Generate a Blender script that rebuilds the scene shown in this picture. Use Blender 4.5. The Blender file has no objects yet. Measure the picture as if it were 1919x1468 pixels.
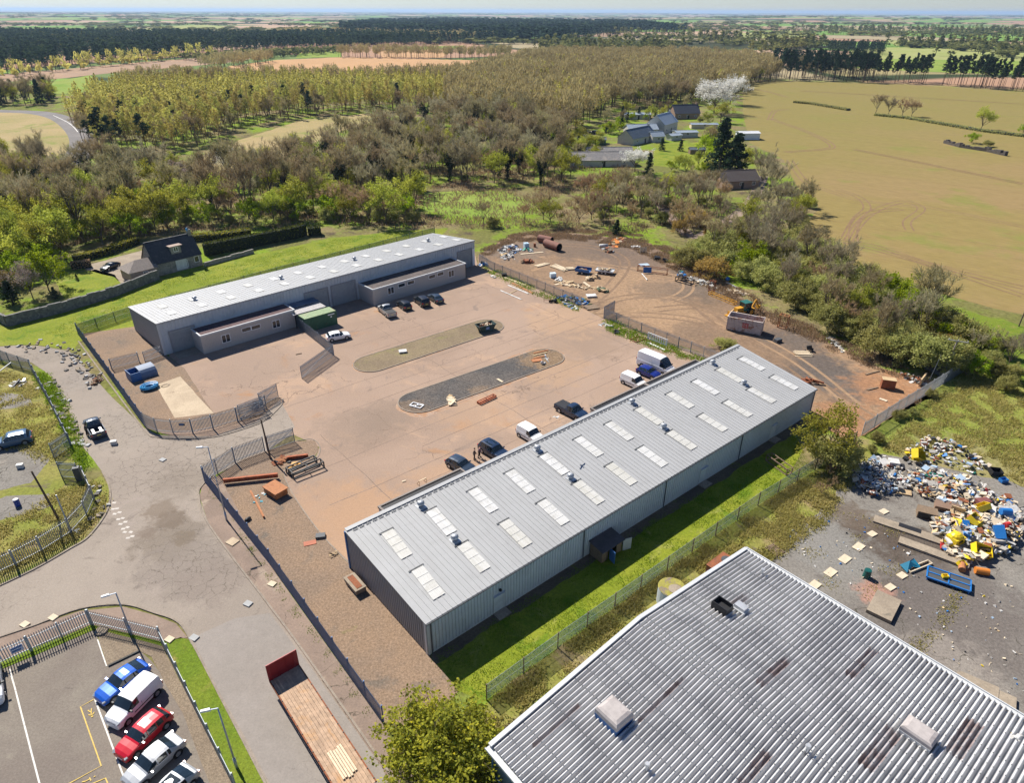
import bpy, math, random
import numpy as np
from mathutils import Vector, Matrix, noise
from mathutils.geometry import tessellate_polygon

S = bpy.context.scene
COL = S.collection
R = math.radians

# ------------------------------------------------------------------ camera
CAM_H, FOC, PW, PH = 50.0,1278.0,1919.0,1468.0
PITCH, ROLL = math.atan((734 - 20) / FOC), R(0.2)
cd = bpy.data.cameras.new("camera")
cd.sensor_fit = 'HORIZONTAL'; cd.sensor_width = 36.0; cd.lens = FOC / PW * 36.0
cd.clip_start = 0.5; cd.clip_end = 80000
cam = bpy.data.objects.new("camera", cd); COL.objects.link(cam)
cam.matrix_world = Matrix.Translation((0,0, CAM_H)) @ Matrix.Rotation(R(90) - PITCH, 4, 'X') @ Matrix.Rotation(ROLL, 4, 'Z')
S.camera = cam

# ------------------------------------------------------------------ sky, sun, exposure
SUN_AZ, SUN_EL = R(-41.0), R(46.0)
w = bpy.data.worlds.new("World"); S.world = w; w.use_nodes = True
nt = w.node_tree
sky = nt.nodes.new("ShaderNodeTexSky"); sky.sky_type = 'NISHITA'; sky.sun_disc = False
sky.sun_elevation = SUN_EL; sky.sun_rotation = SUN_AZ % (2 * math.pi)
sky.air_density = 1.0; sky.dust_density = 0.0; sky.ozone_density = 3.0; sky.altitude = 100
bg = nt.nodes["Background"]; bg.inputs[1].default_value = 0.053
tn = nt.nodes.new('ShaderNodeMix'); tn.data_type = 'RGBA'; tn.blend_type = 'MULTIPLY'; tn.inputs[0].default_value = 1; tn.inputs[7].default_value = (.88,.965,1.17,1)
nt.links.new(sky.outputs[0], tn.inputs[6]); nt.links.new(tn.outputs[2], bg.inputs[0])
sd = bpy.data.lights.new("sun", 'SUN'); sd.energy = 5.0; sd.angle = R(0.5); sd.color = (1.0,0.95,0.87)
sun = bpy.data.objects.new("sun", sd); COL.objects.link(sun)
sv = Vector((math.sin(SUN_AZ) * math.cos(SUN_EL), math.cos(SUN_AZ) * math.cos(SUN_EL), math.sin(SUN_EL)))
sun.rotation_euler = sv.to_track_quat('Z', 'Y').to_euler(); sun.location = sv * 300
S.view_settings.view_transform = 'Standard'; S.view_settings.look = 'None'
S.view_settings.gamma = 1; S.view_settings.exposure = 0.68
try:
    S.cycles.use_denoising = True
    S.cycles.max_bounces = 6; S.cycles.diffuse_bounces = 3; S.cycles.glossy_bounces = 2
    S.cycles.transmission_bounces = 3; S.cycles.transparent_max_bounces = 8
    S.cycles.volume_bounces = 0
    S.cycles.sample_clamp_indirect = 6
    S.cycles.use_adaptive_sampling = True; S.cycles.adaptive_threshold = 0.02
except Exception:
    pass

# ------------------------------------------------------------------ survey: photo pixel -> ground point
def ray(px, py):
    x = (px - PW / 2) / FOC; y = -(py - PH / 2) / FOC
    c, s = math.cos(ROLL), math.sin(ROLL)
    x, y = c * x - s * y, s * x + c * y
    cp, sp = math.cos(PITCH), math.sin(PITCH)
    return Vector((x, cp + y * sp, -sp + y * cp))
def g(px, py, z=0.0):
    d = ray(px, py); t = (z - CAM_H) / d.z
    return Vector((d.x * t, d.y * t, z))
def hgt(bx, by, ty):          # height of a thing from base pixel and the pixel row of its top
    b = g(bx, by); lo, hi = 0.0,60.0
    for _ in range(40):
        m = (lo + hi) / 2
        if g(bx, ty, m).y > b.y: lo = m
        else: hi = m
    return lo
AZU = R(49.9)
U = Vector((math.sin(AZU), math.cos(AZU),0)); V = Vector((-U.y, U.x, 0))
O = g(803,1228)
ROTU = math.atan2(U.y, U.x)    # object x axis along U, y along V
def A(a, b, z=0.0): return O + U * a + V * b + Vector((0,0, z))
def ab(px, py, z=0.0):
    p = g(px, py, z) - O
    return p.dot(U), p.dot(V)
def head(p0, p1): d = p1 - p0; return math.atan2(d.y, d.x)

# ------------------------------------------------------------------ object helpers
def tag(o, label=None, cat=None, group=None, kind=None):
    if label: o['label'] = label
    if cat: o['category'] = cat
    if group: o['group'] = group
    if kind: o['kind'] = kind
    return o
def thing(name, label, cat, loc=(0,0,0), rz=0.0, group=None):
    o = bpy.data.objects.new(name, None); COL.objects.link(o)
    o.location = loc; o.rotation_euler = (0,0, rz); o.empty_display_size = 0.2
    return tag(o, label, cat, group)
def kids(o): return [c for c in o.children]
def copy_tree(o, parent=None, skip=()):
    c = o.copy(); COL.objects.link(c); c.parent = parent
    for ch in kids(o): copy_tree(ch, c)
    return c

class MB:
    def __init__(s): s.v = []; s.f = []; s.m = []
    def add(s, vs, fs, m=0):
        k = len(s.v); s.v.extend([tuple(p) for p in vs])
        for f in fs: s.f.append(tuple(i + k for i in f)); s.m.append(m)
        return s
    def box0(s, x0, y0, z0, x1, y1, z1, m=0):
        return s.add([(x0, y0, z0),(x1, y0, z0),(x1, y1, z0),(x0, y1, z0),(x0, y0, z1),(x1, y0, z1),(x1, y1, z1),(x0, y1, z1)],
                     [(3,2,1,0),(4,5,6,7),(0,1,5,4),(1,2,6,5),(2,3,7,6),(3,0,4,7)], m)
    def box(s, c, sz, rz=0.0, m=0, rx=0.0, ry=0.0):
        M = Matrix.Translation(c) @ Matrix.Rotation(rz, 4, 'Z') @ Matrix.Rotation(ry, 4, 'Y') @ Matrix.Rotation(rx, 4, 'X')
        hx, hy, hz = sz[0] / 2, sz[1] / 2, sz[2] / 2
        vs = [M @ Vector(p) for p in ((-hx, -hy, -hz),(hx, -hy, -hz),(hx, hy, -hz),(-hx, hy, -hz),(-hx, -hy, hz),(hx, -hy, hz),(hx, hy, hz),(-hx, hy, hz))]
        return s.add(vs, [(3,2,1,0),(4,5,6,7),(0,1,5,4),(1,2,6,5),(2,3,7,6),(3,0,4,7)], m)
    def beam(s, p0, p1, w, h, m=0):
        p0, p1 = Vector(p0), Vector(p1); d = p1 - p0; L = d.length
        if L < 1e-6: return s
        d /= L; up = Vector((0,0,1)) if abs(d.z) < 0.95 else Vector((1,0,0))
        sx = d.cross(up).normalized(); uz = sx.cross(d)
        vs = [p + sx * (w / 2 * i) + uz * (h / 2 * j) for p in (p0, p1) for i, j in ((-1,-1),(1,-1),(1,1),(-1,1))]
        return s.add(vs, [(0,1,2,3),(7,6,5,4),(0,4,5,1),(1,5,6,2),(2,6,7,3),(3,7,4,0)], m)
    def tube(s, p0, p1, r0, r1=None, n=8, m=0, cap=True):
        r1 = r0 if r1 is None else r1
        p0, p1 = Vector(p0), Vector(p1); d = (p1 - p0)
        if d.length < 1e-6: return s
        d.normalize(); up = Vector((0,0,1)) if abs(d.z) < 0.95 else Vector((1,0,0))
        sx = d.cross(up).normalized(); sy = sx.cross(d)
        vs = []
        for p, r in ((p0, r0),(p1, r1)):
            for i in range(n):
                t = 2 * math.pi * i / n; vs.append(p + sx * (r * math.cos(t)) + sy * (r * math.sin(t)))
        fs = [(i, (i + 1) % n, n + (i + 1) % n, n + i) for i in range(n)]
        if cap: fs += [tuple(range(n))[::-1], tuple(range(n, 2 * n))]
        return s.add(vs, fs, m)
    def prism(s, pts, z0, z1, m=0):
        n = len(pts)
        if sum(pts[i][0] * pts[(i + 1) % n][1] - pts[(i + 1) % n][0] * pts[i][1] for i in range(n)) < 0: pts = pts[::-1]
        vs = [(p[0], p[1], z0) for p in pts] + [(p[0], p[1], z1) for p in pts]
        return s.add(vs, [tuple(range(n))[::-1], tuple(range(n, 2 * n))] + [(i, (i + 1) % n, n + (i + 1) % n, n + i) for i in range(n)], m)
    def ball(s, c, r, m=0, nu=10, nv=6, sq=(1,1,1)):
        vs = []
        for j in range(nv + 1):
            t = math.pi * j / nv
            for i in range(nu):
                a = 2 * math.pi * i / nu
                vs.append((c[0] + r * sq[0] * math.sin(t) * math.cos(a), c[1] + r * sq[1] * math.sin(t) * math.sin(a), c[2] + r * sq[2] * math.cos(t)))
        fs = [(j * nu + i, (j + 1) * nu + i, (j + 1) * nu + (i + 1) % nu, j * nu + (i + 1) % nu) for j in range(nv) for i in range(nu)]
        return s.add(vs, fs, m)
    def mesh(s, name, mats, smooth=False):
        me = bpy.data.meshes.new(name); me.from_pydata(s.v, [], s.f)
        for m in (mats if isinstance(mats, (list, tuple)) else [mats]): me.materials.append(m)
        if s.m and max(s.m) > 0: me.polygons.foreach_set("material_index", s.m)
        if smooth: me.polygons.foreach_set("use_smooth", [True] * len(s.f))
        me.update(); return me
def obj(name, mb, mats, parent=None, smooth=False, loc=None, rz=None):
    o = bpy.data.objects.new(name, mb.mesh(name, mats, smooth) if isinstance(mb, MB) else mb); COL.objects.link(o)
    if parent: o.parent = parent
    if loc is not None: o.location = loc
    if rz is not None: o.rotation_euler = (0,0, rz)
    return o
def single(name, label, cat, mb, mats, loc=(0,0,0), rz=0.0, group=None, smooth=False):
    return tag(obj(name, mb, mats, None, smooth, loc, rz), label, cat, group)

# ------------------------------------------------------------------ material helpers
class NB:
    def __init__(s, name):
        s.mat = bpy.data.materials.new(name); s.mat.use_nodes = True
        s.t = s.mat.node_tree; s.b = s.t.nodes["Principled BSDF"]; s.out = s.t.nodes["Material Output"]
        s.geo = None; s.tc = None
    def n(s, typ, **kw):
        x = s.t.nodes.new(typ)
        for k, v in kw.items(): setattr(x, k, v)
        return x
    def link(s, a, b): s.t.links.new(a, b)
    def setv(s, sock, v):
        if hasattr(v, 'is_linked') or isinstance(v, bpy.types.NodeSocket): s.link(v, sock)
        else:
            if isinstance(v, (tuple, list)) and len(v) == 3 and sock.type == 'RGBA': v = (*v, 1)
            sock.default_value = v
    def pos(s):
        if not s.geo: s.geo = s.n("ShaderNodeNewGeometry")
        return s.geo.outputs["Position"]
    def oc(s):
        if not s.tc: s.tc = s.n("ShaderNodeTexCoord")
        return s.tc.outputs["Object"]
    def mapv(s, vec, scale=(1,1,1), rot=(0,0,0), loc=(0,0,0)):
        m = s.n("ShaderNodeMapping"); s.link(vec, m.inputs[0])
        m.inputs["Scale"].default_value = scale; m.inputs["Rotation"].default_value = rot; m.inputs["Location"].default_value = loc
        return m.outputs[0]
    def noise(s, vec, scale, detail=4, rough=0.55, dist=0.0):
        x = s.n("ShaderNodeTexNoise"); s.link(vec, x.inputs["Vector"])
        x.inputs["Scale"].default_value = scale; x.inputs["Detail"].default_value = detail
        x.inputs["Roughness"].default_value = rough; x.inputs["Distortion"].default_value = dist
        return x.outputs["Fac"]
    def step(s, v, lo, hi):
        x = s.n("ShaderNodeMapRange"); x.interpolation_type = 'SMOOTHSTEP'; s.setv(x.inputs[0], v)
        x.inputs[1].default_value = lo; x.inputs[2].default_value = hi; x.clamp = True
        return x.outputs[0]
    def math(s, op, a, b=0.0):
        x = s.n("ShaderNodeMath", operation=op); s.setv(x.inputs[0], a); s.setv(x.inputs[1], b); return x.outputs[0]
    def mix(s, f, a, b, blend='MIX'):
        x = s.n("ShaderNodeMix", data_type='RGBA', blend_type=blend)
        s.setv(x.inputs[0], f); s.setv(x.inputs[6], a); s.setv(x.inputs[7], b); return x.outputs[2]
    def ramp(s, v, stops):
        x = s.n("ShaderNodeValToRGB"); s.link(v, x.inputs[0]); e = x.color_ramp.elements
        while len(e) < len(stops): e.new(0.5)
        for k, (p, c) in enumerate(stops): e[k].position = p; e[k].color = (*c, 1)
        return x.outputs[0]
    def vor(s, vec, scale, feature='F1', rnd=1.0):
        x = s.n("ShaderNodeTexVoronoi", feature=feature); s.link(vec, x.inputs["Vector"])
        x.inputs["Scale"].default_value = scale; x.inputs["Randomness"].default_value = rnd
        return x
    def grain(s, col, vec, scale=8, lo=0.75, hi=1.25, detail=5):
        f = s.noise(vec, scale, detail, 0.7)
        mr = s.n("ShaderNodeMapRange"); s.link(f, mr.inputs[0]); mr.inputs[1].default_value = 0.3; mr.inputs[2].default_value = 0.7
        mr.inputs[3].default_value = lo; mr.inputs[4].default_value = hi
        cmb = s.n("ShaderNodeCombineColor")
        for i in range(3): s.link(mr.outputs[0], cmb.inputs[i])
        return s.mix(1.0, col, cmb.outputs[0], 'MULTIPLY')
    def bump(s, h, strength=0.4, dist=0.05):
        x = s.n("ShaderNodeBump"); s.link(h, x.inputs["Height"]); x.inputs["Strength"].default_value = strength; x.inputs["Distance"].default_value = dist
        s.link(x.outputs[0], s.b.inputs["Normal"])
    def done(s, col, rough=0.9, metal=0.0, spec=0.3):
        s.setv(s.b.inputs["Base Color"], col); s.setv(s.b.inputs["Roughness"], rough)
        s.b.inputs["Metallic"].default_value = metal; s.b.inputs["Specular IOR Level"].default_value = spec
        return s.mat

def spot_mask(k, p, px_, py_, r_):      # a stain with a ragged edge, centred on a ground point
    q = g(px_, py_); d = k.n("ShaderNodeVectorMath", operation='DISTANCE'); k.link(p, d.inputs[0]); d.inputs[1].default_value = q
    v = k.math('ADD', k.math('DIVIDE', d.outputs["Value"], r_), k.math('MULTIPLY', k.math('SUBTRACT', k.noise(p, 1.6 / r_ ** .7,6,.65,.5),.5),2.2))
    return k.math('SUBTRACT', 1.0, k.step(v, .55,1.15))
def ground_mat(name, base, alt, scale=0.06, patches=(), grain=(7,0.78,1.22), rough=0.95, cracks=None, bumpd=0.04, dist=0.5, fine=None, spots=()):
    k = NB(name); p = k.pos()
    c = k.mix(k.step(k.noise(p, scale, 5,0.6, dist),0.36,0.64), base, alt)
    for i, (col, sc, lo, hi) in enumerate(patches):
        c = k.mix(k.step(k.noise(k.mapv(p, loc=(37.0 * (i + 1),11.0 * i, i * 5.0)), sc, 6,0.65,0.8), lo, hi), c, col)
    for (px_, py_, r_, col_, st_) in spots: c = k.mix(k.math('MULTIPLY', spot_mask(k, p, px_, py_, r_), abs(st_)), c, col_)
    if cracks:
        sc, wdt, col, msc = cracks
        wv = k.n("ShaderNodeVectorMath", operation='ADD'); nz = k.n("ShaderNodeTexNoise"); k.link(p, nz.inputs["Vector"]); nz.inputs["Scale"].default_value = sc * 1.7; nz.inputs["Detail"].default_value = 5
        sc2 = k.n("ShaderNodeVectorMath", operation='SCALE'); k.link(nz.outputs["Color"], sc2.inputs[0]); sc2.inputs["Scale"].default_value = 0.9 / sc
        k.link(p, wv.inputs[0]); k.link(sc2.outputs[0], wv.inputs[1])
        d = k.vor(wv.outputs[0], sc, 'DISTANCE_TO_EDGE').outputs["Distance"]
        m = k.math('SUBTRACT', 1.0, k.step(d, wdt * 0.35, wdt))
        cm_ = k.step(k.noise(p, msc, 4,0.6),0.46,0.62)
        for (px_, py_, r_, col_, st_) in spots:
            if st_ < 0: cm_ = k.math('MAXIMUM', cm_, spot_mask(k, p, px_, py_, r_))
        c = k.mix(k.math('MULTIPLY', m, cm_), c, col)
    c = k.grain(c, p, *grain[:3])
    if fine: c = k.grain(c, p, *fine)
    k.bump(k.noise(p, grain[0],5,0.7),0.5, bumpd)
    return k.done(c, rough, 0,0.15)
def paint(name, col, rough=0.45, metal=0.0, var=0.12, dirt=None, scale=1.5, spec=0.4, coat=0.0):
    k = NB(name); p = k.oc()
    c = k.grain(col, p, scale, 1 - var, 1 + var, 4)
    if dirt: c = k.mix(k.step(k.noise(p, dirt[1],6,0.7,0.6), dirt[2], dirt[3]), c, dirt[0])
    k.done(c, rough, metal, spec)
    if coat: k.b.inputs["Coat Weight"].default_value = coat; k.b.inputs["Coat Roughness"].default_value = 0.053
    return k.mat
def leafmat(name, stops, trans=0.35, hue=0.04, vr=0.35):
    k = NB(name)
    at = k.n("ShaderNodeAttribute", attribute_name="var"); oi = k.n("ShaderNodeObjectInfo")
    f = k.math('ADD', k.math('MULTIPLY', at.outputs["Fac"],0.8), k.math('MULTIPLY', oi.outputs["Random"],0.2))
    c = k.ramp(f, stops)
    h = k.n("ShaderNodeHueSaturation"); k.link(c, h.inputs["Color"])
    mr = k.n("ShaderNodeMapRange"); k.link(oi.outputs["Random"], mr.inputs[0]); mr.inputs[3].default_value = 0.5 - hue; mr.inputs[4].default_value = 0.5 + hue; k.link(mr.outputs[0], h.inputs["Hue"])
    m2 = k.n("ShaderNodeMapRange"); k.link(k.math('FRACT', k.math('MULTIPLY', oi.outputs["Random"],7.31)), m2.inputs[0]); m2.inputs[3].default_value = 1 - vr; m2.inputs[4].default_value = 1 + vr * 0.8; k.link(m2.outputs[0], h.inputs["Value"])
    d = k.n("ShaderNodeBsdfDiffuse"); k.link(h.outputs[0], d.inputs[0])
    if trans > 0:
        t = k.n("ShaderNodeBsdfTranslucent"); k.link(h.outputs[0], t.inputs[0])
        mx = k.n("ShaderNodeMixShader"); mx.inputs[0].default_value = trans; k.link(d.outputs[0], mx.inputs[1]); k.link(t.outputs[0], mx.inputs[2])
        k.link(mx.outputs[0], k.out.inputs[0])
    else: k.link(d.outputs[0], k.out.inputs[0])
    k.t.nodes.remove(k.b)
    return k.mat
# ------------------------------------------------------------------ ground sheets
def jag(pts, step, amp, rng, smooth=False):
    out = []; n = len(pts)
    if smooth:
        q = []
        for i in range(n):
            p0, p1, p2, p3 = pts[i - 1], pts[i], pts[(i + 1) % n], pts[(i + 2) % n]
            for t in (0,0.25,0.5,0.75):
                q.append(0.5 * ((2 * p1) + (p2 - p0) * t + (2 * p0 - 5 * p1 + 4 * p2 - p3) * t * t + (3 * p1 - p0 - 3 * p2 + p3) * t ** 3))
        pts = q; n = len(pts)
    for i in range(n):
        a, b = pts[i], pts[(i + 1) % n]; L = (b - a).length; k = max(1, int(L / step))
        for j in range(k):
            p = a.lerp(b, j / k)
            s1 = noise.noise_vector(Vector((p.x * 0.35, p.y * 0.35,3.1))); s2 = noise.noise_vector(Vector((p.x * 1.7, p.y * 1.7,8.7)))
            out.append(Vector((p.x + amp * (s1.x + 0.5 * s2.x), p.y + amp * (s1.y + 0.5 * s2.y), p.z)))
    return out
def sheet(name, pxs, lvl, m, amp=0.0, step=0.8, smooth=False, zz=None, kind='structure', world=None):
    z = 0.004 * lvl if zz is None else zz
    pts = world if world else [g(x, y) for x, y in pxs]
    pts = jag([Vector((p.x, p.y, 0)) for p in pts], step, amp, None, smooth) if amp or smooth else [Vector((p.x, p.y, 0)) for p in pts]
    tris = tessellate_polygon([pts])
    me = bpy.data.meshes.new(name)
    fs = []
    for t in tris:
        a, b, c = (pts[i] for i in t)
        fs.append(tuple(t) if (b - a).cross(c - a).z > 0 else tuple(t)[::-1])
    me.from_pydata([(p.x, p.y, z) for p in pts],[], fs); me.materials.append(m)
    o = bpy.data.objects.new(name, me); COL.objects.link(o); o['kind'] = kind
    return o
def strip(name, pxs, wd, lvl, m, closed=False, hgt_=None, kind='structure', world=False):
    pts = pxs if world else [g(x, y) for x, y in pxs]; n = len(pts); mb = MB(); z = 0.004 * lvl
    L, Rr = [],[]
    for i in range(n):
        a = pts[i - 1] if (i or closed) else pts[i]; b = pts[(i + 1) % n] if (i < n - 1 or closed) else pts[i]
        d = (b - a); d.z = 0; d.normalize(); nn = Vector((-d.y, d.x, 0)) * wd / 2
        L.append(pts[i] + nn); Rr.append(pts[i] - nn)
    for i in range(n if closed else n - 1):
        j = (i + 1) % n
        if hgt_:
            h = hgt_
            vs = [Rr[i], Rr[j], L[j], L[i]]
            mb.add([(p.x, p.y, z * 0) for p in vs] + [(p.x, p.y, h) for p in vs],[(4,5,6,7),(0,1,5,4),(2,3,7,6)],0)
        else: mb.add([(p.x, p.y, z) for p in (Rr[i], Rr[j], L[j], L[i])],[(0,1,2,3)],0)
    o = obj(name, mb, m); o['kind'] = kind; return o
def crv(pts, k=6):
    out = []; n = len(pts)
    for i in range(n - 1):
        p0, p1, p2, p3 = pts[max(i - 1,0)], pts[i], pts[i + 1], pts[min(i + 2, n - 1)]
        for j in range(k):
            t = j / k
            out.append(tuple(0.5 * (2 * p1[q] + (p2[q] - p0[q]) * t + (2 * p0[q] - 5 * p1[q] + 4 * p2[q] - p3[q]) * t * t + (3 * p1[q] - p0[q] - 3 * p2[q] + p3[q]) * t ** 3) for q in (0,1)))
    out.append(tuple(pts[-1])); return out

# base terrain: scrub near, a patchwork of fields far away
def terrain_mat():
    k = NB("countryside"); p = k.pos()
    near = k.mix(k.step(k.noise(p, 0.03,6,0.65,0.6),0.4,0.62),(0.15,0.15,0.045),(0.22,0.17,0.09))
    near = k.mix(k.step(k.noise(k.mapv(p, loc=(90,3,0)),0.15,6,0.7),0.52,0.66), near, (0.10,0.075,0.05))
    near = k.mix(k.step(k.noise(k.mapv(p, loc=(10,73,0)),0.06,5,0.7),0.46,0.60), near, (0.17,0.24,0.025))
    near = k.grain(near, p, 1.3,0.6,1.35)
    nz = k.n("ShaderNodeTexNoise"); k.link(p, nz.inputs["Vector"]); nz.inputs["Scale"].default_value = 0.0016; nz.inputs["Detail"].default_value = 3
    sc = k.n("ShaderNodeVectorMath", operation='SCALE'); k.link(nz.outputs["Color"], sc.inputs[0]); sc.inputs["Scale"].default_value = 380
    av = k.n("ShaderNodeVectorMath", operation='ADD'); k.link(p, av.inputs[0]); k.link(sc.outputs[0], av.inputs[1])
    v2 = k.mapv(av.outputs[0], scale=(1,0.8,0.0), rot=(0,0,0.3))
    vo = k.vor(v2,1 / 330.0)
    sep = k.n("ShaderNodeSeparateColor"); k.link(vo.outputs["Color"], sep.inputs[0])
    far = k.ramp(sep.outputs[0],[(0.0,(0.36,0.22,0.14)),(0.16,(0.16,0.27,0.055)),(0.34,(0.33,0.27,0.16)),(0.52,(0.19,0.30,0.06)),(0.68,(0.42,0.29,0.19)),(0.84,(0.14,0.19,0.06)),(0.95,(0.30,0.25,0.12))])
    k.t.nodes[far.node.name].color_ramp.interpolation = 'CONSTANT'
    ed = k.vor(v2,1 / 330.0, 'DISTANCE_TO_EDGE').outputs["Distance"]
    far = k.mix(k.math('SUBTRACT', 1.0, k.step(ed, 0.01,0.03)), far, (0.045,0.06,0.025))
    wood = k.step(k.noise(k.mapv(p, scale=(0.5,1,1)),0.0011,4,0.6),0.54,0.57)
    far = k.mix(wood, far, (0.05,0.055,0.025))
    ln = k.n("ShaderNodeVectorMath", operation='LENGTH'); k.link(p, ln.inputs[0])
    c = k.mix(k.step(ln.outputs["Value"],640,700), near, far)
    return k.done(c, 1.0,0,0.05)
MT = terrain_mat()
ys = [-260] + [y for y in np.concatenate([np.linspace(-100,900,21), np.geomspace(1000,42000,90)])]
xs_u = np.sinh(np.linspace(-5.2,5.2,121)) / math.sinh(5.2)
vs, fs = [],[]
for y in ys:
    hw = max(900, abs(y) * 1.15 + 600)
    for xu in np.linspace(-1,1,101):
        x = xu * hw; d = math.hypot(x, y); t = min(1, max(0,(d - 1800) / 5000)); t = t * t * (3 - 2 * t)
        h = 0.0
        if t > 0:
            h = t * (16 * noise.noise(Vector((x * 0.0006, y * 0.0006,1.0))) + 26 * noise.noise(Vector((x * 0.00022, y * 0.00018,4.0))) - 8)
            if x < 0: h += 22 * t * math.exp(-((y - 7500) / 3500) ** 2) * min(1,-x / 2500)
            h = max(h, -14)
        vs.append((x, y, h))
nc = 101
for j in range(len(ys) - 1):
    for i in range(nc - 1):
        fs.append((j * nc + i, j * nc + i + 1,(j + 1) * nc + i + 1,(j + 1) * nc + i))
me = bpy.data.meshes.new("ground"); me.from_pydata(vs, [], fs); me.materials.append(MT)
me.polygons.foreach_set("use_smooth", [True] * len(fs))
gr = bpy.data.objects.new("ground", me); COL.objects.link(gr); gr['kind'] = 'structure'

# ---- surface materials
M_yard = ground_mat("yard_tarmac", (0.335,0.24,0.178),(0.29,0.207,0.153),0.05,
                    patches=[((0.395,0.27,0.185),0.09,0.52,0.66),((0.225,0.17,0.135),0.22,0.58,0.72),((0.34,0.20,0.115),0.13,0.60,0.72)], grain=(5,0.86,1.14), cracks=(0.16,0.011,(0.19,0.135,0.10),0.07), bumpd=0.015, spots=[(1030,690,7,(.38,.25,.155),.6),(900,770,7,(.38,.25,.16),.5),(700,985,8,(.385,.24,.145),.7),(620,950,6,(.37,.235,.145),.6),(860,900,6,(.38,.245,.155),.6),(670,800,6,(.22,.165,.125),.5),(720,780,5,(.22,.165,.125),.5),(780,650,9,(.29,.205,.15),.5),(1090,640,9,(.255,.18,.125),.5),(1060,600,8,(.40,.265,.165),.6),(470,690,8,(.28,.205,.155),.6),(830,540,6,(.27,.195,.145),.6)])
M_road = ground_mat("road_tarmac", (0.305,0.257,0.21),(0.262,0.22,0.18),0.07,
                    patches=[((0.30,0.25,0.21),0.16,0.55,0.7),((0.17,0.14,0.115),0.3,0.60,0.72)], grain=(6,0.86,1.14), cracks=(0.75,0.026,(0.15,0.124,0.10),0.035), bumpd=0.015, spots=[(318,1010,4.0,(.19,.155,.12),-.75),(350,1060,5.5,(.215,.18,.15),-.7),(300,955,2.0,(.17,.13,.095),.7),(322,975,1.8,(.15,.115,.085),.75),(345,1010,1.4,(.16,.125,.09),.7),(275,1000,1.2,(.17,.13,.1),.6),(400,1085,4,(.22,.18,.15),-.6),(290,880,7,(.27,.225,.185),-.4),(340,900,4,(.20,.165,.13),.5),(190,700,7,(.25,.22,.19),-.5),(235,800,6,(.255,.22,.185),-.5),(90,660,6,(.24,.205,.165),-.6)])
M_pave = ground_mat("pavement_tarmac", (0.27,0.20,0.155),(0.22,0.165,0.13),0.2, patches=[((0.33,0.26,0.2),0.25,0.56,0.68)], cracks=(0.4,0.02,(0.1,0.08,0.06),0.1), grain=(6,0.85,1.15), bumpd=0.015)
M_kerb = ground_mat("kerb_concrete", (0.30,0.25,0.20),(0.24,0.2,0.16),1.2, grain=(9,0.8,1.2))
M_gravel = ground_mat("brown_gravel", (0.215,0.155,0.11),(0.255,0.175,0.115),0.14, patches=[((0.15,0.125,0.10),0.25,0.55,0.7),((0.17,0.17,0.05),0.12,0.62,0.72)], grain=(5,0.62,1.38), bumpd=0.06, fine=(16,0.75,1.25))
M_gravel2 = ground_mat("pale_gravel", (0.235,0.185,0.13),(0.2,0.155,0.11),0.2, grain=(7,0.6,1.4), bumpd=0.05, fine=(18,0.75,1.25))
M_isl = ground_mat("dry_island_gravel", (0.225,0.175,0.105),(0.19,0.145,0.095),0.18, patches=[((0.2,0.185,0.07),0.2,0.55,0.7)], grain=(5,0.65,1.35), bumpd=0.05)
M_char = ground_mat("dark_planings", (0.075,0.07,0.066),(0.105,0.09,0.078),0.2, patches=[((0.19,0.13,0.085),0.12,0.66,0.74)], grain=(4,0.45,1.7), bumpd=0.08, fine=(12,0.6,1.5), spots=[(1020,672,4.5,(.20,.135,.08),.9),(775,765,2.5,(.17,.12,.08),.6),(900,735,2,(.2,.14,.09),.6)])
M_lawn = ground_mat("mown_lawn", (0.16,0.198,0.014),(0.215,0.232,0.024),0.1, patches=[((0.105,0.165,0.010),0.25,0.50,0.66),((0.25,0.25,0.06),0.45,0.56,0.72),((.15,.12,.05),.7,.66,.74)], grain=(3.0,0.7,1.3), bumpd=0.08, fine=(11,0.75,1.25))
M_rough = ground_mat("rough_grass", (0.24,0.215,0.06),(0.185,0.20,0.035),0.1, patches=[((0.27,0.205,0.10),0.16,0.52,0.66),((0.14,0.115,0.07),0.25,0.58,0.7)], grain=(2.5,0.65,1.3), bumpd=0.1, fine=(8,0.75,1.25), spots=[(1720,800,12,(.17,.215,.03),.8),(1850,780,14,(.2,.225,.04),.7),(1800,870,8,(.27,.22,.11),.7),(40,800,8,(.26,.25,.05),.6)])
M_tan = ground_mat("dry_grass", (0.34,0.255,0.12),(0.26,0.22,0.08),0.03, patches=[((0.20,0.21,0.05),0.05,0.55,0.66)], grain=(1.2,0.75,1.25), bumpd=0.1)
M_verge = ground_mat("verge_grass", (0.115,0.17,0.015),(0.15,0.19,0.02),0.3, patches=[((0.24,0.2,0.06),0.35,0.56,0.7)], grain=(4,0.7,1.3), bumpd=0.08, fine=(12,0.7,1.3))
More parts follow.
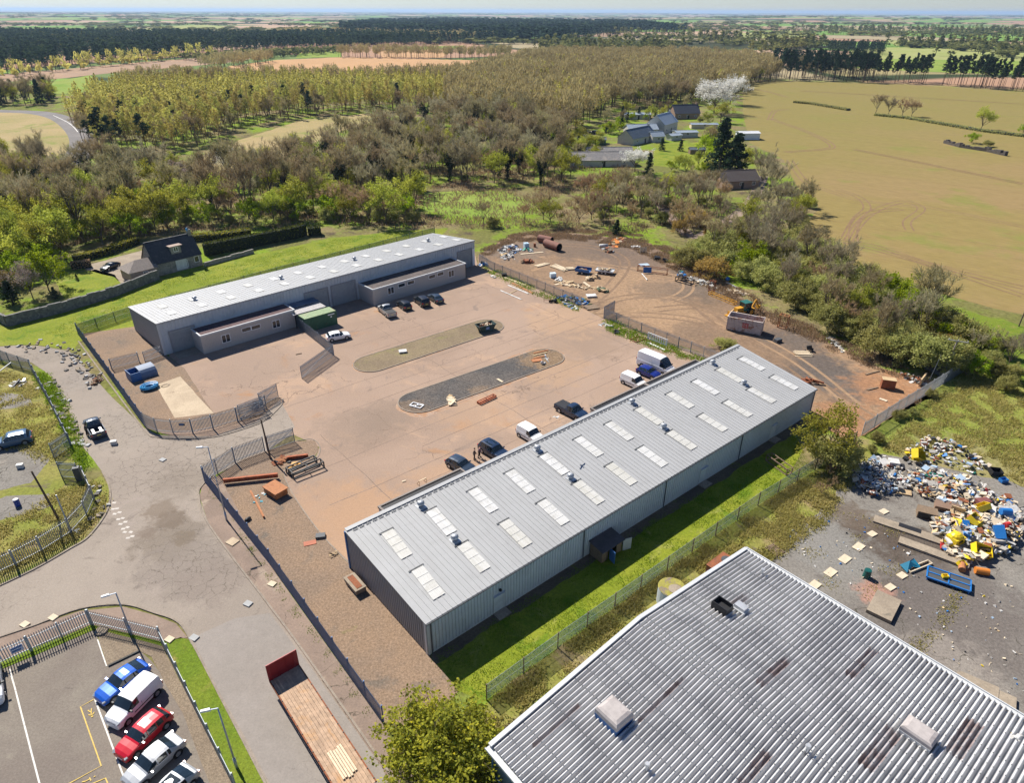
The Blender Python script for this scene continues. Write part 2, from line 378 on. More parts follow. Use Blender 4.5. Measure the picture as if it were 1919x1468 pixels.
M_dirt = ground_mat("trodden_earth", (0.285,0.185,0.112),(0.22,0.145,0.09),0.045,
                    patches=[((0.135,0.10,0.075),0.05,0.55,0.66),((0.37,0.235,0.135),0.08,0.60,0.70),((0.23,0.21,0.08),0.10,0.64,0.72)], grain=(1.6,0.7,1.28), bumpd=0.12, dist=1.5, fine=(7,0.8,1.2), spots=[(1475,640,6,(.115,.095,.08),.85),(1530,690,7,(.10,.085,.075),.9),(1590,725,6,(.12,.10,.085),.85),(1420,615,5,(.15,.105,.075),.45),(1090,462,12,(.14,.105,.08),.75),(1190,480,10,(.15,.11,.085),.7),(1290,545,6,(.13,.10,.08),.7),(1330,545,6,(.14,.11,.085),.7),(960,470,9,(.17,.13,.10),.7),(1250,590,8,(.345,.225,.13),.7),(1180,540,12,(.335,.22,.13),.6),(1240,545,7,(.15,.11,.08),.6),(1360,570,8,(.15,.105,.07),.5),(1420,660,7,(.21,.14,.09),.7),(1300,620,5,(.18,.125,.085),.6),(1690,740,8,(.33,.17,.085),.8),(1600,800,7,(.30,.155,.08),.8)])
M_asph = ground_mat("old_asphalt", (0.185,0.168,0.145),(0.22,0.20,0.172),0.12, patches=[((0.14,0.122,0.105),0.16,0.56,0.68),((0.27,0.235,0.195),0.2,0.60,0.72)], grain=(4,0.7,1.3), cracks=(0.25,0.012,(0.06,0.055,0.04),0.1), bumpd=0.02, fine=(13,0.75,1.25), spots=[(1650,1010,4,(.085,.065,.05),.85),(1720,1030,4.5,(.085,.065,.05),.85),(1600,970,3,(.12,.09,.065),.7),(1710,1110,4,(.095,.075,.06),.8),(1700,1170,5,(.13,.112,.098),.8),(1800,1130,7,(.13,.112,.10),.8),(1880,1200,7,(.14,.12,.105),.7),(1780,1250,4,(.27,.235,.20),.6),(1640,1110,2,(.36,.20,.15),.8),(1560,1030,5,(.21,.20,.18),.6)])
M_park = ground_mat("car_park_asphalt", (0.215,0.185,0.15),(0.18,0.15,0.125),0.12, patches=[((0.26,0.23,0.18),0.12,0.55,0.68),((0.11,0.095,0.085),0.5,0.66,0.74)], grain=(6,0.8,1.2), bumpd=0.015, fine=(18,0.85,1.15))
M_conc = ground_mat("pale_concrete", (0.50,0.40,0.28),(0.42,0.33,0.23),0.3, patches=[((0.30,0.235,0.16),0.5,0.62,0.74)], cracks=(0.3,0.012,(0.2,0.15,0.1),0.2), grain=(5,0.85,1.15), bumpd=0.01)
M_slab = ground_mat("slab_concrete", (0.33,0.27,0.20),(0.27,0.22,0.165),0.4, patches=[((0.20,0.17,0.13),0.6,0.58,0.7)], grain=(5,0.8,1.2), bumpd=0.01)
def field_mat(name, a, b, c, ang, pitch=2.4, far=None):
    k = NB(name); p = k.pos()
    col = k.mix(k.step(k.noise(p, 0.016,5,0.6,0.8),0.40,0.60), a, b)
    col = k.mix(k.step(k.noise(k.mapv(p, loc=(50,20,0)),0.03,5,0.65),0.54,0.68), col, c)
    if far: sy = k.n('ShaderNodeSeparateXYZ'); k.link(p, sy.inputs[0]); col = k.mix(k.math('MULTIPLY', k.step(k.math('ADD', sy.outputs[1], k.math('MULTIPLY', k.noise(p, .012,5),220.0)),260,520),.75), col, far)
    m = k.mapv(p, rot=(0,0, ang)); sx = k.n("ShaderNodeSeparateXYZ"); k.link(m, sx.inputs[0])
    st = k.math('SINE', k.math('MULTIPLY', sx.outputs[0],2 * math.pi / pitch))
    tr = k.step(k.math('PINGPONG', k.math('ADD', sx.outputs[0], k.math('MULTIPLY', k.noise(p, 0.02,2),6.0)),12.0),11.55,11.85)
    col = k.mix(k.math('MULTIPLY', k.math('MULTIPLY', k.step(st, -1,1), k.noise(p, 0.05,3)),0.16), col, k.mix(1.0, col, (0.72,0.68,0.62), 'MULTIPLY'))
    col = k.mix(k.math('MULTIPLY', tr, 0.35), col, (0.19,0.12,0.065))
    col = k.grain(col, k.mapv(m, scale=(1,0.25,1)),1.1,0.86,1.14)
    return k.done(col, 1.0,0,0.05)
M_crop = field_mat("sprouting_crop", (0.265,0.185,0.085),(0.245,0.185,0.07),(0.205,0.195,0.055), R(-52),9,(.212,.182,.058))
M_plough = field_mat("ploughed_soil", (0.47,0.285,0.145),(0.44,0.27,0.14),(0.50,0.31,0.165), R(80),5)
M_plough2 = field_mat("pale_ploughed_soil", (0.36,0.24,0.16),(0.32,0.22,0.15),(0.38,0.26,0.17), R(80),5)
M_pasture = field_mat("green_pasture", (0.19,0.27,0.045),(0.23,0.28,0.06),(0.16,0.25,0.035), R(20),6)
M_pale = field_mat("pale_pasture", (0.31,0.32,0.12),(0.27,0.30,0.09),(0.34,0.33,0.15), R(60),6)

# ---- far fields (bigger steps in height where the sheets lie far away)
sheet("ploughed_field", [(520,112),(640,107),(905,113),(912,126),(860,138),(640,141),(420,131),(430,124)],0, M_plough, 3,12, zz=0.10)
sheet("ploughed_field", [(-60,146),(0,139),(100,131),(200,122),(300,113),(405,106),(470,103),(470,110),(420,118),(300,129),(185,139),(100,148),(0,154),(-60,163)],0, M_plough2,3,12, zz=0.09)
sheet("pasture", [(90,155),(172,140),(172,175),(90,176)],0, M_pasture, 2,8, zz=0.11)
sheet("pasture", [(560,99),(640,95),(640,107),(555,108)],0, M_pasture, 2,10, zz=0.11)
sheet("pasture", [(720,88),(870,85),(850,92),(740,95)],0, M_pasture, 2,12, zz=0.12)
sheet("ploughed_field", [(700,96),(850,91),(830,108),(720,108)],0, M_plough, 2,12, zz=0.13)
sheet("ploughed_field", [(1110,48),(1185,49),(1185,57),(1110,54)],0, M_plough, 4,20, zz=0.3)
sheet("pasture", [(1380,62),(1480,56),(1530,64),(1500,70),(1380,72)],0, M_pale, 4,20, zz=0.3)
sheet("pasture", [(1600,90),(1700,88),(1919,92),(2100,95),(2100,118),(1640,110),(1590,100)],0, M_pale, 4,15, zz=0.25)
sheet("pasture", [(1740,100),(2150,104),(2150,152),(1905,140),(1720,134),(1560,124)],0, M_pasture, 3,12, zz=0.2)
sheet("pasture", [(1660,75),(1860,78),(1900,84),(1680,86)],0, M_pale, 4,15, zz=0.28)
sheet("pasture", [(230,55),(380,45),(440,52),(330,60)],0, M_pale, 5,25, zz=0.3)
sheet("crop_field", [(1392,153),(1470,152),(1640,155),(1760,162),(1919,172),(2400,190),(2600,900),(1960,608),(1919,590),(1858,577),(1800,562),(1700,525),(1560,485),(1500,470),(1492,445),(1530,395),(1535,385),(1490,345),(1470,300),(1405,268),(1392,210)],1, M_crop, 0.8,3)
sheet("clearing", [(395,290),(450,262),(560,226),(690,212),(720,222),(640,245),(600,262),(520,300),(440,330),(330,318)],2, M_tan, 1.5,4)
sheet("meadow", [(-80,205),(60,212),(115,225),(138,255),(120,290),(60,300),(-80,300)],2, M_tan, 1.5,4)
sheet("meadow", [(790,362),(860,358),(950,362),(1000,378),(1010,402),(930,408),(850,405),(795,395)],2, M_pasture, 1.2,3)
sheet("meadow", [(1225,270),(1330,265),(1350,300),(1300,318),(1225,310)],2, M_lawn, 0.6,2)
sheet("meadow", [(1040,275),(1120,272),(1125,300),(1040,312)],2, M_lawn, 0.6,2)
sheet("meadow", [(1780,575),(1919,612),(1990,640),(1990,760),(1919,740),(1800,690),(1740,620)],1, M_verge, 0.6,2)
# country lanes
strip("lane", crv([(-90,205),(0,208),(70,211),(115,222),(145,245),(155,268),(145,292),(110,312)]),10,4, ground_mat("lane_tarmac", (.20,.185,.175),(.17,.157,.15),.1))
strip("lane_centre_line", crv([(100,216),(130,231),(146,247)]),0.25,5, paint("road_paint", (0.75,0.73,0.68),0.7))
strip("track", crv([(1200,330),(1290,440),(1350,420),(1390,395),(1415,365),(1430,330)]),3.5,3, M_pave)

# tractor and lorry tracks
M_trk = ground_mat("field_wheel_track", (.20,.125,.07),(.23,.15,.08),.2, grain=(1,.8,1.2)); M_trk2 = ground_mat("earth_wheel_track", (.19,.125,.08),(.235,.155,.098),.3, grain=(1.5,.8,1.2)); M_trk3 = ground_mat("pale_wheel_track", (.32,.21,.125),(.28,.185,.11),.3, grain=(1.5,.8,1.2))
def tracks(line, m, lvl, w_=.5, gauge=1.9):
    pts = [g(*p) for p in crv(line, 6)]
    for sg in (-.5,.5):
        off = []
        for i, p in enumerate(pts):
            d = pts[min(i + 1, len(pts) - 1)] - pts[max(i - 1,0)]; d.normalize(); off.append(p + Vector((-d.y, d.x, 0)) * gauge * sg)
        strip("wheel_track", off, w_, lvl, m, world=True)
for i, l in enumerate(([(1480,300),(1510,340),(1560,360),(1610,375),(1690,385),(1760,392),(1919,425),(2050,450)],[(1590,450),(1610,420),(1640,395),(1690,378),(1720,385),(1725,395),(1700,415),(1705,432)],[(1585,445),(1605,410),(1625,390),(1610,370),(1570,355)],[(1580,452),(1640,462),(1760,500),(1919,540)],[(1500,440),(1590,455),(1720,490),(1919,555)],[(1600,455),(1600,425),(1625,400),(1690,392)],[(1445,222),(1465,230),(1500,242),(1545,262),(1560,275),(1540,280),(1470,285)],[(1442,225),(1452,208),(1480,205)],[(1400,165),(1440,172),(1475,182)],[(1600,280),(1700,300),(1919,345)],[(1500,170),(1919,195)])): tracks(l, M_trk, 3 + i, .45 if i < 6 else .7,2.0)
for i, (l, m) in enumerate((([(1110,590),(1180,575),(1260,560),(1290,540),(1270,520),(1180,505),(1080,490)], M_trk3),([(1110,595),(1200,590),(1300,600),(1350,625),(1450,665),(1560,740),(1640,790)], M_trk2),([(1120,590),(1210,580),(1310,590),(1400,625),(1500,680),(1600,760)], M_trk3),([(1105,582),(1160,560),(1230,555),(1300,570),(1340,600),(1420,650)], M_trk2),([(1100,575),(1150,530),(1170,490),(1120,465),(1040,458)], M_trk2),([(1230,580),(1300,575),(1330,590),(1350,610),(1330,625)], M_trk2))): tracks(l, m, 3 + i * .5,.55,2.1)
# ---- around the sheds
sheet("lawn", [(-30,612),(20,612),(190,560),(380,500),(620,446),(760,432),(840,428),(830,440),(252,580),(258,612),(150,640),(140,655),(60,645),(-30,650)],2, M_lawn, 0.3,1.0)
sheet("garden", [(100,520),(180,505),(215,515),(225,530),(120,560)],3, M_lawn, 0.3,1)
sheet("driveway", [(170,495),(265,470),(300,480),(300,515),(235,540),(215,520),(160,505)],3, M_slab, 0.3,1)
sheet("lawn", [(803,1230),(1490,811),(1505,845),(1478,885),(1528,880),(1420,948),(1200,1105),(912,1315),(850,1290)],2, M_lawn, 0.25,0.8)
M_bare = ground_mat("bare_soil_strip", (.11,.085,.06),(.15,.115,.075),.3, patches=[((.13,.15,.02),.4,.55,.7)], grain=(4,.7,1.3))
sheet("bare_strip", None, 3, M_bare, .3,.6, world=[A(-.3,.1), A(66,.1), A(66,-1.4), A(-.3,-1.3)])
sheet("rough_ground", [(-40,676),(20,690),(62,700),(110,770),(140,845),(165,905),(190,890),(205,912),(205,950),(160,1010),(-40,1112)],2, M_rough, 0.25,0.8)
sheet("rough_ground", [(905,1320),(1200,1105),(1420,948),(1528,880),(1620,815),(1810,692),(2000,740),(2000,1000),(1919,930),(1600,985),(1540,985),(1440,1060),(1400,1035),(1215,1150),(905,1390)],2, M_rough, 0.3,0.9)
sheet("broken_asphalt", [(1440,1055),(1500,985),(1560,940),(1590,885),(1650,850),(1780,880),(1900,905),(2000,950),(2300,1300),(2300,1700),(1500,1700),(1380,1100)],3, M_asph, 0.5,0.8)
sheet("asphalt_patch", [(0,840),(60,835),(95,860),(60,905),(-40,930),(-40,845)],3, M_asph, 0.35,0.6)
sheet("asphalt_patch", [(-40,950),(10,930),(95,925),(95,950),(30,970),(-40,985)],3, M_asph, 0.3,0.6)
sheet("asphalt_patch", [(-40,735),(50,740),(60,760),(-40,775)],3, M_asph, 0.4,0.6)
sheet("earth_yard", [(893,500),(897,478),(960,440),(1060,436),(1150,445),(1215,455),(1290,500),(1370,545),(1450,592),(1560,645),(1650,690),(1745,712),(1760,740),(1690,775),(1620,815),(1590,830),(1520,790),(1383,690),(1330,668),(1135,600),(1100,582)],2, M_dirt, 0.6,0.9)
YARD = [(318,668),(312,640),(889,472),(895,497),(908,500),(1005,540),(1100,582),(1135,600),(1240,640),(1330,668),(1383,690),(1200,800),(660,1062),(640,1040),(560,960),(520,885),(590,860),(600,838),(550,815),(500,835),(400,845),(330,820),(272,803),(345,690)]
sheet("yard", YARD, 4, M_yard, 0.18,0.8)
ROAD = [(-40,652),(30,648),(70,648),(130,658),(160,690),(210,745),(271,803),(294,815),(330,818),(400,818),(480,790),(525,750),(552,800),(545,815),(495,850),(441,872),(400,893),(377,912),(372,930),(392,985),(500,1130),(560,1210),(722,1440),(800,1560),(560,1560),(500,1468),(425,1330),(355,1195),(330,1165),(290,1150),(232,1134),(150,1142),(-40,1208),(-40,1117),(60,1070),(130,1030),(165,1008),(196,968),(206,940),(205,912),(192,885),(150,830),(130,770),(95,705),(60,680),(-40,668)]
sheet("road", ROAD, 5, M_road, 0.06,0.6)
M_new = ground_mat("newer_tarmac", (0.285,0.25,0.22),(0.255,0.225,0.195),0.08, grain=(6,0.9,1.1), cracks=(0.42,0.012,(0.18,0.155,0.135),0.04), bumpd=0.012, fine=(1.2,.93,1.07))
sheet("road_surface", [(352,1200),(440,1160),(505,1150),(560,1222),(722,1448),(790,1560),(565,1560),(505,1468),(430,1330)],6, M_new, 0.04,0.8)
M_trim_k = paint("dark_timber_edge", (.05,.05,.045),.8)
# pavements, kerbs
sheet("pavement", [(400,893),(412,897),(507,1062),(717,1358),(800,1500),(740,1500),(716,1440),(560,1214),(500,1134),(393,988),(374,932),(378,914)],10, M_pave, 0.0)
strip("kerb", crv([(398,893),(379,911),(373,930),(392,985),(500,1130),(560,1210),(722,1440),(780,1525)],5),0.18,0, M_kerb, hgt_=0.12)
strip("kerb", crv([(500,1475),(425,1330),(357,1200),(332,1166),(290,1150),(232,1134),(150,1142),(60,1175),(-40,1208)],5),0.18,0, M_kerb, hgt_=0.12)
strip("kerb", crv([(-40,1117),(60,1070),(130,1030),(165,1008),(196,968),(206,940),(205,912),(192,885)],5),0.2,0, M_kerb, hgt_=0.12)
strip("kerb", crv([(147,640),(200,712),(272,808),(294,820),(330,823),(400,820),(470,800),(500,786),(527,760),(530,748)],5),0.2,0, M_kerb, hgt_=0.1)
sheet("pavement", [(-40,1211),(150,1146),(232,1138),(290,1154),(330,1170),(352,1196),(302,1203),(172,1171),(-40,1256)],7, M_pave, 0.0)
sheet("verge", [(303,1204),(340,1195),(355,1200),(424,1332),(498,1475),(440,1475)],7, M_verge, 0.12,0.5)
# car park
sheet("car_park", [(-40,1262),(172,1176),(188,1205),(196,1243),(264,1222),(285,1240),(350,1330),(420,1475),(470,1600),(-140,1600)],3, M_park, 0.05,0.6)
sheet("gravel_bed", [(180,1178),(302,1208),(440,1478),(470,1600),(440,1600),(395,1475),(345,1345),(300,1262),(285,1232),(262,1222),(200,1248)],8, M_gravel2,0.06,0.5)
sheet("lawn_strip", [(-40,1262),(60,1222),(172,1172),(302,1204),(304,1212),(180,1180),(60,1232),(-40,1272)],9, M_verge, 0.06,0.5)
M_wline = paint("white_line_paint", (.62,.60,.55),.8,0,.2,((.35,.32,.28),3,.55,.7),3)
M_yline = paint("yellow_line_paint", (.60,.42,.10),.8,0,.2,((.35,.28,.14),3,.55,.7),3)
strip("bay_line", [(18,1255),(28,1290),(60,1415),(90,1530)],.12,11, M_wline)
strip("bay_line", [(178,1312),(236,1468),(270,1560)],.12,11, M_wline)
strip("bay_line", [(183,1200),(200,1250)],.10,11, M_wline)
strip("bay_line", [(199,1356),(206,1351)],.10,11, M_wline)
strip("bay_line", [(236,1466),(244,1459)],.10,11, M_wline)
strip("bay_line", [(180,1310),(151,1326),(190,1437),(130,1470),(60,1510)],.09,11, M_yline)
strip("bay_line", [(150,1480),(198,1460),(215,1500)],.09,12, M_yline)
strip("wheel_stop", [(203,1250),(263,1221)],.16,0, M_trim_k, hgt_=.14)
# the bay's painted symbol and word
for i, l in enumerate(([(172,1329),(171,1335),(171.5,1340)],[(165,1332.5),(168,1335),(171,1336)], crv([(166,1341),(170,1342),(174,1340),(177,1336)],4),[(171,1345),(175,1343.5)],[(154,1467),(160,1466),(166,1463),(170,1461)],[(168,1459),(171,1465)],[(176,1458),(179,1456)])): strip("bay_symbol", l, .08 if i != 3 else .14,12 + i * .3, M_yline)
# left compound and gravel strips
sheet("gravel_bed", [(147,627),(255,612),(316,668),(345,690),(400,775),(500,748),(528,745),(485,782),(400,803),(330,812),(272,799)],7, M_gravel, 0.12,0.6)
sheet("concrete_pad", [(292,722),(338,706),(400,775),(328,784)],8, M_conc, 0.05,0.5)
sheet("gravel_bed", [(388,908),(412,889),(455,862),(552,828),(590,826),(598,842),(585,865),(530,880),(545,925),(600,1000),(645,1045),(664,1066),(803,1229),(860,1295),(790,1390),(720,1358),(507,1061)],7, M_gravel, 0.1,0.6)
strip("kerb", crv([(552,828),(585,824),(600,840),(588,864),(535,880),(548,925),(602,1002),(660,1062)],5),0.12,0, M_kerb, hgt_=0.06)
M_seam = ground_mat("tarmac_seam", (.20,.145,.11),(.26,.19,.145),.5, grain=(4,.8,1.2))
for i, (b_, a0_, a1_) in enumerate(((21.5,14,40),(24.6,3,58),(28.2,18,62),(32.0,0,66),(34.4,24,50),(42.6,14,70),(46.0,20,66),(49.3,4,64),(57.6,24,60),(61.5,26,64),(66.5,28,60))):
    pts = [A(a_, b_ + .25 * noise.noise(Vector((a_ * .15, b_, 0)))) for a_ in np.arange(a0_, a1_, 1.5)]; strip("tarmac_seam", pts, .13,4.4, M_seam, world=True)
for a_ in (9,33,62): strip("tarmac_seam", [A(a_ + .3 * noise.noise(Vector((b_ * .2, a_, 1))), b_) for b_ in np.arange(20,72 if a_ > 20 else 40,1.5)],.11,4.6, M_seam, world=True)
M_soil = ground_mat('orange_soil', (.35,.20,.115),(.37,.25,.17),.5, patches=[((.365,.265,.20),.6,.5,.62)], grain=(4,.8,1.2))
# islands
def stadium(p0, p1, wd, n=14):
    d = (p1 - p0); L = d.length; d.normalize(); q = Vector((-d.y, d.x, 0)); r = wd / 2; out = []
    a, b = p0 + d * r, p1 - d * r
    for i in range(n + 1):
        t = math.pi * i / n - math.pi / 2; out.append(b + d * (r * math.cos(t)) + q * (r * math.sin(t)))
    for i in range(n + 1):
        t = math.pi * i / n + math.pi / 2; out.append(a + d * (r * math.cos(t)) + q * (r * math.sin(t)))
    return out
for (q0, q1, q2, q3, mm) in (((664,690),(942,607),(790,690),(820,640), M_isl),((750,765),(1052,663),(890,745),(880,700), M_char)):
    a0, b0 = ab(*q0); a1, b1 = ab(*q1)
    nb0, nb1 = ab(*q2)[1], ab(*q3)[1]; cb = (nb0 + nb1) / 2; wd = abs(nb1 - nb0)
    if mm is M_isl: cb0, cb1, wd = 53.6,53.4,6.0
    else: cb0, cb1, wd = 38.4,37.2,6.2
    st = stadium(A(a0, cb0), A(a1, cb1), wd)
    sheet("island_soil", None, 4.3, M_soil, .55,.5, world=stadium(A(a0 - .5, cb), A(a1 + .5, cb), wd + .9) if mm is M_char else stadium(A(a0 - .2,53.6), A(a1 + .2,53.4),6.5))
    sheet("island_bed", None, 8, mm, 0.0, world=st, zz=0.09)
    strip("kerb", st, 0.16,0, M_kerb, True, 0.12, world=True)

# ------------------------------------------------------------------ building materials
M_roof = paint("grey_roof_sheet", (0.36,0.36,0.355),0.5,0.0,0.07,((0.30,0.298,0.29),0.3,0.46,0.7),0.6,0.35)
M_roof2 = paint("pale_roof_sheet", (0.345,0.345,0.34),0.5,0.0,0.06,((0.36,0.37,0.375),0.3,0.5,0.7),0.6,0.5)
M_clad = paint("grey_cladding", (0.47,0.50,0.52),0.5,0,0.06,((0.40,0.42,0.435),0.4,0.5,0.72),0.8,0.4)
M_clad_d = paint("dark_grey_shaded_cladding", (0.25,0.255,0.265),0.5,0,0.06, None, 0.8,0.4)  # end walls' shade put into the colour; door frames are plainly dark grey
M_trim = paint("pale_trim", (0.52,0.53,0.53),0.5,0,0.06)
M_trim_d = paint("dark_trim", (0.07,0.075,0.08),0.6,0,0.1)
M_light = paint("rooflight_sheet", (0.58,0.575,0.56),0.4,0,0.08,((0.43,0.42,0.39),0.8,0.46,0.72),1.0,0.35)
def weather(m, c2, c3):      # streaks down the slope, and one sheet unlike the next
    t = m.node_tree; b = t.nodes["Principled BSDF"]; src = b.inputs["Base Color"].links[0].from_socket; tc = t.nodes.new("ShaderNodeTexCoord"); mp = t.nodes.new("ShaderNodeMapping"); mp.inputs["Scale"].default_value = (2.2,.12,1); t.links.new(tc.outputs["Object"], mp.inputs[0])
    nz = t.nodes.new("ShaderNodeTexNoise"); nz.inputs["Scale"].default_value = 1; nz.inputs["Detail"].default_value = 6; t.links.new(mp.outputs[0], nz.inputs["Vector"])
    mr = t.nodes.new("ShaderNodeMapRange"); mr.inputs[1].default_value = .48; mr.inputs[2].default_value = .75; mr.inputs[4].default_value = .6; t.links.new(nz.outputs["Fac"], mr.inputs[0])
    oi = t.nodes.new("ShaderNodeObjectInfo"); m1 = t.nodes.new("ShaderNodeMix"); m1.data_type = 'RGBA'; t.links.new(mr.outputs[0], m1.inputs[0]); t.links.new(src, m1.inputs[6]); m1.inputs[7].default_value = (*c2,1)
    mu = t.nodes.new("ShaderNodeMath"); mu.operation = 'MULTIPLY'; mu.inputs[1].default_value = .55; t.links.new(oi.outputs["Random"], mu.inputs[0]); m2 = t.nodes.new("ShaderNodeMix"); m2.data_type = 'RGBA'; t.links.new(mu.outputs[0], m2.inputs[0]); t.links.new(m1.outputs[2], m2.inputs[6]); m2.inputs[7].default_value = (*c3,1); t.links.new(m2.outputs[2], b.inputs["Base Color"])
weather(M_roof, (.27,.262,.25),(.35,.35,.345)); weather(M_roof2,(.27,.265,.255),(.34,.34,.335)); weather(M_light, (.42,.40,.34),(.46,.44,.37))
M_felt = paint("roofing_felt", (0.085,0.07,0.065),0.9,0,0.2,((0.13,0.10,0.09),0.5,0.5,0.7))
M_felt2 = paint("purple_brown_felt", (0.10,0.06,0.06),0.9,0,0.2,((0.14,0.095,0.09),0.5,0.5,0.7))
M_dash = paint("pebble_dash", (0.45,0.41,0.365),0.95,0,0.22, None, 9)
M_white = paint("white_upvc", (0.80,0.80,0.79),0.4,0,0.04)
M_door = paint("shutter_grey", (0.28,0.295,0.30),0.55,0,0.1)
M_galv = paint("galvanised_steel", (0.50,0.51,0.52),0.4,0.4,0.12)
M_glass = NB("window_glass").done((0.02,0.028,0.035),0.06,0,0.7)
M_blue = paint("blue_paint", (0.04,0.13,0.32),0.5)
M_rust = paint("rusty_steel", (0.25,0.085,0.035),0.85,0,0.3,((0.12,0.05,0.03),1.5,0.5,0.7),3)
M_rusto = paint("orange_rust", (0.38,0.155,0.06),0.8,0,0.2,((0.28,0.10,0.04),1.5,0.5,0.7),3)
M_black = paint("black_plastic", (0.018,0.018,0.02),0.55,0,0.2)
M_wood = paint("raw_timber", (0.50,0.36,0.20),0.8,0,0.2,((0.36,0.25,0.14),2,0.5,0.7),4)
M_woodp = paint("pale_timber", (0.62,0.50,0.34),0.8,0,0.15, None, 4)
M_woodd = paint("weathered_timber", (0.20,0.14,0.09),0.9,0,0.25, None, 4)

def clad(mb, p0, p1, zb, t0, t1, pitch=0.33, dep=0.075, m=0, flip=False, frac=0.5):
    d = Vector(p1) - Vector(p0); L = d.length; d.normalize(); nn = Vector((d.y, -d.x, 0)) * (-1 if flip else 1)
    n = max(1, round(L / pitch)); P = []
    for i in range(n):
        s = L * i / n; w_ = L / n
        for fx, off in ((0,0),(frac - 0.12,0),(frac, 1),(0.94,1)):
            P.append((s + fx * w_, off * dep))
    P.append((L, 0)); k = len(P)
    vs = []
    for s, o in P:
        q = Vector(p0) + d * s + nn * o; vs.append((q.x, q.y, zb))
    for s, o in P:
        q = Vector(p0) + d * s + nn * o; vs.append((q.x, q.y, t0 + (t1 - t0) * s / L))
    fs = [(i, i + 1, k + i + 1, k + i) if not flip else (i + 1, i, k + i, k + i + 1) for i in range(k - 1)]
    mb.add(vs, fs, m)

# generic mono-pitch shed in its own frame: x along, y back; y=0 face height zf, y=W face height zbk
def shed_body(root, L, W, zf, zbk, skew0, skew1, pitch, mroof, mwall, ribs=0.5, over=0.12, endmat=None):
    X0 = lambda y: skew0 * y / W
    X1 = lambda y: L + skew1 * y / W
    zr = lambda y: zf + (zbk - zf) * y / W
    core = MB()
    core.add([(X0(.05) + .05,.05,0),(X1(.05) - .05,.05,0),(X1(W) - .05, W - .05,0),(X0(W) + .05, W - .05,0),
              (X0(.05) + .05,.05, zf - .08),(X1(.05) - .05,.05, zf - .08),(X1(W) - .05, W - .05, zbk - .08),(X0(W) + .05, W - .05, zbk - .08)],
             [(0,1,5,4),(1,2,6,5),(2,3,7,6),(3,0,4,7),(4,5,6,7)])
    clad(core, (0,0,0),(L, 0,0),0.12, zf - .05, zf - .05, pitch)
    clad(core, (X1(W), W, 0),(X0(W), W, 0),0.12, zbk - .05, zbk - .05, pitch)
    clad(core, (L, 0,0),(X1(W), W, 0),0.12, zf - .05, zbk - .05, pitch)
    obj("wall", core, mwall, root)
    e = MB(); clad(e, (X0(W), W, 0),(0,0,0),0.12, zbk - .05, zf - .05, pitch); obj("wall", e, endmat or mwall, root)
    sk = MB(); sk.box0(-.06,-.06,0, L + .06,-.01,.12); obj("plinth", sk, M_trim, root)
    r = MB()
    cs = [(-over, -over),(L + over, -over),(X1(W) + over, W + over),(X0(W) - over, W + over)]
    zz = [zr(y) for _, y in cs]
    r.add([(x, y, z) for (x, y), z in zip(cs, zz)] + [(x, y, z - .08) for (x, y), z in zip(cs, zz)],
          [(0,1,2,3),(7,6,5,4),(0,4,5,1),(1,5,6,2),(2,6,7,3),(3,7,4,0)])
    n = int(L / ribs)
    for i in range(1, n):
        x = L * i / n; xb = X0(W) + (X1(W) - X0(W)) * i / n
        r.beam((x, -over, zr(-over) + .022),(xb, W + over, zr(W + over) + .022),.07,.05)
    obj("roof", r, mroof, root)
    return X0, X1, zr
def window(root, x, y, z, w_, h_, ry=0.0, bars=1, ny=-1, name="window", depth=0.1, frame=None):
    f = MB(); t = 0.09
    y0, y1 = (y - 0.05, y + .04) if ny < 0 else (y - .04, y + 0.05)
    f.box0(x, y0, z, x + w_, y1, z + t); f.box0(x, y0, z + h_ - t, x + w_, y1, z + h_)
    f.box0(x, y0, z + t, x + t, y1, z + h_ - t); f.box0(x + w_ - t, y0, z + t, x + w_, y1, z + h_ - t)
    for i in range(bars):
        xx = x + w_ * (i + 1) / (bars + 1); f.box0(xx - t / 2, y0, z + t, xx + t / 2, y1, z + h_ - t)
    fr = obj(name, f, frame or M_white, root)
    p = MB(); yy = y - 0.012 if ny < 0 else y + .012
    p.box0(x + t * .9, min(yy, y + .03 * ny * -1), z + t * .9, x + w_ - t * .9, max(yy, y + .03 * ny * -1), z + h_ - t * .9)
    obj("pane", p, M_glass, fr); return fr
def annex(root, x0, x1, y0, y1, h, roofm, name="annex", fm=None):
    b = MB(); b.box0(x0, y0,0, x1, y1, h - .12); o = obj(name, b, M_dash, root)
    f = MB(); t = .16; e = .07
    f.box0(x0 - e, y0 - e, h - .2, x1 + e, y0 + t, h + .08); f.box0(x0 - e, y1 - t, h - .2, x1 + e, y1 + e, h + .08)
    f.box0(x0 - e, y0 + t, h - .2, x0 + t, y1 - t, h + .08); f.box0(x1 - t, y0 + t, h - .2, x1 + e, y1 - t, h + .08)
    obj("fascia", f, fm or M_trim, o)
    r = MB(); r.box0(x0 + t, y0 + t, h - .12, x1 - t, y1 - t, h - .04); obj("roof", r, roofm, o)
    return o
M_fasc = paint("brown_grey_fascia", (.20,.17,.15),.7)
def flue(root, x, y, z, k=1.0):
    b = MB()
    b.box0(x - .55 * k, y - .75 * k, z - .06, x + .55 * k, y + .55 * k, z + .06)
    o = obj("roof_vent", b, M_galv, root)
    c = MB(); c.tube((x, y, z),(x, y, z + .55 * k),.30 * k, .30 * k, 12); c.tube((x, y, z + .42 * k),(x, y, z + .70 * k),.52 * k, .52 * k, 14); c.tube((x, y, z + .70 * k),(x, y, z + .88 * k),.50 * k, .22 * k, 14)
    obj("cowl", c, M_galv, o, True)
    return o

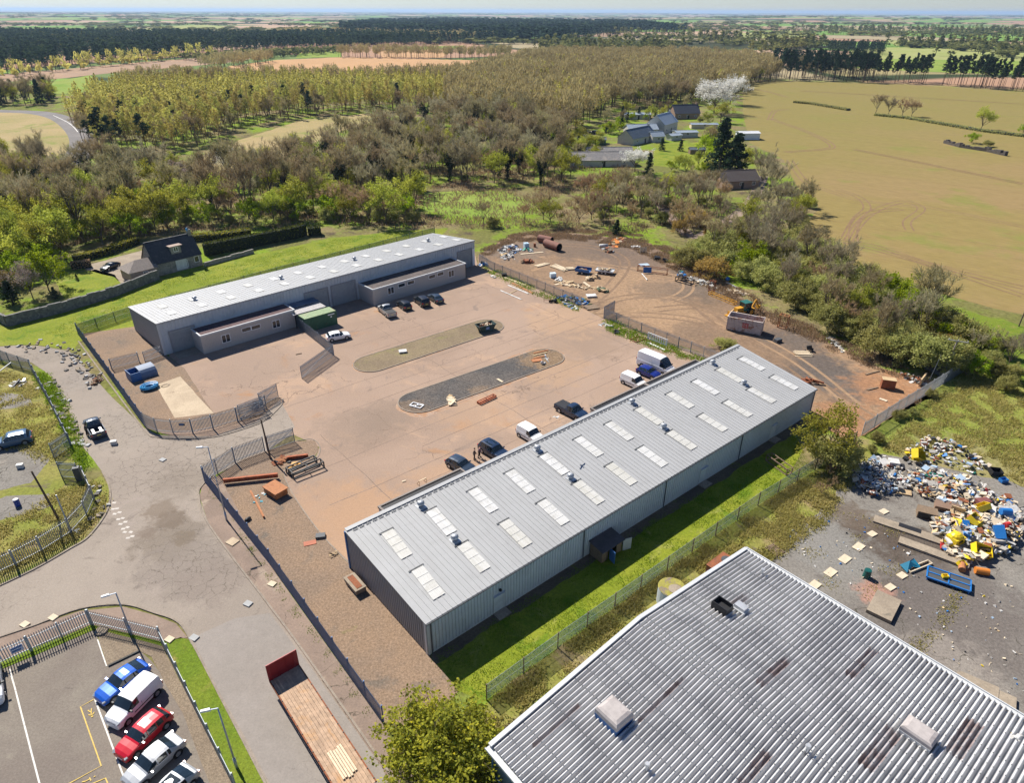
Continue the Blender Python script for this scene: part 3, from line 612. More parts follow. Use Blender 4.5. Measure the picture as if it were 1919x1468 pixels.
# ---- front shed (nearest long shed)
fs_ = thing("industrial_shed", "long grey metal shed with pale rooflights in rows, nearest to the road", "industrial shed", O, ROTU)
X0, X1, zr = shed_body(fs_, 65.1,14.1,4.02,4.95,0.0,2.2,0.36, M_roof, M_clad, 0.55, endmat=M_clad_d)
slope = math.atan2(0.93,14.1)
def rooflight(root, x, y0, y1, zf, xs=0.0, w_=1.25, n=4):
    f = MB()
    def P(xx, yy, dz): return (xx + xs * (yy - y0) / (y1 - y0), yy, zf(yy) + dz)
    f.add([P(x - w_ / 2, y0,.075), P(x + w_ / 2, y0,.075), P(x + w_ / 2, y1,.075), P(x - w_ / 2, y1,.075)],[(0,1,2,3)])
    for i in range(5):
        xx = x - w_ / 2 + w_ * i / 4
        f.beam(P(xx, y0,.07), P(xx, y1,.07),.04,.03)
    for i in range(1, n):
        yy = y0 + (y1 - y0) * i / n; f.beam(P(x - w_ / 2, yy, .085), P(x + w_ / 2, yy, .085),.05,.03)
    o = obj("rooflight", f, M_light, root)
    s = MB(); s.beam(P(x - w_ / 2 - .25, y1 + .12,.09), P(x + w_ / 2 + .15, y1 + .12,.09),.10,.05); obj("flashing", s, M_trim_d, o)
for aU, aL in ((2.97,2.65),(8.2,7.9),(13.6,13.15),(18.75,18.3),(23.9,23.55),(29.5,28.8),(34.9,34.2),(40.5,39.7),(46.9,46.0),(52.5,51.5),(58.1,57.1),(63.7,62.8)):
    rooflight(fs_, aU - .12,7.45,11.5, zr, .3); rooflight(fs_, aL - .15,1.6,5.6, zr, .3)
for (x, y) in ((7.85,12.6),(7.75,6.5),(24.1,12.6),(23.6,6.5),(41.0,12.8),(39.9,6.6),(58.8,12.9),(57.6,6.8)): flue(fs_, x, y, zr(y) + .03,.78)
rc = MB()
rc.beam((0.0,14.16,5.02),(67.3,14.16,5.02),.5,.06); obj("ridge_flashing", rc, M_roof2, fs_)
rd = MB()
for i in range(90): 
    x = .8 + i * .735; rd.box((x, 13.62 , 4.985),(.52,.07,.035))
obj("ridge_filler", rd, M_trim_d, fs_)
gt = MB(); gt.box0(-.12,-.24,3.86,65.2,-.125,3.97); obj("gutter", gt, M_trim_d, fs_)
for x in (.35,19.2,32.3,47.2,64.6):
    d = MB(); d.tube((x, -.17,0),(x, -.17,3.9),.055,.055,8); obj("downpipe", d, M_trim_d, fs_)
cp = MB(); cp.box0(-.1,-.1,0,.26,-.005,3.95); cp.box0(-.1,-.1,0,-.005,.26,3.95); obj("corner_trim", cp, M_trim, fs_)
bt = MB(); bt.beam((-.08,14.1,0),(-.08,14.1,4.9),.2,.22); obj("corner_trim", bt, M_blue, fs_)
for x in (7.45,39.1,54.4):
    d = MB(); d.box0(x, -.1,.05, x + 1.1,-.045,2.15); do = obj("door", d, M_clad, fs_)
    f = MB(); f.box0(x - .12,-.3,2.2, x + 1.22,-.05,2.27); f.box0(x - .08,-.13,.05, x - .01,-.05,2.2); f.box0(x + 1.11,-.13,.05, x + 1.18,-.05,2.2); obj("door_frame", f, M_trim, do)
    s = MB(); s.box0(x - .2,-1.1,0, x + 1.3,-.1,.14); obj("doorstep", s, M_slab, fs_)
for x in (7.6,):
    l = MB(); l.ball((x + .5,-.2,2.75),.16); obj("wall_lamp", l, M_black, fs_)
for (x0, x1) in ((5.5,16.5),(38.3,49.2),(49.35,61.3)): annex(fs_, x0, x1,14.2,17.55,3.0, M_black, fm=M_fasc)

# lean-to shack on the shed's grass side
sh = thing("shack", "dark lean-to shack with open doors against the metal shed", "shack", A(20.2,-1.9), ROTU)
b = MB(); b.box0(0,0,0,.08,1.75,1.6); b.box0(2.9,0,0,2.98,1.75,1.6); b.box0(0,1.67,0,2.98,1.75,1.75); b.box0(.08,0,0,.7,.08,1.6); b.box0(2.2,0,0,2.9,.08,1.6)
for x in (0.8,1.4): b.box0(x, 0,0, x + .09,.09,1.6)
obj("wall", b, M_woodd, sh)
r = MB(); r.add([(-.2,-.25,1.62),(3.2,-.25,1.62),(3.2,1.8,1.95),(-.2,1.8,1.95),(-.2,-.25,1.55),(3.2,-.25,1.55),(3.2,1.8,1.88),(-.2,1.8,1.88)],[(0,1,2,3),(7,6,5,4),(0,4,5,1),(1,5,6,2),(2,6,7,3),(3,7,4,0)]); obj("roof", r, M_felt, sh)
d = MB(); d.box((1.0,-.5,.8),(.06,.9,1.5), R(-12)); tag(obj("door", d, M_blue, sh), "blue door swung open")
d = MB(); d.box((3.5,-.3,.85),(1.0,.06,1.5), R(-18)); tag(obj("door", d, paint("grey_door", (.4,.41,.42)), sh), "pale grey door swung open")

# ---- back shed
O2 = A(0.26,78.17); E2 = A(67.6,82.0); ROT2 = head(O2, E2); U2 = Vector((math.cos(ROT2), math.sin(ROT2),0)); V2 = Vector((-U2.y, U2.x, 0))
def A2(a, b, z=0.0): return O2 + U2 * a + V2 * b + Vector((0,0, z))
def ab2(px, py, z=0.0):
    p = g(px, py, z) - O2; return p.dot(U2), p.dot(V2)
bs = thing("industrial_shed", "long pale-roofed metal shed with two pebble-dashed offices, beside the bright lawn", "industrial shed", O2, ROT2)
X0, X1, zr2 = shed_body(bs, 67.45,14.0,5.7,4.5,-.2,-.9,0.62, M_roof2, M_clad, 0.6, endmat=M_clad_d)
cp = MB(); cp.box0(-.1,-.1,0,.25,-.03,5.6); obj("corner_trim", cp, M_trim, bs)
gt = MB(); gt.box0(-.1,-.2,5.5,67.5,-.13,5.64); obj("fascia", gt, M_roof2, bs)
for i in range(13):
    x = 3.0 + i * 5.15
    for (y0, y1, dx) in ((2.6,4.9,0.0),(7.6,9.9,0.2)):
        f = MB(); f.add([(x + dx, y0, zr2(y0) + .07),(x + dx + 1.25, y0, zr2(y0) + .07),(x + dx + 1.25, y1, zr2(y1) + .07),(x + dx, y1, zr2(y1) + .07)],[(0,1,2,3)]); obj("rooflight", f, M_light, bs)
for qx, qy in ((365,562),(527,523),(664,487),(802,452)):
    x, y = ab2(qx, qy, 5.1); flue(bs, x, y, zr2(y) + .03,.8)
# roller doors
for (x0, x1, z1) in ((1.6,6.0 - .6,3.6),(26.0,30.6,3.9),(31.6,36.6,3.9),(62.6,66.4,3.9)):
    d = MB()
    for i in range(int(z1 / .16)): d.box0(x0,-.10 if i % 2 else -.12,.05 + i * .16, x1,-.05,.05 + (i + 1) * .16)
    do = obj("roller_door", d, M_door, bs)
    f = MB(); f.box0(x0 - .25,-.2,0, x0 - .01,-.05, z1 + .3); f.box0(x1 + .01,-.2,0, x1 + .25,-.05, z1 + .3); f.box0(x0 - .01,-.2, z1 + .08, x1 + .01,-.05, z1 + .3); obj("door_frame", f, M_clad_d, do)
dw = MB(); dw.box0(3.9 + 2.4,-.12,.02,3.9 + 3.4,-.05,2.2); tag(obj("door", dw, M_white, bs), "white side door")
dn = MB(); dn.box0(66.7,-.14,.1,67.3,-.05,3.9); obj("door_trim", dn, M_white, bs)
for (pa, pb, k_) in (((384,665),(556,612),1),((700,573),(893 - 18,522),2)):
    xa, ya = ab2(*pa); xb, yb = ab2(*pb); ym = (ya + yb) / 2
    an = annex(bs, xa, xb, ym, -.06,3.3, M_felt2 if k_ == 1 else M_felt, "office")
    def wx(px_, py_):  # pixel on the office front wall -> x along
        lo, hi = 0,4
        for _ in range(30):
            m = (lo + hi) / 2
            if ab2(px_, py_, m)[1] < ym: lo = m      # higher points come nearer
            else: hi = m
        # choose z where the point lies on the wall plane
        best = min((abs(ab2(px_, py_, z / 50)[1] - ym), z / 50) for z in range(0,200))[1]
        return ab2(px_, py_, best)[0], best
    ws = [((416,627),(431,642),1),((454,612),(469,623),0),((472,607),(487,619),0),((509,599),(526,616),1)] if k_ == 1 else \
         [((726,537),(739,553),1),((745,530),(760,539),0),((763,525),(777,534),0),((802,514),(817,523),0),((818,509),(833,518),0),((839,506),(852,520),1)]
    for (p0, p1, big) in ws:
        x0_, z0_ = wx((p0[0] + p1[0]) / 2,(p0[1] + p1[1]) / 2)
        if big: window(an, x0_ - .75, ym, z0_ - .7,1.5,1.45, bars=1)
        else: window(an, x0_ - .85, ym, z0_ - .4,1.7,.8, bars=0)
    dd = MB(); xd = xa + (xb - xa) * .36
    dp = MB(); dp.tube((xb - .1, ym - .06,0),(xb - .1, ym - .06,3.2),.05,.05,8); obj("downpipe", dp, M_black, an)
ds = MB(); ds.box0(1.2,-3.2,0,6.2,-.1,.06); sl = single("concrete_ramp", "grey concrete apron outside the back shed's corner roller door", "ramp", ds, M_slab, O2, ROT2)

# ---- corrugated shed (bottom right)
CO = A(-2.7,-12.6); CL, CLEN, ze, zrg = 31.2,50.0,4.4,6.05
cs_ = thing("corrugated_shed", "wide corrugated shed with rust-streaked two-slope roof and white verge", "shed", CO, ROTU)
def k_roof():
    k = NB("weathered_corrugated_sheet"); p = k.oc()
    c = k.mix(k.step(k.noise(p, 0.35,5,0.65),0.4,0.65),(0.52,0.515,0.505),(0.41,0.405,0.40))
    c = k.mix(k.step(k.noise(k.mapv(p, scale=(0.12,1.6,1)),1.0,5,0.7),0.60,0.76), c, (0.31,0.265,0.245))
    c = k.mix(k.step(k.noise(k.mapv(p, scale=(0.25,3,1), loc=(4,9,0)),1.0,5,0.7),0.68,0.78), c, (0.22,0.165,0.145))
    c = k.mix(k.step(k.noise(p, 5.0,4,0.7),0.64,0.70), c, (0.10,0.085,0.08))
    return k.done(c, 0.5,0,0.4)
M_corr = k_roof()
pitch, amp = 0.376,0.15
def zc(x): return ze + (zrg - ze) * (1 - abs(x - CL / 2) / (CL / 2)) if 0 <= x <= CL else ze
xs = [0 - .15,2.6,5.2,7.8,10.4,13, CL / 2 - .5, CL / 2, CL / 2 + .5,18.2,20.8,23.4,26,28.6, CL + .15]
SUB = 12; n = int(CLEN / pitch); mb = MB(); vv = []; rng = random.Random(4)
for j in range(n * SUB + 1):
    y = -CLEN * j / (n * SUB); ph = 2 * math.pi * j / SUB; s = math.cos(ph); s = max(-1, min(1, s * 1.5))
    for x in xs:
        zz_ = zc(min(max(x, 0), CL)) - (.12 if abs(x - CL / 2) < .01 else 0)
        vv.append((x, y, zz_ + amp * s))
nx = len(xs)
mb.add(vv, [(j * nx + i, (j + 1) * nx + i, (j + 1) * nx + i + 1, j * nx + i + 1) for j in range(n * SUB) for i in range(nx - 1)])
rf = obj("roof", mb, M_corr, cs_, True)
# lap seams and fixings
lap = MB()
for x in xs[1:-1]:
    for j in range(n):
        y = -CLEN * (j + 0.0) / n
        lap.box((x, y, zc(x) + amp + .02),(.07,.07,.05))
for x in (1.2,9.1,11.9,19.3,22.1,24.7):
    for j in range(n): lap.box((x, -CLEN * j / n, zc(x) + amp + .015),(.06,.06,.04))
obj("fixings", lap, M_trim_d, rf)
wl = MB()
wl.add([(.1,-.1,0),(CL - .1,-.1,0),(CL - .1,-.1, ze - .1),(CL / 2,-.1, zrg - .1),(.1,-.1, ze - .1)],[(4,3,2,1,0)])
wl.box0(.02,-CLEN, 0,.12,-.1, ze - .12); wl.box0(CL - .12,-CLEN, 0, CL - .02,-.1, ze - .12)
obj("wall", wl, paint("blue_grey_cladding", (0.22,0.30,0.40),0.6,0,.15,((.3,.3,.3),.5,.5,.7)), cs_)
vg = MB()
for x0, x1 in ((-.25, CL / 2),(CL / 2, CL + .25)): vg.beam((x0,.02, zc(min(max(x0,0), CL)) + .16),(x1,.02, zc(min(max(x1,0), CL)) + .16),.34,.14)
obj("verge_trim", vg, M_trim, cs_)
gu = MB(); gu.box0(CL + .1,-CLEN, ze - .12, CL + .42,.15, ze + .02); gu.box0(CL + .42,-CLEN, ze - .12, CL + .52,.15, ze + .12); obj("gutter", gu, M_trim, cs_)
gu = MB(); gu.box0(-.55,-CLEN, ze - .15,-.15,.15, ze - .06); gu.box0(-.62,-CLEN, ze - .15,-.55,.15, ze + .06); obj("gutter", gu, M_trim, cs_)
pf = MB(); pf.tube((-.5,-.6, ze - .1),(-.5,-.6,0.1),.07,.07,8); pf.tube((-.5,-1.0,2.2),(-.5,-9,2.0),.06,.06,8); obj("downpipe", pf, M_blue, cs_)
orr = MB(); orr.box0(CL + .06,-CLEN, ze - .5, CL + .12,-16, ze - .14); obj("barge_board", orr, M_rusto, cs_)
def con(px_, py_):   # pixel on the corrugated roof -> local x, y
    z = 5.2
    for _ in range(30):
        p = g(px_, py_, z) - CO; x, y = p.dot(U), p.dot(V); z = zc(min(max(x, 0), CL)) + .1
    return x, y, z
M_rl = paint("stained_rooflight", (0.235,0.185,0.17),0.6,0,.3,((0.36,0.345,0.34),.7,.40,.60))
def curved_sheet(x0, x1, y0, ncorr, mat):
    j0 = round(-y0 * n / CLEN) * SUB; mb = MB(); vv = []
    for j in range(ncorr * SUB + 1):
        jj = j0 + j; y = -CLEN * jj / (n * SUB); s = max(-1, min(1, math.cos(2 * math.pi * jj / SUB) * 1.5))
        for x in (x0, x1): vv.append((x, y, zc(x) + amp * s + .012))
    mb.add(vv, [(j * 2,(j + 1) * 2,(j + 1) * 2 + 1, j * 2 + 1) for j in range(ncorr * SUB)]); obj("rooflight", mb, mat, rf, True)
for (pa, pb, nc_) in (((1005,1405),(1090,1325),1),((1200,1355),(1280,1270),1),((1420,1280),(1475,1233),2),((1390,1468),(1445,1415),2),((1590,1265),(1640,1218),2),((1605,1425),(1670,1362),3),((1775,1405),(1825,1350),3),((1350,1150),(1398,1118),2)):
    x0, y0, _ = con(*pa); x1, y1, _ = con(*pb); curved_sheet(min(x0, x1), max(x0, x1),(y0 + y1) / 2 + .3, nc_, M_rl)
def big_vent(px_, py_, sx_, sy_, h_, skirt, name="roof_ventilator", rot=0.0):
    x, y, z = con(px_, py_)
    b = MB(); b.box0(x - sx_ / 2 - .1, y - sy_ / 2 - .1, z - .3, x + sx_ / 2 + .1, y + sy_ / 2 + .1, z + .25); o = obj(name, b, skirt, cs_)
    c = MB(); e = .12
    lo = [(x - sx_ / 2, y - sy_ / 2),(x + sx_ / 2, y - sy_ / 2),(x + sx_ / 2, y + sy_ / 2),(x - sx_ / 2, y + sy_ / 2)]
    def ring(k_, zz_): return [(x + (p[0] - x) * k_, y + (p[1] - y) * k_, zz_) for p in lo]
    rings = [ring(1.12, z + .25), ring(1.12, z + .25 + h_ * .55), ring(1.0, z + .25 + h_ * .85), ring(.75, z + .25 + h_)]
    vs = [p for r_ in rings for p in r_]
    c.add(vs, [(i * 4 + j, i * 4 + (j + 1) % 4,(i + 1) * 4 + (j + 1) % 4,(i + 1) * 4 + j) for i in range(3) for j in range(4)] + [(12,13,14,15)])
    obj("hood", c, paint("aged_grey_hood", (0.40,0.36,0.34),.8,0,.15,((.3,.26,.25),.8,.5,.7)), o)
big_vent(1150,1345,1.6,1.9,.7, M_blue); big_vent(1720,1380,1.3,1.9,.55, M_trim)
x, y, z = con(1352,1142)
b = MB(); b.box0(x - .5, y - .75, z - .1, x + .5, y - .68, z + .65); b.box0(x - .5, y + .68, z - .1, x + .5, y + .75, z + .65); b.box0(x - .5, y - .68, z - .1, x - .43, y + .68, z + .75); b.box0(x + .43, y - .68, z - .1, x + .5, y + .68, z + .75); b.box0(x - .43, y - .68, z - .1, x + .43, y + .68, z + .3)
obj("roof_vent", b, M_black, cs_)
x, y, z = con(1388,1142); b = MB(); b.box0(x - .35, y - .5, z - .1, x + .35, y + .5, z + .45); b.box0(x - .5, y - .62, z + .05, x + .5, y + .62, z + .16); obj("roof_vent", b, M_galv, cs_)
for q in ((1212,1442),(1428,1076),(1512,1408)):
    x, y, z = con(*q); b = MB(); b.tube((x, y, z - .1),(x, y, z + .55),.12,.12,10); b.tube((x, y, z + .5),(x, y, z + .62),.2,.16,10); obj("roof_vent", b, M_galv, cs_)

# ---- cottage by the lawn
M_stone = paint("stone_wall", (0.27,0.25,0.22),0.95,0,.35,((.16,.15,.14),1.2,.5,.65),2.5)
M_tile = paint("dark_roof_tile", (0.048,0.048,0.056),0.75,0,.25,((.09,.085,.085),.8,.5,.7),3)
M_tile2 = paint("brown_roof_tile", (0.20,0.165,0.14),0.8,0,.2,((.14,.115,.1),.8,.5,.7),3)
def gable(root, L, W, he, hr, mw, mr, over=.25, courses=.33, x0=0.0, y0=0.0):
    """box with a ridge along x, y from y0 to y0+W"""
    wv = MB(); wv.box0(x0, y0,0, x0 + L, y0 + W, he)
    for x in (x0, x0 + L): wv.add([(x, y0, he),(x, y0 + W, he),(x, y0 + W / 2, hr - .02)],[(0,1,2) if x > x0 else (2,1,0)])
    obj("wall", wv, mw, root)
    r = MB(); s = (hr - he) / (W / 2); th = .12
    for sg in (-1,1):
        N = max(4, int(math.hypot(W / 2, hr - he) / courses))
        for i in range(N):
            t0, t1 = i / N, (i + 1) / N
            def yz(t, dz=0): 
                yy = (W / 2 + over) * (1 - t); return (y0 + W / 2 + sg * yy, hr - s * yy + dz)
            a, b_ = yz(t0,.06), yz(t1,.03)
            q = [(x0 - over, *a),(x0 + L + over, *a),(x0 + L + over, *b_),(x0 - over, *b_)]
            ql = [(p[0], p[1], p[2] - th) for p in q]
            f = [(0,1,2,3),(7,6,5,4),(0,4,5,1),(1,5,6,2),(2,6,7,3),(3,7,4,0)]
            if sg > 0: f = [t[::-1] for t in f]
            r.add(q + ql, f)
    r.beam((x0 - over, y0 + W / 2, hr + .06),(x0 + L + over, y0 + W / 2, hr + .06),.3,.1)
    return obj("roof", r, mr, root)
p0, p1 = g(297,518), g(381,497)
ct = thing("cottage", "stone cottage with dark tiled roof, dormer and side extension beyond the lawn", "house", p0, head(p0, p1))
CLn = (p1 - p0).length; print("cottage length", CLn)
rfc = gable(ct, CLn, 6.5,2.8,6.6, M_stone, M_tile, .2,.36)
dm = MB(); xm = CLn * .52; dm.box0(xm - 1.1,0.75,3.6, xm + 1.1,3.0,5.3); dmo = obj("dormer", dm, M_stone, rfc)
r = MB(); r.box0(xm - 1.4,.35,5.3, xm + 1.4,3.3,5.45); tag(obj("dormer_roof", r, paint("copper_brown_felt", (.33,.24,.19),.8), ct), "flat brown dormer roof")
window(ct, xm - .5,.75,4.1,1.0,1.0, bars=1, frame=M_white)
window(ct, CLn * .57,0,.5,1.1,1.6, bars=0); window(ct, CLn * .83,0,1.0,1.1,1.4, bars=0)
wp = MB(); wp.box0(CLn * .42,-.05,.2, CLn * .66,.0,2.4); obj("render_patch", wp, paint("white_render", (.6,.6,.58),.9), ct)
ch = MB(); ch.box0(CLn - .6,2.85,5.6, CLn + .1,3.65,7.6); ch.tube((CLn - .25,3.25,7.6),(CLn - .25,3.25,8.1),.16,.13,10); co_ = obj("chimney", ch, M_stone, ct)
sdm = MB(); sdm.ball((CLn - .6,3.1,7.6),.42, sq=(.35,1,1)); tag(obj("satellite_dish", sdm, paint("bright_blue_dish", (.06,.32,.62),.4), ct), "bright blue dish by the chimney")
# hipped extension
ex = MB(); ex.box0(-5.6,-.6,0,-.05,4.6,2.3); obj("extension", ex, paint("pinkish_harl", (.33,.25,.21),.95,0,.15), ct)
hp = MB(); zE, zR = 2.3,3.9
hv = [(-6.0,-1.0, zE),(.1,-1.0, zE),(.1,5.0, zE),(-6.0,5.0, zE),(-3.2,2.0, zR),(0.1,2.0, zR)]
hp.add(hv, [(0,1,5,4),(2,3,4,5),(3,0,4)]); obj("extension_roof", hp, M_tile2, ct)
window(ct, -3.0,-.6,.8,1.0,1.1)
# garden wall and hedge
def wall_run(name, label, pxs, th, h, m, rough=.12, cat="wall", kind=None, group=None, world=False):
    pts = pxs if world else [g(*p) for p in pxs]; mb = MB(); rng = random.Random(len(name))
    for a, b_ in zip(pts[:-1], pts[1:]):
        L = (b_ - a).length; k = max(1, int(L / 1.1)); d = (b_ - a).normalized(); nn = Vector((-d.y, d.x, 0))
        for i in range(k):
            q0, q1 = a.lerp(b_, i / k), a.lerp(b_, (i + 1) / k)
            hh = h + rng.uniform(-rough, rough); t = th + rng.uniform(-.03,.03)
            mb.beam(q0 + Vector((0,0, hh / 2)), q1 + Vector((0,0, hh / 2)), t, hh)
    return single(name, label, cat, mb, m, group=group)
M_oldwall = paint("old_stone_wall", (0.15,0.145,0.135),0.95,0,.45,((.28,.26,.235),1.0,.52,.68),2.0)
wall_run("stone_wall", "long old grey stone wall between cottage garden and lawn", [(15,612),(120,585),(215,556),(298,523)],.5,2.0, M_oldwall)
wall_run("stone_wall", "low pale stone wall running right from the cottage", [(383,500),(475,474)],.45,.9, M_stone)
wall_run("stone_wall", "short end of the old stone wall at the picture's left edge", [(-20,590),(15,611)],.5,1.9, M_oldwall)

# ---- farm on the right, and bungalow
M_slate = paint("blue_grey_slate", (0.11,0.135,0.165),0.55,0,.2,((.16,.18,.2),.6,.5,.7),2)
M_slate2 = paint("dark_slate", (0.065,0.07,0.085),0.6,0,.2)
M_palew = paint("pale_render", (.50,.48,.44),.9,0,.12)
M_zinc = paint("pale_sheet_roof", (.32,.37,.42),.45,0,.1)
M_brick = paint("brown_wall", (.28,.19,.14),.9,0,.2)
M_asb = paint("lichened_sheet_roof", (.23,.215,.205),.85,0,.2,((.34,.3,.26),.3,.5,.65))
def house(label, c, L, W, he, hr, deg, mw, mr, wins=3, chim=True, name="farmhouse", cat="house"):
    p = g(*c); h_ = thing(name, label, cat, p, R(deg))
    rf_ = gable(h_, L, W, he, hr, mw, mr, .3,.5,-L / 2,-W / 2)
    for i in range(wins):
        x = -L / 2 + L * (i + .5) / wins - .5; window(h_, x, -W / 2,1.0,1.1,1.1, bars=1)
    if wins > 1: d_ = MB(); d_.box0(.1,-W / 2 - .06,0,1.0,-W / 2,2.0); obj("door", d_, M_black, h_)
    if chim:
        c_ = MB(); c_.box0(L / 2 - .9,-.35, hr - .5, L / 2 - .2,.35, hr + .9); obj("chimney", c_, mw, rf_)
    return h_
house("dark slate-roofed brown house, rearmost of the farm buildings", (1281,221),14,9,3.0,6.8,12, M_brick, M_slate2,3)
house("tall blue-grey gabled farmhouse at the centre of the farm group", (1240,246),15,9,4.2,8.0,55, M_palew, M_zinc, 3)
house("low shed with blue-white sheet roof behind the farm garden", (1318,240),13,4,2.0,2.4,2, M_woodp, M_zinc, 1, False, "outbuilding", "outbuilding")
house("small pale lean-to joined to the farmhouse's right side", (1262,262),6,4,2.2,2.8,30, M_palew, M_zinc, 1, False, "outbuilding", "outbuilding")
house("low wide farmhouse wing with pale blue-grey roof", (1200,252),14,8,2.8,4.6,12, M_palew, M_zinc, 3, False)
house("dark blue slate-roofed farm wing facing the blossom tree", (1193,266),18,8,2.8,6.0,48, M_palew, M_slate, 3)
house("small gabled porch wing with pale roof in front of the farmhouse", (1228,265),6,5,2.6,4.2,20, M_palew, M_zinc, 1, False)
house("long low barn with lichened sheet roof beside the blossom tree", (1125,308),24,9,2.4,4.6,4, M_palew, M_asb, 3, False, "barn", "barn")
house("low grey-roofed outbuilding behind the long barn", (1140,292),18,5,2.2,3.4,4, M_palew, M_asb, 2, False, "outbuilding", "outbuilding")
house("flat pale outbuilding at the back left of the farm", (1192,222),14,6,2.4,3.0,6, M_palew, M_zinc, 2, False, "outbuilding", "outbuilding")
house("flat-roofed grey garage block right of the farmhouse", (1283,256),10,6,2.3,2.7,10, M_palew, M_zinc, 1, False, "garage", "garage")
house("white sheet-metal field shed at the edge of the crop field", (1400,260),9,6,2.8,3.3,4, paint("white_sheet", (.62,.66,.7),.5), paint("white_roof_sheet", (.68,.68,.68),.5),0, False, "field_shed", "shed")
house("small dark-green garden shed on the farm lawn", (1305,288),6,3,1.9,2.5,3, M_woodd, M_slate, 1, False, "garden_shed", "shed")
house("small green-sided shed left of the farm drive", (1123,269),5,4,2.0,2.7,3, paint("green_boards", (.06,.16,.12),.8), M_slate, 0, False, "garden_shed", "shed")
house("bungalow with dark brown hipped roof among trees below the farm", (1375,348),13,9,2.6,5.0,12, M_brick, paint("dark_brown_tile", (.075,.06,.055),.8),3, False, "bungalow", "house")
# ------------------------------------------------------------------ fences, gates, poles
M_pal = paint("palisade_steel", (0.17,0.205,0.25),0.5,0.15,0.15)
M_palg = paint("grey_palisade", (0.30,0.32,0.34),0.5,0.15,0.15)
M_palb = paint("sky_tinted_palisade", (0.05,0.115,0.25),0.5,0.1,0.2)  # blue of the sky on shaded galvanised pales, put into the colour
M_palw = paint("pale_palisade", (0.50,0.52,0.53),0.5,0.1,0.12)
M_palc = paint('car_park_palisade', (.30,.34,.37),.5,.1,.12)
def mesh_mat(name, col, alpha):
    k = NB(name); k.done(col, 0.7,0,0.2)
    tr = k.n("ShaderNodeBsdfTransparent"); mx = k.n("ShaderNodeMixShader"); mx.inputs[0].default_value = alpha
    k.link(tr.outputs[0], mx.inputs[1]); k.link(k.b.outputs[0], mx.inputs[2]); k.link(mx.outputs[0], k.out.inputs[0]); return k.mat
M_link = mesh_mat("chain_link_mesh", (0.28,0.36,0.31),0.38)
M_weld = mesh_mat("green_weld_mesh", (0.10,0.16,0.10),0.38)
M_conpost = paint("rusty_angle_post", (0.20,0.13,0.09),0.85,0,.25)

def palisade(name, label, pxs, h=2.4, pitch=0.17, pw=0.075, m=None, every=2.75, cat="fence", group=None, world=False, rails=2, lean=0.0):
    pts = [Vector(p) for p in pxs] if world else [g(*p) for p in pxs]
    m = m or M_pal; o = thing(name, label, cat, pts[0],0, group); base = pts[0]
    pl, rl = MB(), MB(); posts = []
    for a, b in zip(pts[:-1], pts[1:]):
        a, b = a - base, b - base; L = (b - a).length
        if L < .05: continue
        d = (b - a).normalized(); nn = Vector((-d.y, d.x, 0)); rz = math.atan2(d.y, d.x); n = max(1, int(L / pitch))
        for i in range(n):
            q = a + d * (L * (i + .5) / n)
            M = Matrix.Translation(q) @ Matrix.Rotation(rz, 4, 'Z'); w2 = pw / 2
            vs = [M @ Vector(p) for p in ((-w2,-.018,.06),(0,.018,.06),(w2,-.018,.06),(-w2,-.018, h - .12),(0,.018, h),(w2,-.018, h - .12),(-w2,-.026,.06),(w2,-.026,.06),(w2,-.026, h - .12),(-w2,-.026, h - .12))]
            pl.add(vs, [(0,1,4,3),(1,2,5,4),(7,6,9,8),(3,4,5)])
        for zz in ((.35, h - .45) if rails == 2 else (.3, h * .5, h - .4)):
            rl.beam(a + nn * .05 + Vector((0,0, zz)), b + nn * .05 + Vector((0,0, zz)),.05,.06)
        k = max(1, round(L / every))
        for i in range(k): posts.append(a + d * (L * i / k) + nn * .10)
        last = b + nn * .10
    posts.append(last)
    obj("pales", pl, m, o); obj("rails", rl, m, o)
    for q in posts:
        p = MB(); p.box0(-.05,-.06,0,.05,.06, h - .1); obj("post", p, m, o, loc=q)
    return o
def meshfence(name, label, pxs, h, mm, pm, every=3.0, cat="fence", world=False, bent=False, ph=None):
    pts = [Vector(p) for p in pxs] if world else [g(*p) for p in pxs]; o = thing(name, label, cat, pts[0]); base = pts[0]; sh_ = MB(); posts = []; wr = MB()
    for a, b in zip(pts[:-1], pts[1:]):
        a, b = a - base, b - base; L = (b - a).length; d = (b - a).normalized()
        sh_.beam(a + Vector((0,0, h / 2 + .04)), b + Vector((0,0, h / 2 + .04)),.012, h)
        for zz in (h * .5, h): wr.beam(a + Vector((0,0, zz)), b + Vector((0,0, zz)),.02,.02)
        k = max(1, round(L / every))
        for i in range(k): posts.append(a + d * (L * i / k))
    posts.append(b)
    obj("mesh_panel", sh_, mm, o); obj("line_wire", wr, M_galv, o)
    for q in posts:
        p = MB(); p.box0(-.045,-.045,0,.045,.045, ph or h + .1)
        if bent: p.beam((0,0, h + .08),(.22,-.22, h + .38),.06,.06)
        obj("post", p, pm, o, loc=q)
    return o
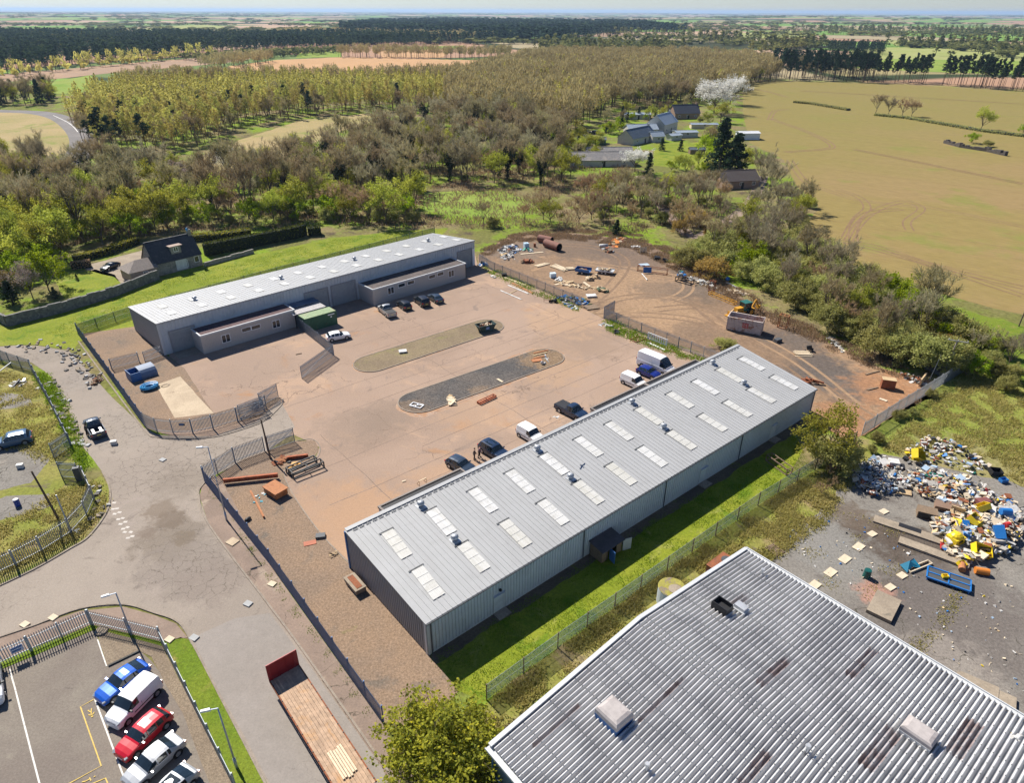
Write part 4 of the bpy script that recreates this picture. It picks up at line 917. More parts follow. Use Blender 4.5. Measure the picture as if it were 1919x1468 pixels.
def gate(name, label, p0, p1, h=2.3, m=None, group=None, lift=.12):
    a, b = g(*p0), g(*p1); o = thing(name, label, "gate", a); d = b - a; L = d.length; d.normalize(); m = m or M_pal
    f = MB(); up = Vector((0,0,1))
    for q0, q1 in ((up * lift, d * L + up * lift),(up * (h - .3), d * L + up * (h - .3)),(up * (h * .5), d * L + up * (h * .5))): f.beam(q0, q1,.06,.07)
    f.beam(d * .04, d * .04 + up * h, .1,.1); f.beam(d * (L - .03) + up * lift, d * (L - .03) + up * h, .07,.07)
    f.beam(d * .05 + up * lift, d * (L - .05) + up * (h - .3),.05,.05)
    obj("gate_frame", f, m, o)
    pl = MB(); n = int(L / .16); rz = math.atan2(d.y, d.x)
    for i in range(n): pl.box(d * (L * (i + .5) / n) + up * (h / 2 + lift / 2),(.07,.03, h - lift), rz)
    obj("pales", pl, m, o); return o

palisade("palisade_fence", "long straight blue palisade fence between pavement and brown gravel bed", [(384,905),(507,1060),(717,1357)],2.3, m=M_palb)
palisade("palisade_fence", "curved dark palisade fence at the yard entrance, behind the rusty beams", [(385,903),(409,889),(441,868),(497,847)],2.4, m=M_pal)
gate("yard_gate", "open palisade gate leaf right of the leaning pole at the yard entrance", (501,846),(553,829))
palisade("palisade_fence", "long straight blue palisade fence left of the compound with the blue tank", [(147,628),(200,700),(271,800)],2.4, m=M_palb)
palisade("palisade_fence", "curved palisade fence round the concrete pad's lower end", [(271,800),(294,811),(325,814),(362,813),(400,805),(446,791)],2.4, m=M_palg)
gate("yard_gate", "blue-grey palisade gate leaf folded back against the curved fence", (446,791),(497,774), group="gates at the yard entrance")
gate("yard_gate", "palisade gate leaf standing open at the tip of the curved fence", (488,763),(522,744), group="gates at the yard entrance")
gate("yard_gate", "palisade gate leaf lying close behind the folded leaf", (450,786),(500,766), group="gates at the yard entrance")
palisade("palisade_fence", "short palisade cross fence behind the blue tank", [(210,693),(262,680)],2.0, m=M_palg)
gate("small_gate", "small mesh gate between cross fence and back shed corner", (272,679),(306,666),1.9, M_palg)
palisade("palisade_fence", "palisade fence running out from the green container past the white hatchback", [(556,611),(569,622),(597,644),(625,667)],2.2, m=M_pal)
gate("yard_gate", "free-standing palisade gate leaf casting a striped shadow on the yard", (566,710),(625,668),2.2)
palisade("palisade_fence", "palisade fence along the back of the yard between tarmac and timber heaps", [(898,493),(926,509),(1005,541),(1088,575)],2.2,.19, m=M_palg)
palisade("palisade_fence", "palisade fence on a grass bank behind the white vans", [(1131,597),(1225,635),(1317,671),(1352,684)],2.2,.19, m=M_palg)
gate("yard_gate", "tall open palisade gate leaf at the earth yard entrance", (1131,597),(1151,585),2.4)
palisade("palisade_fence", "pale weathered palisade fence beside the brambles above the rubbish tip", [(1616,817),(1680,775),(1745,735),(1806,697)],2.3,.2, m=M_palg)
palisade("palisade_fence", "short blue-grey fence below the crossarm pole", [(1713,682),(1775,713)],2.2,.2, m=M_pal)
meshfence("chain_link_fence", "sagging green chain-link fence along the grass strip behind the near shed", [(912,1313),(1045,1215),(1200,1105),(1420,948),(1527,882),(1600,832)],1.9, M_link, M_conpost, 4.4, bent=False)
meshfence("weld_mesh_fence", "thin dark mesh fence between bright lawn and back shed", [(147,627),(250,592),(520,517),(815,440)],1.9, M_weld, paint("green_post", (.07,.1,.08),.6),4.0)
# left plot
palisade("palisade_fence", "blue-grey palisade fence beside the stony verge of the left plot", [(-30,664),(18,683),(60,697),(100,770),(133,838)],2.3,.2, m=M_pal)
gate("plot_gate", "open gate leaf of the left plot, upper one", (102,860),(133,838),2.3, M_pal)
gate("plot_gate", "open gate leaf of the left plot, lower one", (116,895),(151,897),2.3, M_pal)
palisade("palisade_fence", "dark curved palisade fence round the left plot corner by the road", [(160,903),(176,938),(162,969),(133,1001),(80,1035),(31,1061),(-25,1086)],2.3,.18, m=M_palg)
# car park
palisade("palisade_fence", "black-shadowed palisade fence along the top of the car park", [(-30,1262),(60,1222),(172,1172)],2.0,.19, m=M_palc)
palisade("palisade_fence", "short palisade fence at the car park corner beside the lamp post", [(172,1172),(240,1188),(302,1204)],2.0,.19, m=M_palc)
palisade("palisade_fence", "pale palisade fence along the car park's grass verge", [(302,1204),(372,1345),(440,1480)],2.0,.19, m=M_palc)

# lamp posts and poles
M_pole = paint("grey_lamp_pole", (0.36,0.40,0.46),0.45,0.3,0.08)
def lamp(label, base, h, aim, px_=False):
    p = base if isinstance(base, Vector) else g(*base); o = thing("lamp_post", label, "lamp post", p, aim)
    b = MB(); b.tube((0,0,0),(0,0,1.2),.11,.11,10); b.tube((0,0,1.2),(0,0, h),.075,.05,10); obj("pole", b, M_pole, o, True)
    d = MB(); d.box0(-.03,.1,.5,.03,.115,1.0)
    a = MB(); a.beam((0,0, h - .03),(.7,0, h + .08),.07,.07); obj("arm", a, M_pole, o)
    l = MB(); l.add([(.45,-.13, h + .02),(1.15,-.11, h + .1),(1.15,.11, h + .1),(.45,.13, h + .02),(.5,-.1, h + .17),(1.1,-.08, h + .22),(1.1,.08, h + .22),(.5,.1, h + .17)],[(3,2,1,0),(4,5,6,7),(0,1,5,4),(1,2,6,5),(2,3,7,6),(3,0,4,7)])
    obj("lamp_head", l, paint("lamp_head_white", (.7,.71,.72),.4), o); return o
lamp("tall grey lamp post standing at the blue fence by the gravel bed", (425,976), hgt(425,976,838), R(200))
lamp("grey lamp post inside the car park corner fence", (247,1190), hgt(247,1190,1112), R(215))
zt = 7.0; q = g(408,1328, zt); lamp("grey lamp post on the verge beside the parked cars, at the bottom edge", Vector((q.x, q.y, 0)), zt, R(200))
def pole(label, base, h, r, m, lean=(0,0), cat="pole", name="pole"):
    p = g(*base); b = MB(); b.tube((0,0,0),(lean[0], lean[1], h), r, r * .7,8); return single(name, label, cat, b, m, p)
M_polew = paint("dark_timber_pole", (.10,.07,.05),.9,0,.2)
pole("dark wooden pole leaning on the left plot's rough grass", (110,974), hgt(110,974,884),.13, M_polew, (-.8,0), "pole", "wooden_pole")
pole("leaning wooden pole among the scrap at the yard entrance", (507,860),5.6,.13, M_polew, (-.35,.35), "pole", "wooden_pole")
pole("dark camera pole at the left plot corner", (128,985),4.2,.09, M_pole, (0,0), "pole", "post")
p = g(1764,705); h = hgt(1764,705,640); pp = thing("utility_pole", "wooden utility pole with crossarm beside the right-hand hedge", "utility pole", p)
b = MB(); b.tube((0,0,0),(.9,.4, h),.14,.10,8); obj("pole", b, paint("grey_timber", (.28,.24,.2),.9), pp)
b = MB(); b.beam((-.3,.9, h - .1),(2.2,-.3, h - .1),.12,.14); ca = obj("crossarm", b, paint("grey_arm", (.33,.32,.3),.8), pp)
b = MB()
for t in (.05,.5,.95): b.tube(Vector((-.3,.9, h - .03)).lerp(Vector((2.2,-.3, h - .03)), t), Vector((-.3,.9, h + .22)).lerp(Vector((2.2,-.3, h + .22)), t),.06,.04,8)
obj("insulators", b, M_trim, ca)
b = MB(); b.box0(.5,.0, h * .55,.9,.35, h * .68); obj("box", b, M_galv, pp)
pole("slim stay post beside the blue-grey fence below the utility pole", (1742,712),4.2,.05, M_galv, (.6,.2), "pole", "stay_post")
pole("wooden post at the crop field's edge on the far right", (1909,612),4.0,.12, M_polew, (.3,.3), "post", "field_post")
# gate box, fence signs
b = MB(); b.box0(-.35,-.3,0,.35,.3,1.9); single("steel_cabinet", "dark steel cabinet by the left plot gate", "cabinet", b, M_trim_d, g(150,900), R(20))
M_sign = paint("sign_plate", (.55,.60,.68),.4)
def signplate(label, p0, z, w_=.9, hh=.6, rz=0, m=None):
    b = MB(); b.box0(-w_ / 2,-.02, z, w_ / 2,.0, z + hh); b.box0(-w_ / 2 + .08,-.03, z + hh * .62, w_ / 2 - .08,-.02, z + hh * .85,1); b.box0(-w_ / 2 + .08,-.03, z + hh * .2, w_ / 2 - .2,-.02, z + hh * .42,1)
    return single("fence_sign", label, "sign", b, [m or M_sign, M_blue], p0, rz)
d_ = head(g(60,1222), g(172,1172))
signplate("pale blue sign on the car park fence, right one", g(43,1231) + Vector((0,-.2,0)),.85,.95,.7, d_)
signplate("pale blue sign on the car park fence, left one at the picture edge", g(2,1249) + Vector((0,-.2,0)),.85,.9,.7, d_)
signplate("small dark sign on the curved compound fence", g(347,815) + Vector((0,-.15,0)),1.5,.8,.4,0, M_trim_d)
# ------------------------------------------------------------------ vehicles
def carpaint(name, col, metal=0.0, rough=0.28): 
    k = NB(name); p = k.oc(); c = k.grain(col, p, 2.0,.94,1.06,3); k.done(c, rough, metal, .5); k.b.inputs["Coat Weight"].default_value = .35; k.b.inputs["Coat Roughness"].default_value = .1; return k.mat
M_tyre = paint("tyre_rubber", (.015,.015,.016),.85); M_rim = paint("alloy_rim", (.45,.46,.47),.35,.6)
M_cglass = NB("car_glass").done((.012,.02,.026),.05,0,.8)
M_lampg = NB("headlamp_lens").done((.30,.32,.34),.12,0,.8); M_tail = NB("tail_lamp_red").done((.45,.02,.02),.25,0,.6)
M_plate = paint("number_plate", (.75,.62,.12),.5); M_platew = paint("front_plate", (.75,.75,.73),.5)
M_under = paint("car_underside", (.012,.012,.013),.9)
# profile rows: x fraction (0 rear..1 front), belt height, roof height, cab flag, half-width factor ; heights as fraction of H
PROF = {
 'hatch': (4.15,1.76,1.48,[(0,.36,.42,0,.86),(.012,.52,.60,0,.93),(.03,.62,.66,0,.96),(.06,.64,.74,1,.97),(.14,.645,.93,1,.985),(.20,.65,.965,1,.99),(.34,.65,1.0,1,1),(.50,.65,.99,1,1),(.57,.645,.955,1,1),(.70,.64,.71,1,1),(.735,.635,.665,0,1),(.84,.60,.625,0,.99),(.93,.54,.565,0,.95),(.98,.44,.47,0,.88),(1,.32,.36,0,.80)]),
 'saloon': (4.6,1.80,1.44,[(0,.36,.44,0,.86),(.012,.56,.62,0,.93),(.04,.64,.68,0,.96),(.13,.655,.69,0,.98),(.15,.655,.71,1,.98),(.27,.66,.95,1,.985),(.33,.66,.98,1,.99),(.42,.66,1.0,1,1),(.53,.66,.99,1,1),(.58,.655,.96,1,1),(.71,.645,.70,1,1),(.74,.64,.665,0,1),(.85,.60,.625,0,.985),(.94,.53,.56,0,.94),(.985,.43,.47,0,.87),(1,.32,.36,0,.8)]),
 'coupe': (4.4,1.80,1.38,[(0,.36,.46,0,.86),(.012,.56,.62,0,.93),(.05,.66,.70,0,.96),(.09,.665,.72,1,.98),(.25,.67,.93,1,.985),(.36,.67,.99,1,.99),(.46,.67,1.0,1,1),(.54,.67,.97,1,1),(.68,.66,.71,1,1),(.71,.65,.675,0,1),(.85,.60,.63,0,.985),(.94,.53,.56,0,.94),(.985,.43,.47,0,.87),(1,.32,.36,0,.8)]),
 'suv': (4.6,1.88,1.72,[(0,.36,.42,0,.88),(.01,.52,.60,0,.94),(.03,.62,.66,0,.97),(.045,.63,.72,1,.98),(.10,.635,.94,1,.99),(.16,.64,.975,1,.99),(.34,.64,1.0,1,1),(.52,.64,.99,1,1),(.58,.635,.955,1,1),(.70,.63,.69,1,1),(.73,.625,.65,0,1),(.85,.59,.615,0,.99),(.95,.54,.565,0,.95),(.985,.44,.48,0,.89),(1,.3,.35,0,.82)]),
 'smallvan': (4.4,1.80,1.82,[(0,.30,.36,0,.9),(.008,.5,.58,0,.95),(.015,.58,.62,0,.97),(.02,.60,.90,2,.98),(.05,.60,.97,2,.99),(.20,.60,1.0,2,1),(.50,.60,1.0,2,1),(.52,.60,.995,1,1),(.62,.595,.95,1,1),(.75,.585,.66,1,1),(.78,.58,.61,0,1),(.87,.55,.575,0,.99),(.95,.5,.53,0,.94),(.985,.4,.44,0,.88),(1,.28,.33,0,.8)]),
 'bigvan': (6.4,2.02,2.65,[(0,.24,.28,0,.9),(.006,.40,.46,0,.96),(.012,.5,.54,0,.98),(.016,.52,.90,2,.985),(.03,.52,.97,2,.99),(.10,.52,1.0,2,1),(.60,.52,1.0,2,1),(.68,.52,.985,2,1),(.70,.52,.97,1,1),(.76,.515,.90,1,1),(.88,.49,.545,1,1),(.90,.48,.50,0,1),(.95,.43,.45,0,.98),(.985,.36,.39,0,.92),(1,.22,.27,0,.84)]),
 'pickup': (5.2,1.88,1.80,[(.40,.36,.42,0,.98),(.405,.60,.64,0,.99),(.41,.62,.72,1,.99),(.44,.625,.95,1,.99),(.48,.63,.985,1,1),(.56,.63,1.0,1,1),(.62,.63,.985,1,1),(.66,.625,.95,1,1),(.755,.615,.68,1,1),(.78,.61,.64,0,1),(.88,.58,.605,0,.99),(.955,.53,.56,0,.95),(.985,.43,.48,0,.9),(1,.3,.35,0,.82)]),
}
CP = {'hatch': 4, 'saloon': 4, 'coupe': 3, 'suv': 4, 'pickup': 3}   # station of the rear pillar
def wheel_parts(r, w_):
    t = MB(); t.tube((0,-w_ / 2,0),(0, w_ / 2,0), r, r, 18)
    ri = MB(); ri.tube((0,-w_ / 2 - .012,0),(0, w_ / 2 + .012,0), r * .62, r * .62,14)
    return t, ri
def vehicle(kind, name, label, cat, rear, front=None, ang=None, col=None, L=None, group=None, glassroof=None, opendoor=False, bedload=False, sill=True, anchor='rear', plate_rear=True):
    L0, W, H, P = PROF[kind]; L = L or L0
    p = g(*rear)
    rz = head(p, g(*front)) if front else ang
    d = Vector((math.cos(rz), math.sin(rz),0))
    c = p + d * L / 2 if anchor == 'rear' else p
    o = thing(name, label, cat, c, rz, group)
    rows = []; 
    for (fx, fb, ft, cab, fw) in P:
        x = (fx - .5) * L; hw = W / 2 * fw; zb = fb * H; zt = ft * H
        inn = hw * (.76 if kind not in ('smallvan', 'bigvan') else .86) if (ft - fb) > .12 else hw * (.9 - .6 * (ft - fb))
        zs = .20 * (1 if kind != 'bigvan' else 1.2)
        top_e = zt - (.035 if ft - fb > .1 else .012)
        rows.append([(x, hw * .80, zs),(x, hw * .965, zs + .14),(x, hw, zb * .62),(x, hw * .985, zb * .93),(x, hw * .955, zb),(x, inn, top_e),(x, inn * .62, zt + .012),(x, 0, zt + .04)])
    nr = 8; body, wind, rearw = MB(), MB(), MB(); gs = {1: MB(),-1: MB()}
    def face(mb, pts, flip): mb.add(pts, [(0,1,2,3) if not flip else (3,2,1,0)])
    for i in range(len(rows) - 1):
        a, b = P[i], P[i + 1]
        dz = (b[2] - a[2]); dx = b[0] - a[0]
        tall = min(a[2] - a[1], b[2] - b[1])
        for j in range(nr - 1):
            for sy in (1,-1):
                q = [rows[i][j], rows[i + 1][j], rows[i + 1][j + 1], rows[i][j + 1]]; q = [(v[0], v[1] * sy, v[2]) for v in q]
                tgt = body
                if a[3] == 1 and b[3] == 1 or (a[3] == 1 and b[3] == 0 and False):
                    slope = abs(dz * H) / max(1e-3, dx * L)
                    if j == 4 and tall > .04 and i != CP.get(kind): tgt = gs[sy]
                    elif j >= 5 and slope > .28: tgt = wind if dz < 0 else rearw
                face(tgt, q, sy < 0)
    # ends
    for idx, fl in ((0, True),(len(rows) - 1, False)):
        r_ = rows[idx]; loop = [(v[0], v[1], v[2]) for v in r_] + [(v[0],-v[1], v[2]) for v in r_[::-1][1:]]
        body.add(loop, [tuple(range(len(loop))) if not fl else tuple(range(len(loop)))[::-1]])
    und = MB(); und.box0(-L * .47,-W * .42,.16, L * .47, W * .42,.34)
    bo = obj("body", body, col, o, True)
    try:
        bo.data.shade_auto_smooth
    except Exception: pass
    obj("underside", und, M_under, bo)
    for sy in (1,-1):
        if gs[sy].v: obj("side_window", gs[sy], M_cglass, o)
    if wind.v: obj("windscreen", wind, M_cglass, o)
    if rearw.v: obj("rear_window", rearw, M_cglass, o)
    # pillars over the side glass
    if kind in ('hatch', 'saloon', 'coupe', 'suv', 'pickup'):
        pl = MB()
        for fx in ((.33,.52) if kind != 'pickup' else (.57,)):
            i = max(k_ for k_ in range(len(P)) if P[k_][0] <= fx); a, b = P[i], P[min(i + 1, len(P) - 1)]; t = (fx - a[0]) / max(1e-6, b[0] - a[0]); ip = lambda q: a[q] + (b[q] - a[q]) * t
            x = (fx - .5) * L; hw = W / 2
            for sy in (1,-1): pl.beam((x, sy * (hw * .962), ip(1) * H),(x, sy * (hw * .762 + .012), ip(2) * H - .035),.09,.02)
        obj("pillars", pl, col if kind != 'coupe' else M_under, bo)
    # wheels
    wr = .33 if kind not in ('suv', 'bigvan', 'pickup') else .37
    fxs = {'bigvan': (.19,.83), 'pickup': (.20,.83), 'smallvan': (.17,.82)}.get(kind, (.19,.81))
    ar = MB()
    for fx in fxs:
        for sy in (1,-1): ar.tube(((fx - .5) * L, sy * (W / 2 - .18), wr),((fx - .5) * L, sy * (W / 2 + .006), wr), wr * 1.2, wr * 1.2,18)
    obj("wheel_arches", ar, M_under, bo)
    t, ri = wheel_parts(wr, .22); tm, rm = t.mesh("tyre", M_tyre), ri.mesh("rim", M_rim)
    for fx in fxs:
        for sy in (1,-1):
            w_ = obj("wheel", tm, None, o, loc=((fx - .5) * L, sy * (W / 2 - .10), wr)); r2 = obj("rim", rm, None, w_)
    # lamps, plates, mirrors
    zf = .47 * H if kind != 'bigvan' else .40 * H
    for sy in (1,-1):
        h_ = MB(); h_.box((L * .468, sy * W * .36, zf - .02),(.26,.26,.11), sy * R(-28),0,0, R(24)); obj("headlight", h_, M_lampg, o)
        tl = MB(); 
        if kind in ('bigvan', 'smallvan'): tl.box((-L / 2 + .02, sy * W * .455,.5 * H),(.06,.1,.4))
        elif kind == 'pickup': tl.box((-L / 2 + .02, sy * W * .45,.48 * H),(.06,.12,.35))
        else: tl.box((-L * .487, sy * W * .40,.55 * H),(.14,.26,.16), sy * R(20))
        obj("tail_light", tl, M_tail, o)
        mi = MB(); fm = .655 if kind not in ('smallvan', 'bigvan', 'pickup') else {'smallvan': .72, 'bigvan': .85, 'pickup': .72}[kind]
        mi.box(((fm - .5) * L, sy * (W / 2 + .1),.66 * H if kind != 'bigvan' else .55 * H),(.12,.22,.14)); obj("mirror", mi, col if kind not in ('bigvan', 'smallvan') else M_black, o)
    pf = MB(); pf.box((L / 2 + .005,0,.28 * H if kind != 'bigvan' else .5),(.02,.5,.11)); obj("number_plate", pf, M_platew, o)
    pr = MB(); pr.box((-L / 2 - .005,0,.40 * H if kind != 'bigvan' else .6),(.02,.5,.11)); obj("number_plate", pr, M_plate, o)
    gr_ = MB(); gr_.box((L * .488,0,.36 * H if kind != 'bigvan' else .27 * H),(.06, W * .5,.14)); obj("grille", gr_, M_black, bo)
    if glassroof:
        x0, x1 = glassroof; zz = H * 1.0 + .014; gl = MB(); gl.box0((x0 - .5) * L, -W * .28, zz - .03,(x1 - .5) * L, W * .28, zz + .004); obj("sunroof", gl, M_cglass, o)
    if kind == 'pickup':
        b = MB(); hw = W / 2; zb_ = .60 * H; x0, x1 = -L / 2,-.095 * L; t_ = .07
        b.box0(x0,-hw * .98,.42, x1,-hw * .98 + t_, zb_); b.box0(x0, hw * .98 - t_, .42, x1, hw * .98, zb_); b.box0(x0,-hw * .98 + t_, .42, x0 + t_, hw * .98 - t_, zb_); b.box0(x0 + t_, -hw * .98 + t_, .42, x1, hw * .98 - t_, .55); b.box0(x0 - .08,-hw * .95,.38, x0, hw * .95,.55)
        obj("load_bed", b, col, o)
        l = MB(); l.box0(x0 + t_, -hw * .98 + t_, .551, x1, hw * .98 - t_, .57); obj("bed_liner", l, M_under, o)
        if bedload == 'cover': l = MB(); l.box0(x0 + .05,-hw * .93, zb_, x1, hw * .93, zb_ + .05); obj("bed_cover", l, M_black, o)
        if bedload == 'boxes':
            l = MB(); l.box0(x0 + .2,-.6,.571, x0 + 1.6,-.3,1.0); l.box0(x0 + .2,.3,.571, x0 + 1.6,.6,1.0); l.box0(x0 + .1,-.72, zb_ + .02, x0 + .18,.72, zb_ + .07); obj("tool_box", l, M_galv, o)
    if kind in ('smallvan', 'bigvan'):
        s = MB()
        for sy in (1,-1): s.box0(-L * .33, sy * (W / 2) - .015,.34 * H * (1 if kind == 'smallvan' else .8), L * .16, sy * (W / 2) + .015,.34 * H * (1 if kind == 'smallvan' else .8) + .09)
        obj("rub_strip", s, M_black, bo)
        dl = MB()
        for sy in (1,-1): dl.box0(-L * .02, sy * W / 2 * .99 - .01,.3 * H, -L * .02 + .02, sy * W / 2 * .99 + .016,.85 * H * .7)
        obj("door_seam", dl, M_trim_d, bo)
    if opendoor:
        dm_ = MB(); dm_.box0(0,0,.3,.95,.06,.93); dw_ = MB(); dw_.box0(.05,.012,.95,.85,.045,1.32)
        do = obj("door", dm_, col, o, loc=(.05 * L + .9 - .95 * .2,-W / 2 + .0,0), rz=R(200)); obj("window", dw_, M_cglass, do)
    return o
C = {'white': carpaint("white_car_paint", (.80,.80,.79)), 'black': carpaint("black_car_paint", (.012,.013,.016)), 'navy': carpaint("navy_car_paint", (.012,.028,.065)),
     'blue': carpaint("bright_blue_car_paint", (.01,.10,.50),.2), 'dblue': carpaint("deep_blue_car_paint", (.012,.03,.22),.2), 'red': carpaint("red_car_paint", (.50,.008,.02)),
     'silver': carpaint("silver_car_paint", (.40,.42,.43),.5,.35), 'silverw': carpaint("pale_silver_car_paint", (.42,.43,.44),.3,.35), 'slate': carpaint("slate_blue_car_paint", (.035,.055,.085),.2), 'steel': carpaint("steel_blue_car_paint", (.05,.11,.19),.2)}
AV = ROTU - math.pi / 2     # facing the near shed
G1 = "cars parked against the near shed"
vehicle('bigvan', "panel_van", "tall white panel van, the largest vehicle in the yard", "van", (1198,681), ang=AV + R(3), col=C['white'], group=G1)
vehicle('hatch', "car", "deep blue car squeezed between the two white vans", "car", (1196,697), ang=AV + R(5), col=C['dblue'], L=3.9, group=G1)
vehicle('smallvan', "small_van", "small white van beside the deep blue car", "van", (1167,714), ang=AV + R(2), col=C['white'], group=G1)
vehicle('pickup', "pickup_truck", "dark navy double-cab pickup with covered bed by the near shed", "pickup", (1046,765), ang=AV + R(3), col=C['navy'], bedload='cover', group=G1)
vehicle('smallvan', "small_van", "little white car-derived van alone beside the near shed", "van", (975,812), ang=AV + R(2), col=C['white'], L=3.9, group=G1)
vehicle('suv', "car", "navy estate car with two people standing at its side", "car", (904,840), ang=AV + R(4), col=C['navy'], glassroof=(.25,.5), group=G1)
vehicle('hatch', "car", "dark slate hatchback with its driver's door open by the near shed", "car", (842,868), ang=AV + R(10), col=C['slate'], opendoor=True, group=G1)
G2 = "cars parked outside the back shed office"
vehicle('pickup', "pickup_truck", "silver pickup parked tail-out at the back shed office", "pickup", (736,597),(708,574), col=C['silver'], bedload='cover', group=G2)
vehicle('hatch', "car", "black hatchback between silver pickup and tall black car at the office", "car", (766,583),(743,566), col=C['black'], group=G2)
vehicle('suv', "car", "tall black off-road car with its tailgate to the yard", "car", (800,577),(774,557), col=C['black'], group=G2)
vehicle('coupe', "car", "dark low coupe, rightmost of the cars at the office", "car", (826,570),(800,553), col=C['slate'], group=G2)
vehicle('hatch', "car", "white hatchback parked by the green container", "car", (612,640),(655,632), col=C['white'])
vehicle('pickup', "pickup_truck", "dark pickup stopped on the side road with a person beside it", "pickup", (189,824),(165,783), col=C['slate'], bedload='boxes')
vehicle('suv', "car", "steel-blue estate parked on rough ground at the left edge", "car", (64,825),(-10,842), col=C['steel'])
G3 = "cars parked in the lower left car park"
vehicle('coupe', "car", "bright blue hatch, uppermost of the car park row", "car", (276,1252),(192,1318), col=C['blue'], L=4.25, group=G3)
vehicle('smallvan', "small_van", "white van between the blue and the red car", "van", (295,1285),(214,1366), col=C['white'], group=G3)
vehicle('hatch', "car", "bright red estate with roof rails in the car park row", "car", (316,1343),(232,1424), col=C['red'], L=4.3, group=G3)
vehicle('saloon', "car", "silver saloon below the red car", "car", (340,1392),(252,1472), col=C['silverw'], L=4.4, group=G3)
vehicle('coupe', "car", "pale car with dark glass roof at the bottom of the row", "car", (364,1448),(282,1535), col=C['silverw'], glassroof=(.3,.6), L=4.3, group=G3)
vehicle('smallvan', "small_van", "white van cut off by the picture's left edge in the car park", "van", (-18,1255),(0,1420), col=C['white'], L=4.9, group=G3)
vehicle('coupe', "car", "small black car on the cottage drive", "car", (222,498),(200,507), col=C['black'])
vehicle('suv', "car", "dark off-road car parked near the farm sheds", "car", (1121,252),(1100,250), col=C['black'])
b = MB()
for i in range(7):
    a0 = math.pi * i / 6; 
sil = [(-2.3,.5),(2.3,.5),(2.4,1.4),(2.0,2.3),(-2.0,2.4),(-2.4,1.6)]
vs = [(x, -1.1, z) for x, z in sil] + [(x, 1.1, z) for x, z in sil]
b.add(vs, [tuple(range(6)), tuple(range(11,5,-1))] + [(i, i + 6,(i + 1) % 6 + 6,(i + 1) % 6) for i in range(6)]); b.tube((-.1,-1.0,.32),(-.1,1.0,.32),.32,.32,12)
single("caravan", "grey touring caravan by the farm's trees", "caravan", b, M_galv, g(1092,263), R(8))
# road-rail of red estate
# ---- flatbed trailer in the road
p0, p1 = g(538,1282), g(700,1540); rz = head(p1, p0)
tr = thing("flatbed_trailer", "long flatbed trailer with red headboard and worn timber deck parked at the kerb", "trailer", p0, rz)
TL, TW, TZ = 13.0,2.45,1.35
M_deck = paint("worn_deck_timber", (.40,.27,.175),.85,0,.3,((.46,.26,.12),.7,.52,.7),2.5)
dk = MB()
for i in range(9):
    y = -TW / 2 + TW * i / 9; dk.box0(-TL, y + .008, TZ - .06,0, y + TW / 9 - .008, TZ)
obj("deck", dk, M_deck, tr)
sdr = MB()
for sy in (1,-1): sdr.box0(-TL, sy * (TW / 2 + .05) - .05, TZ - .2,0, sy * (TW / 2 + .05) + .05, TZ + .01)
for sy in (1,-1): sdr.box0(-TL, sy * .45 - .06, TZ - .5,-.2, sy * .45 + .06, TZ - .06)
obj("chassis", sdr, M_rust, tr)
M_red = paint("deep_red_paint", (.28,.018,.022),.5,0,.15,((.2,.03,.02),1,.55,.75))
hb = MB(); hb.box0(0,-TW / 2 - .1, TZ - .2,.08, TW / 2 + .1, TZ + 1.85)
for i in range(4): hb.box0(-.05,-TW / 2 + .2 + i * .68, TZ, 0,-TW / 2 + .28 + i * .68, TZ + 1.8)
obj("headboard", hb, M_red, tr)
for x in (-9.4,-10.7,-12.0):
    for sy in (1,-1):
        t, ri = wheel_parts(.5,.38); w_ = obj("wheel", t, M_tyre, tr, loc=(x, sy * .98,.5)); obj("rim", ri, M_rim, w_)
lg = MB(); lg.box0(-2.6,-.8,0,-2.45,-.65, TZ - .2); lg.box0(-2.6,.65,0,-2.45,.8, TZ - .2); obj("landing_leg", lg, M_black, tr)
rp = MB()
for i in range(14):
    for sy in (1,-1): rp.tube((-.6 - i * .93, sy * (TW / 2 + .03), TZ),(-.6 - i * .93, sy * (TW / 2 + .03), TZ + .05),.05,.05,6)
obj("rope_hooks", rp, M_black, tr)
tm = MB(); rng = random.Random(2)
for i in range(6): tm.box((-10.2 + rng.uniform(-.1,.1),-.55 + i * .2, TZ + .06),(2.6,.16,.11))
single("plank_stack", "bright new planks laid at the tail of the flatbed trailer", "planks", tm, M_woodp, p0 + Vector((0,0,0)), rz)
# ------------------------------------------------------------------ containers, skips, tank
M_green = paint("container_green", (.035,.11,.06),.6,0,.15,((.10,.09,.05),.8,.58,.72))
M_greent = paint("container_green_top", (.22,.30,.15),.6,0,.15,((.30,.26,.15),.6,.5,.7))
M_skipw = paint("weathered_white_paint", (.52,.45,.41),.65,0,.18,((.27,.13,.07),1.1,.50,.66),1.2)
M_skipr = paint("container_rust_inside", (.16,.06,.03),.9,0,.3)
M_redl = paint("red_lettering", (.45,.05,.05),.7)
M_skipg = paint("skip_dark_green", (.02,.05,.045),.6,0,.2,((.08,.05,.03),1.2,.58,.7))
def corr_box(mb, L, W, H, pitch=.28, dep=.04):
    clad(mb, (0,0,0),(L, 0,0),.12, H, H, pitch, dep); clad(mb, (L, W, 0),(0, W, 0),.12, H, H, pitch, dep); clad(mb, (0, W, 0),(0,0,0),.12, H, H, pitch, dep); clad(mb, (L, 0,0),(L, W, 0),.12, H, H, pitch, dep)
    mb.box0(.05,.05,.05, L - .05, W - .05, H - .02)
    for x in (0, L):
        for y in (0, W): mb.box0(x - .06, y - .06,0, x + .06, y + .06, H + .02)
    mb.box0(.06,-.05,0, L - .06,.0,.14)
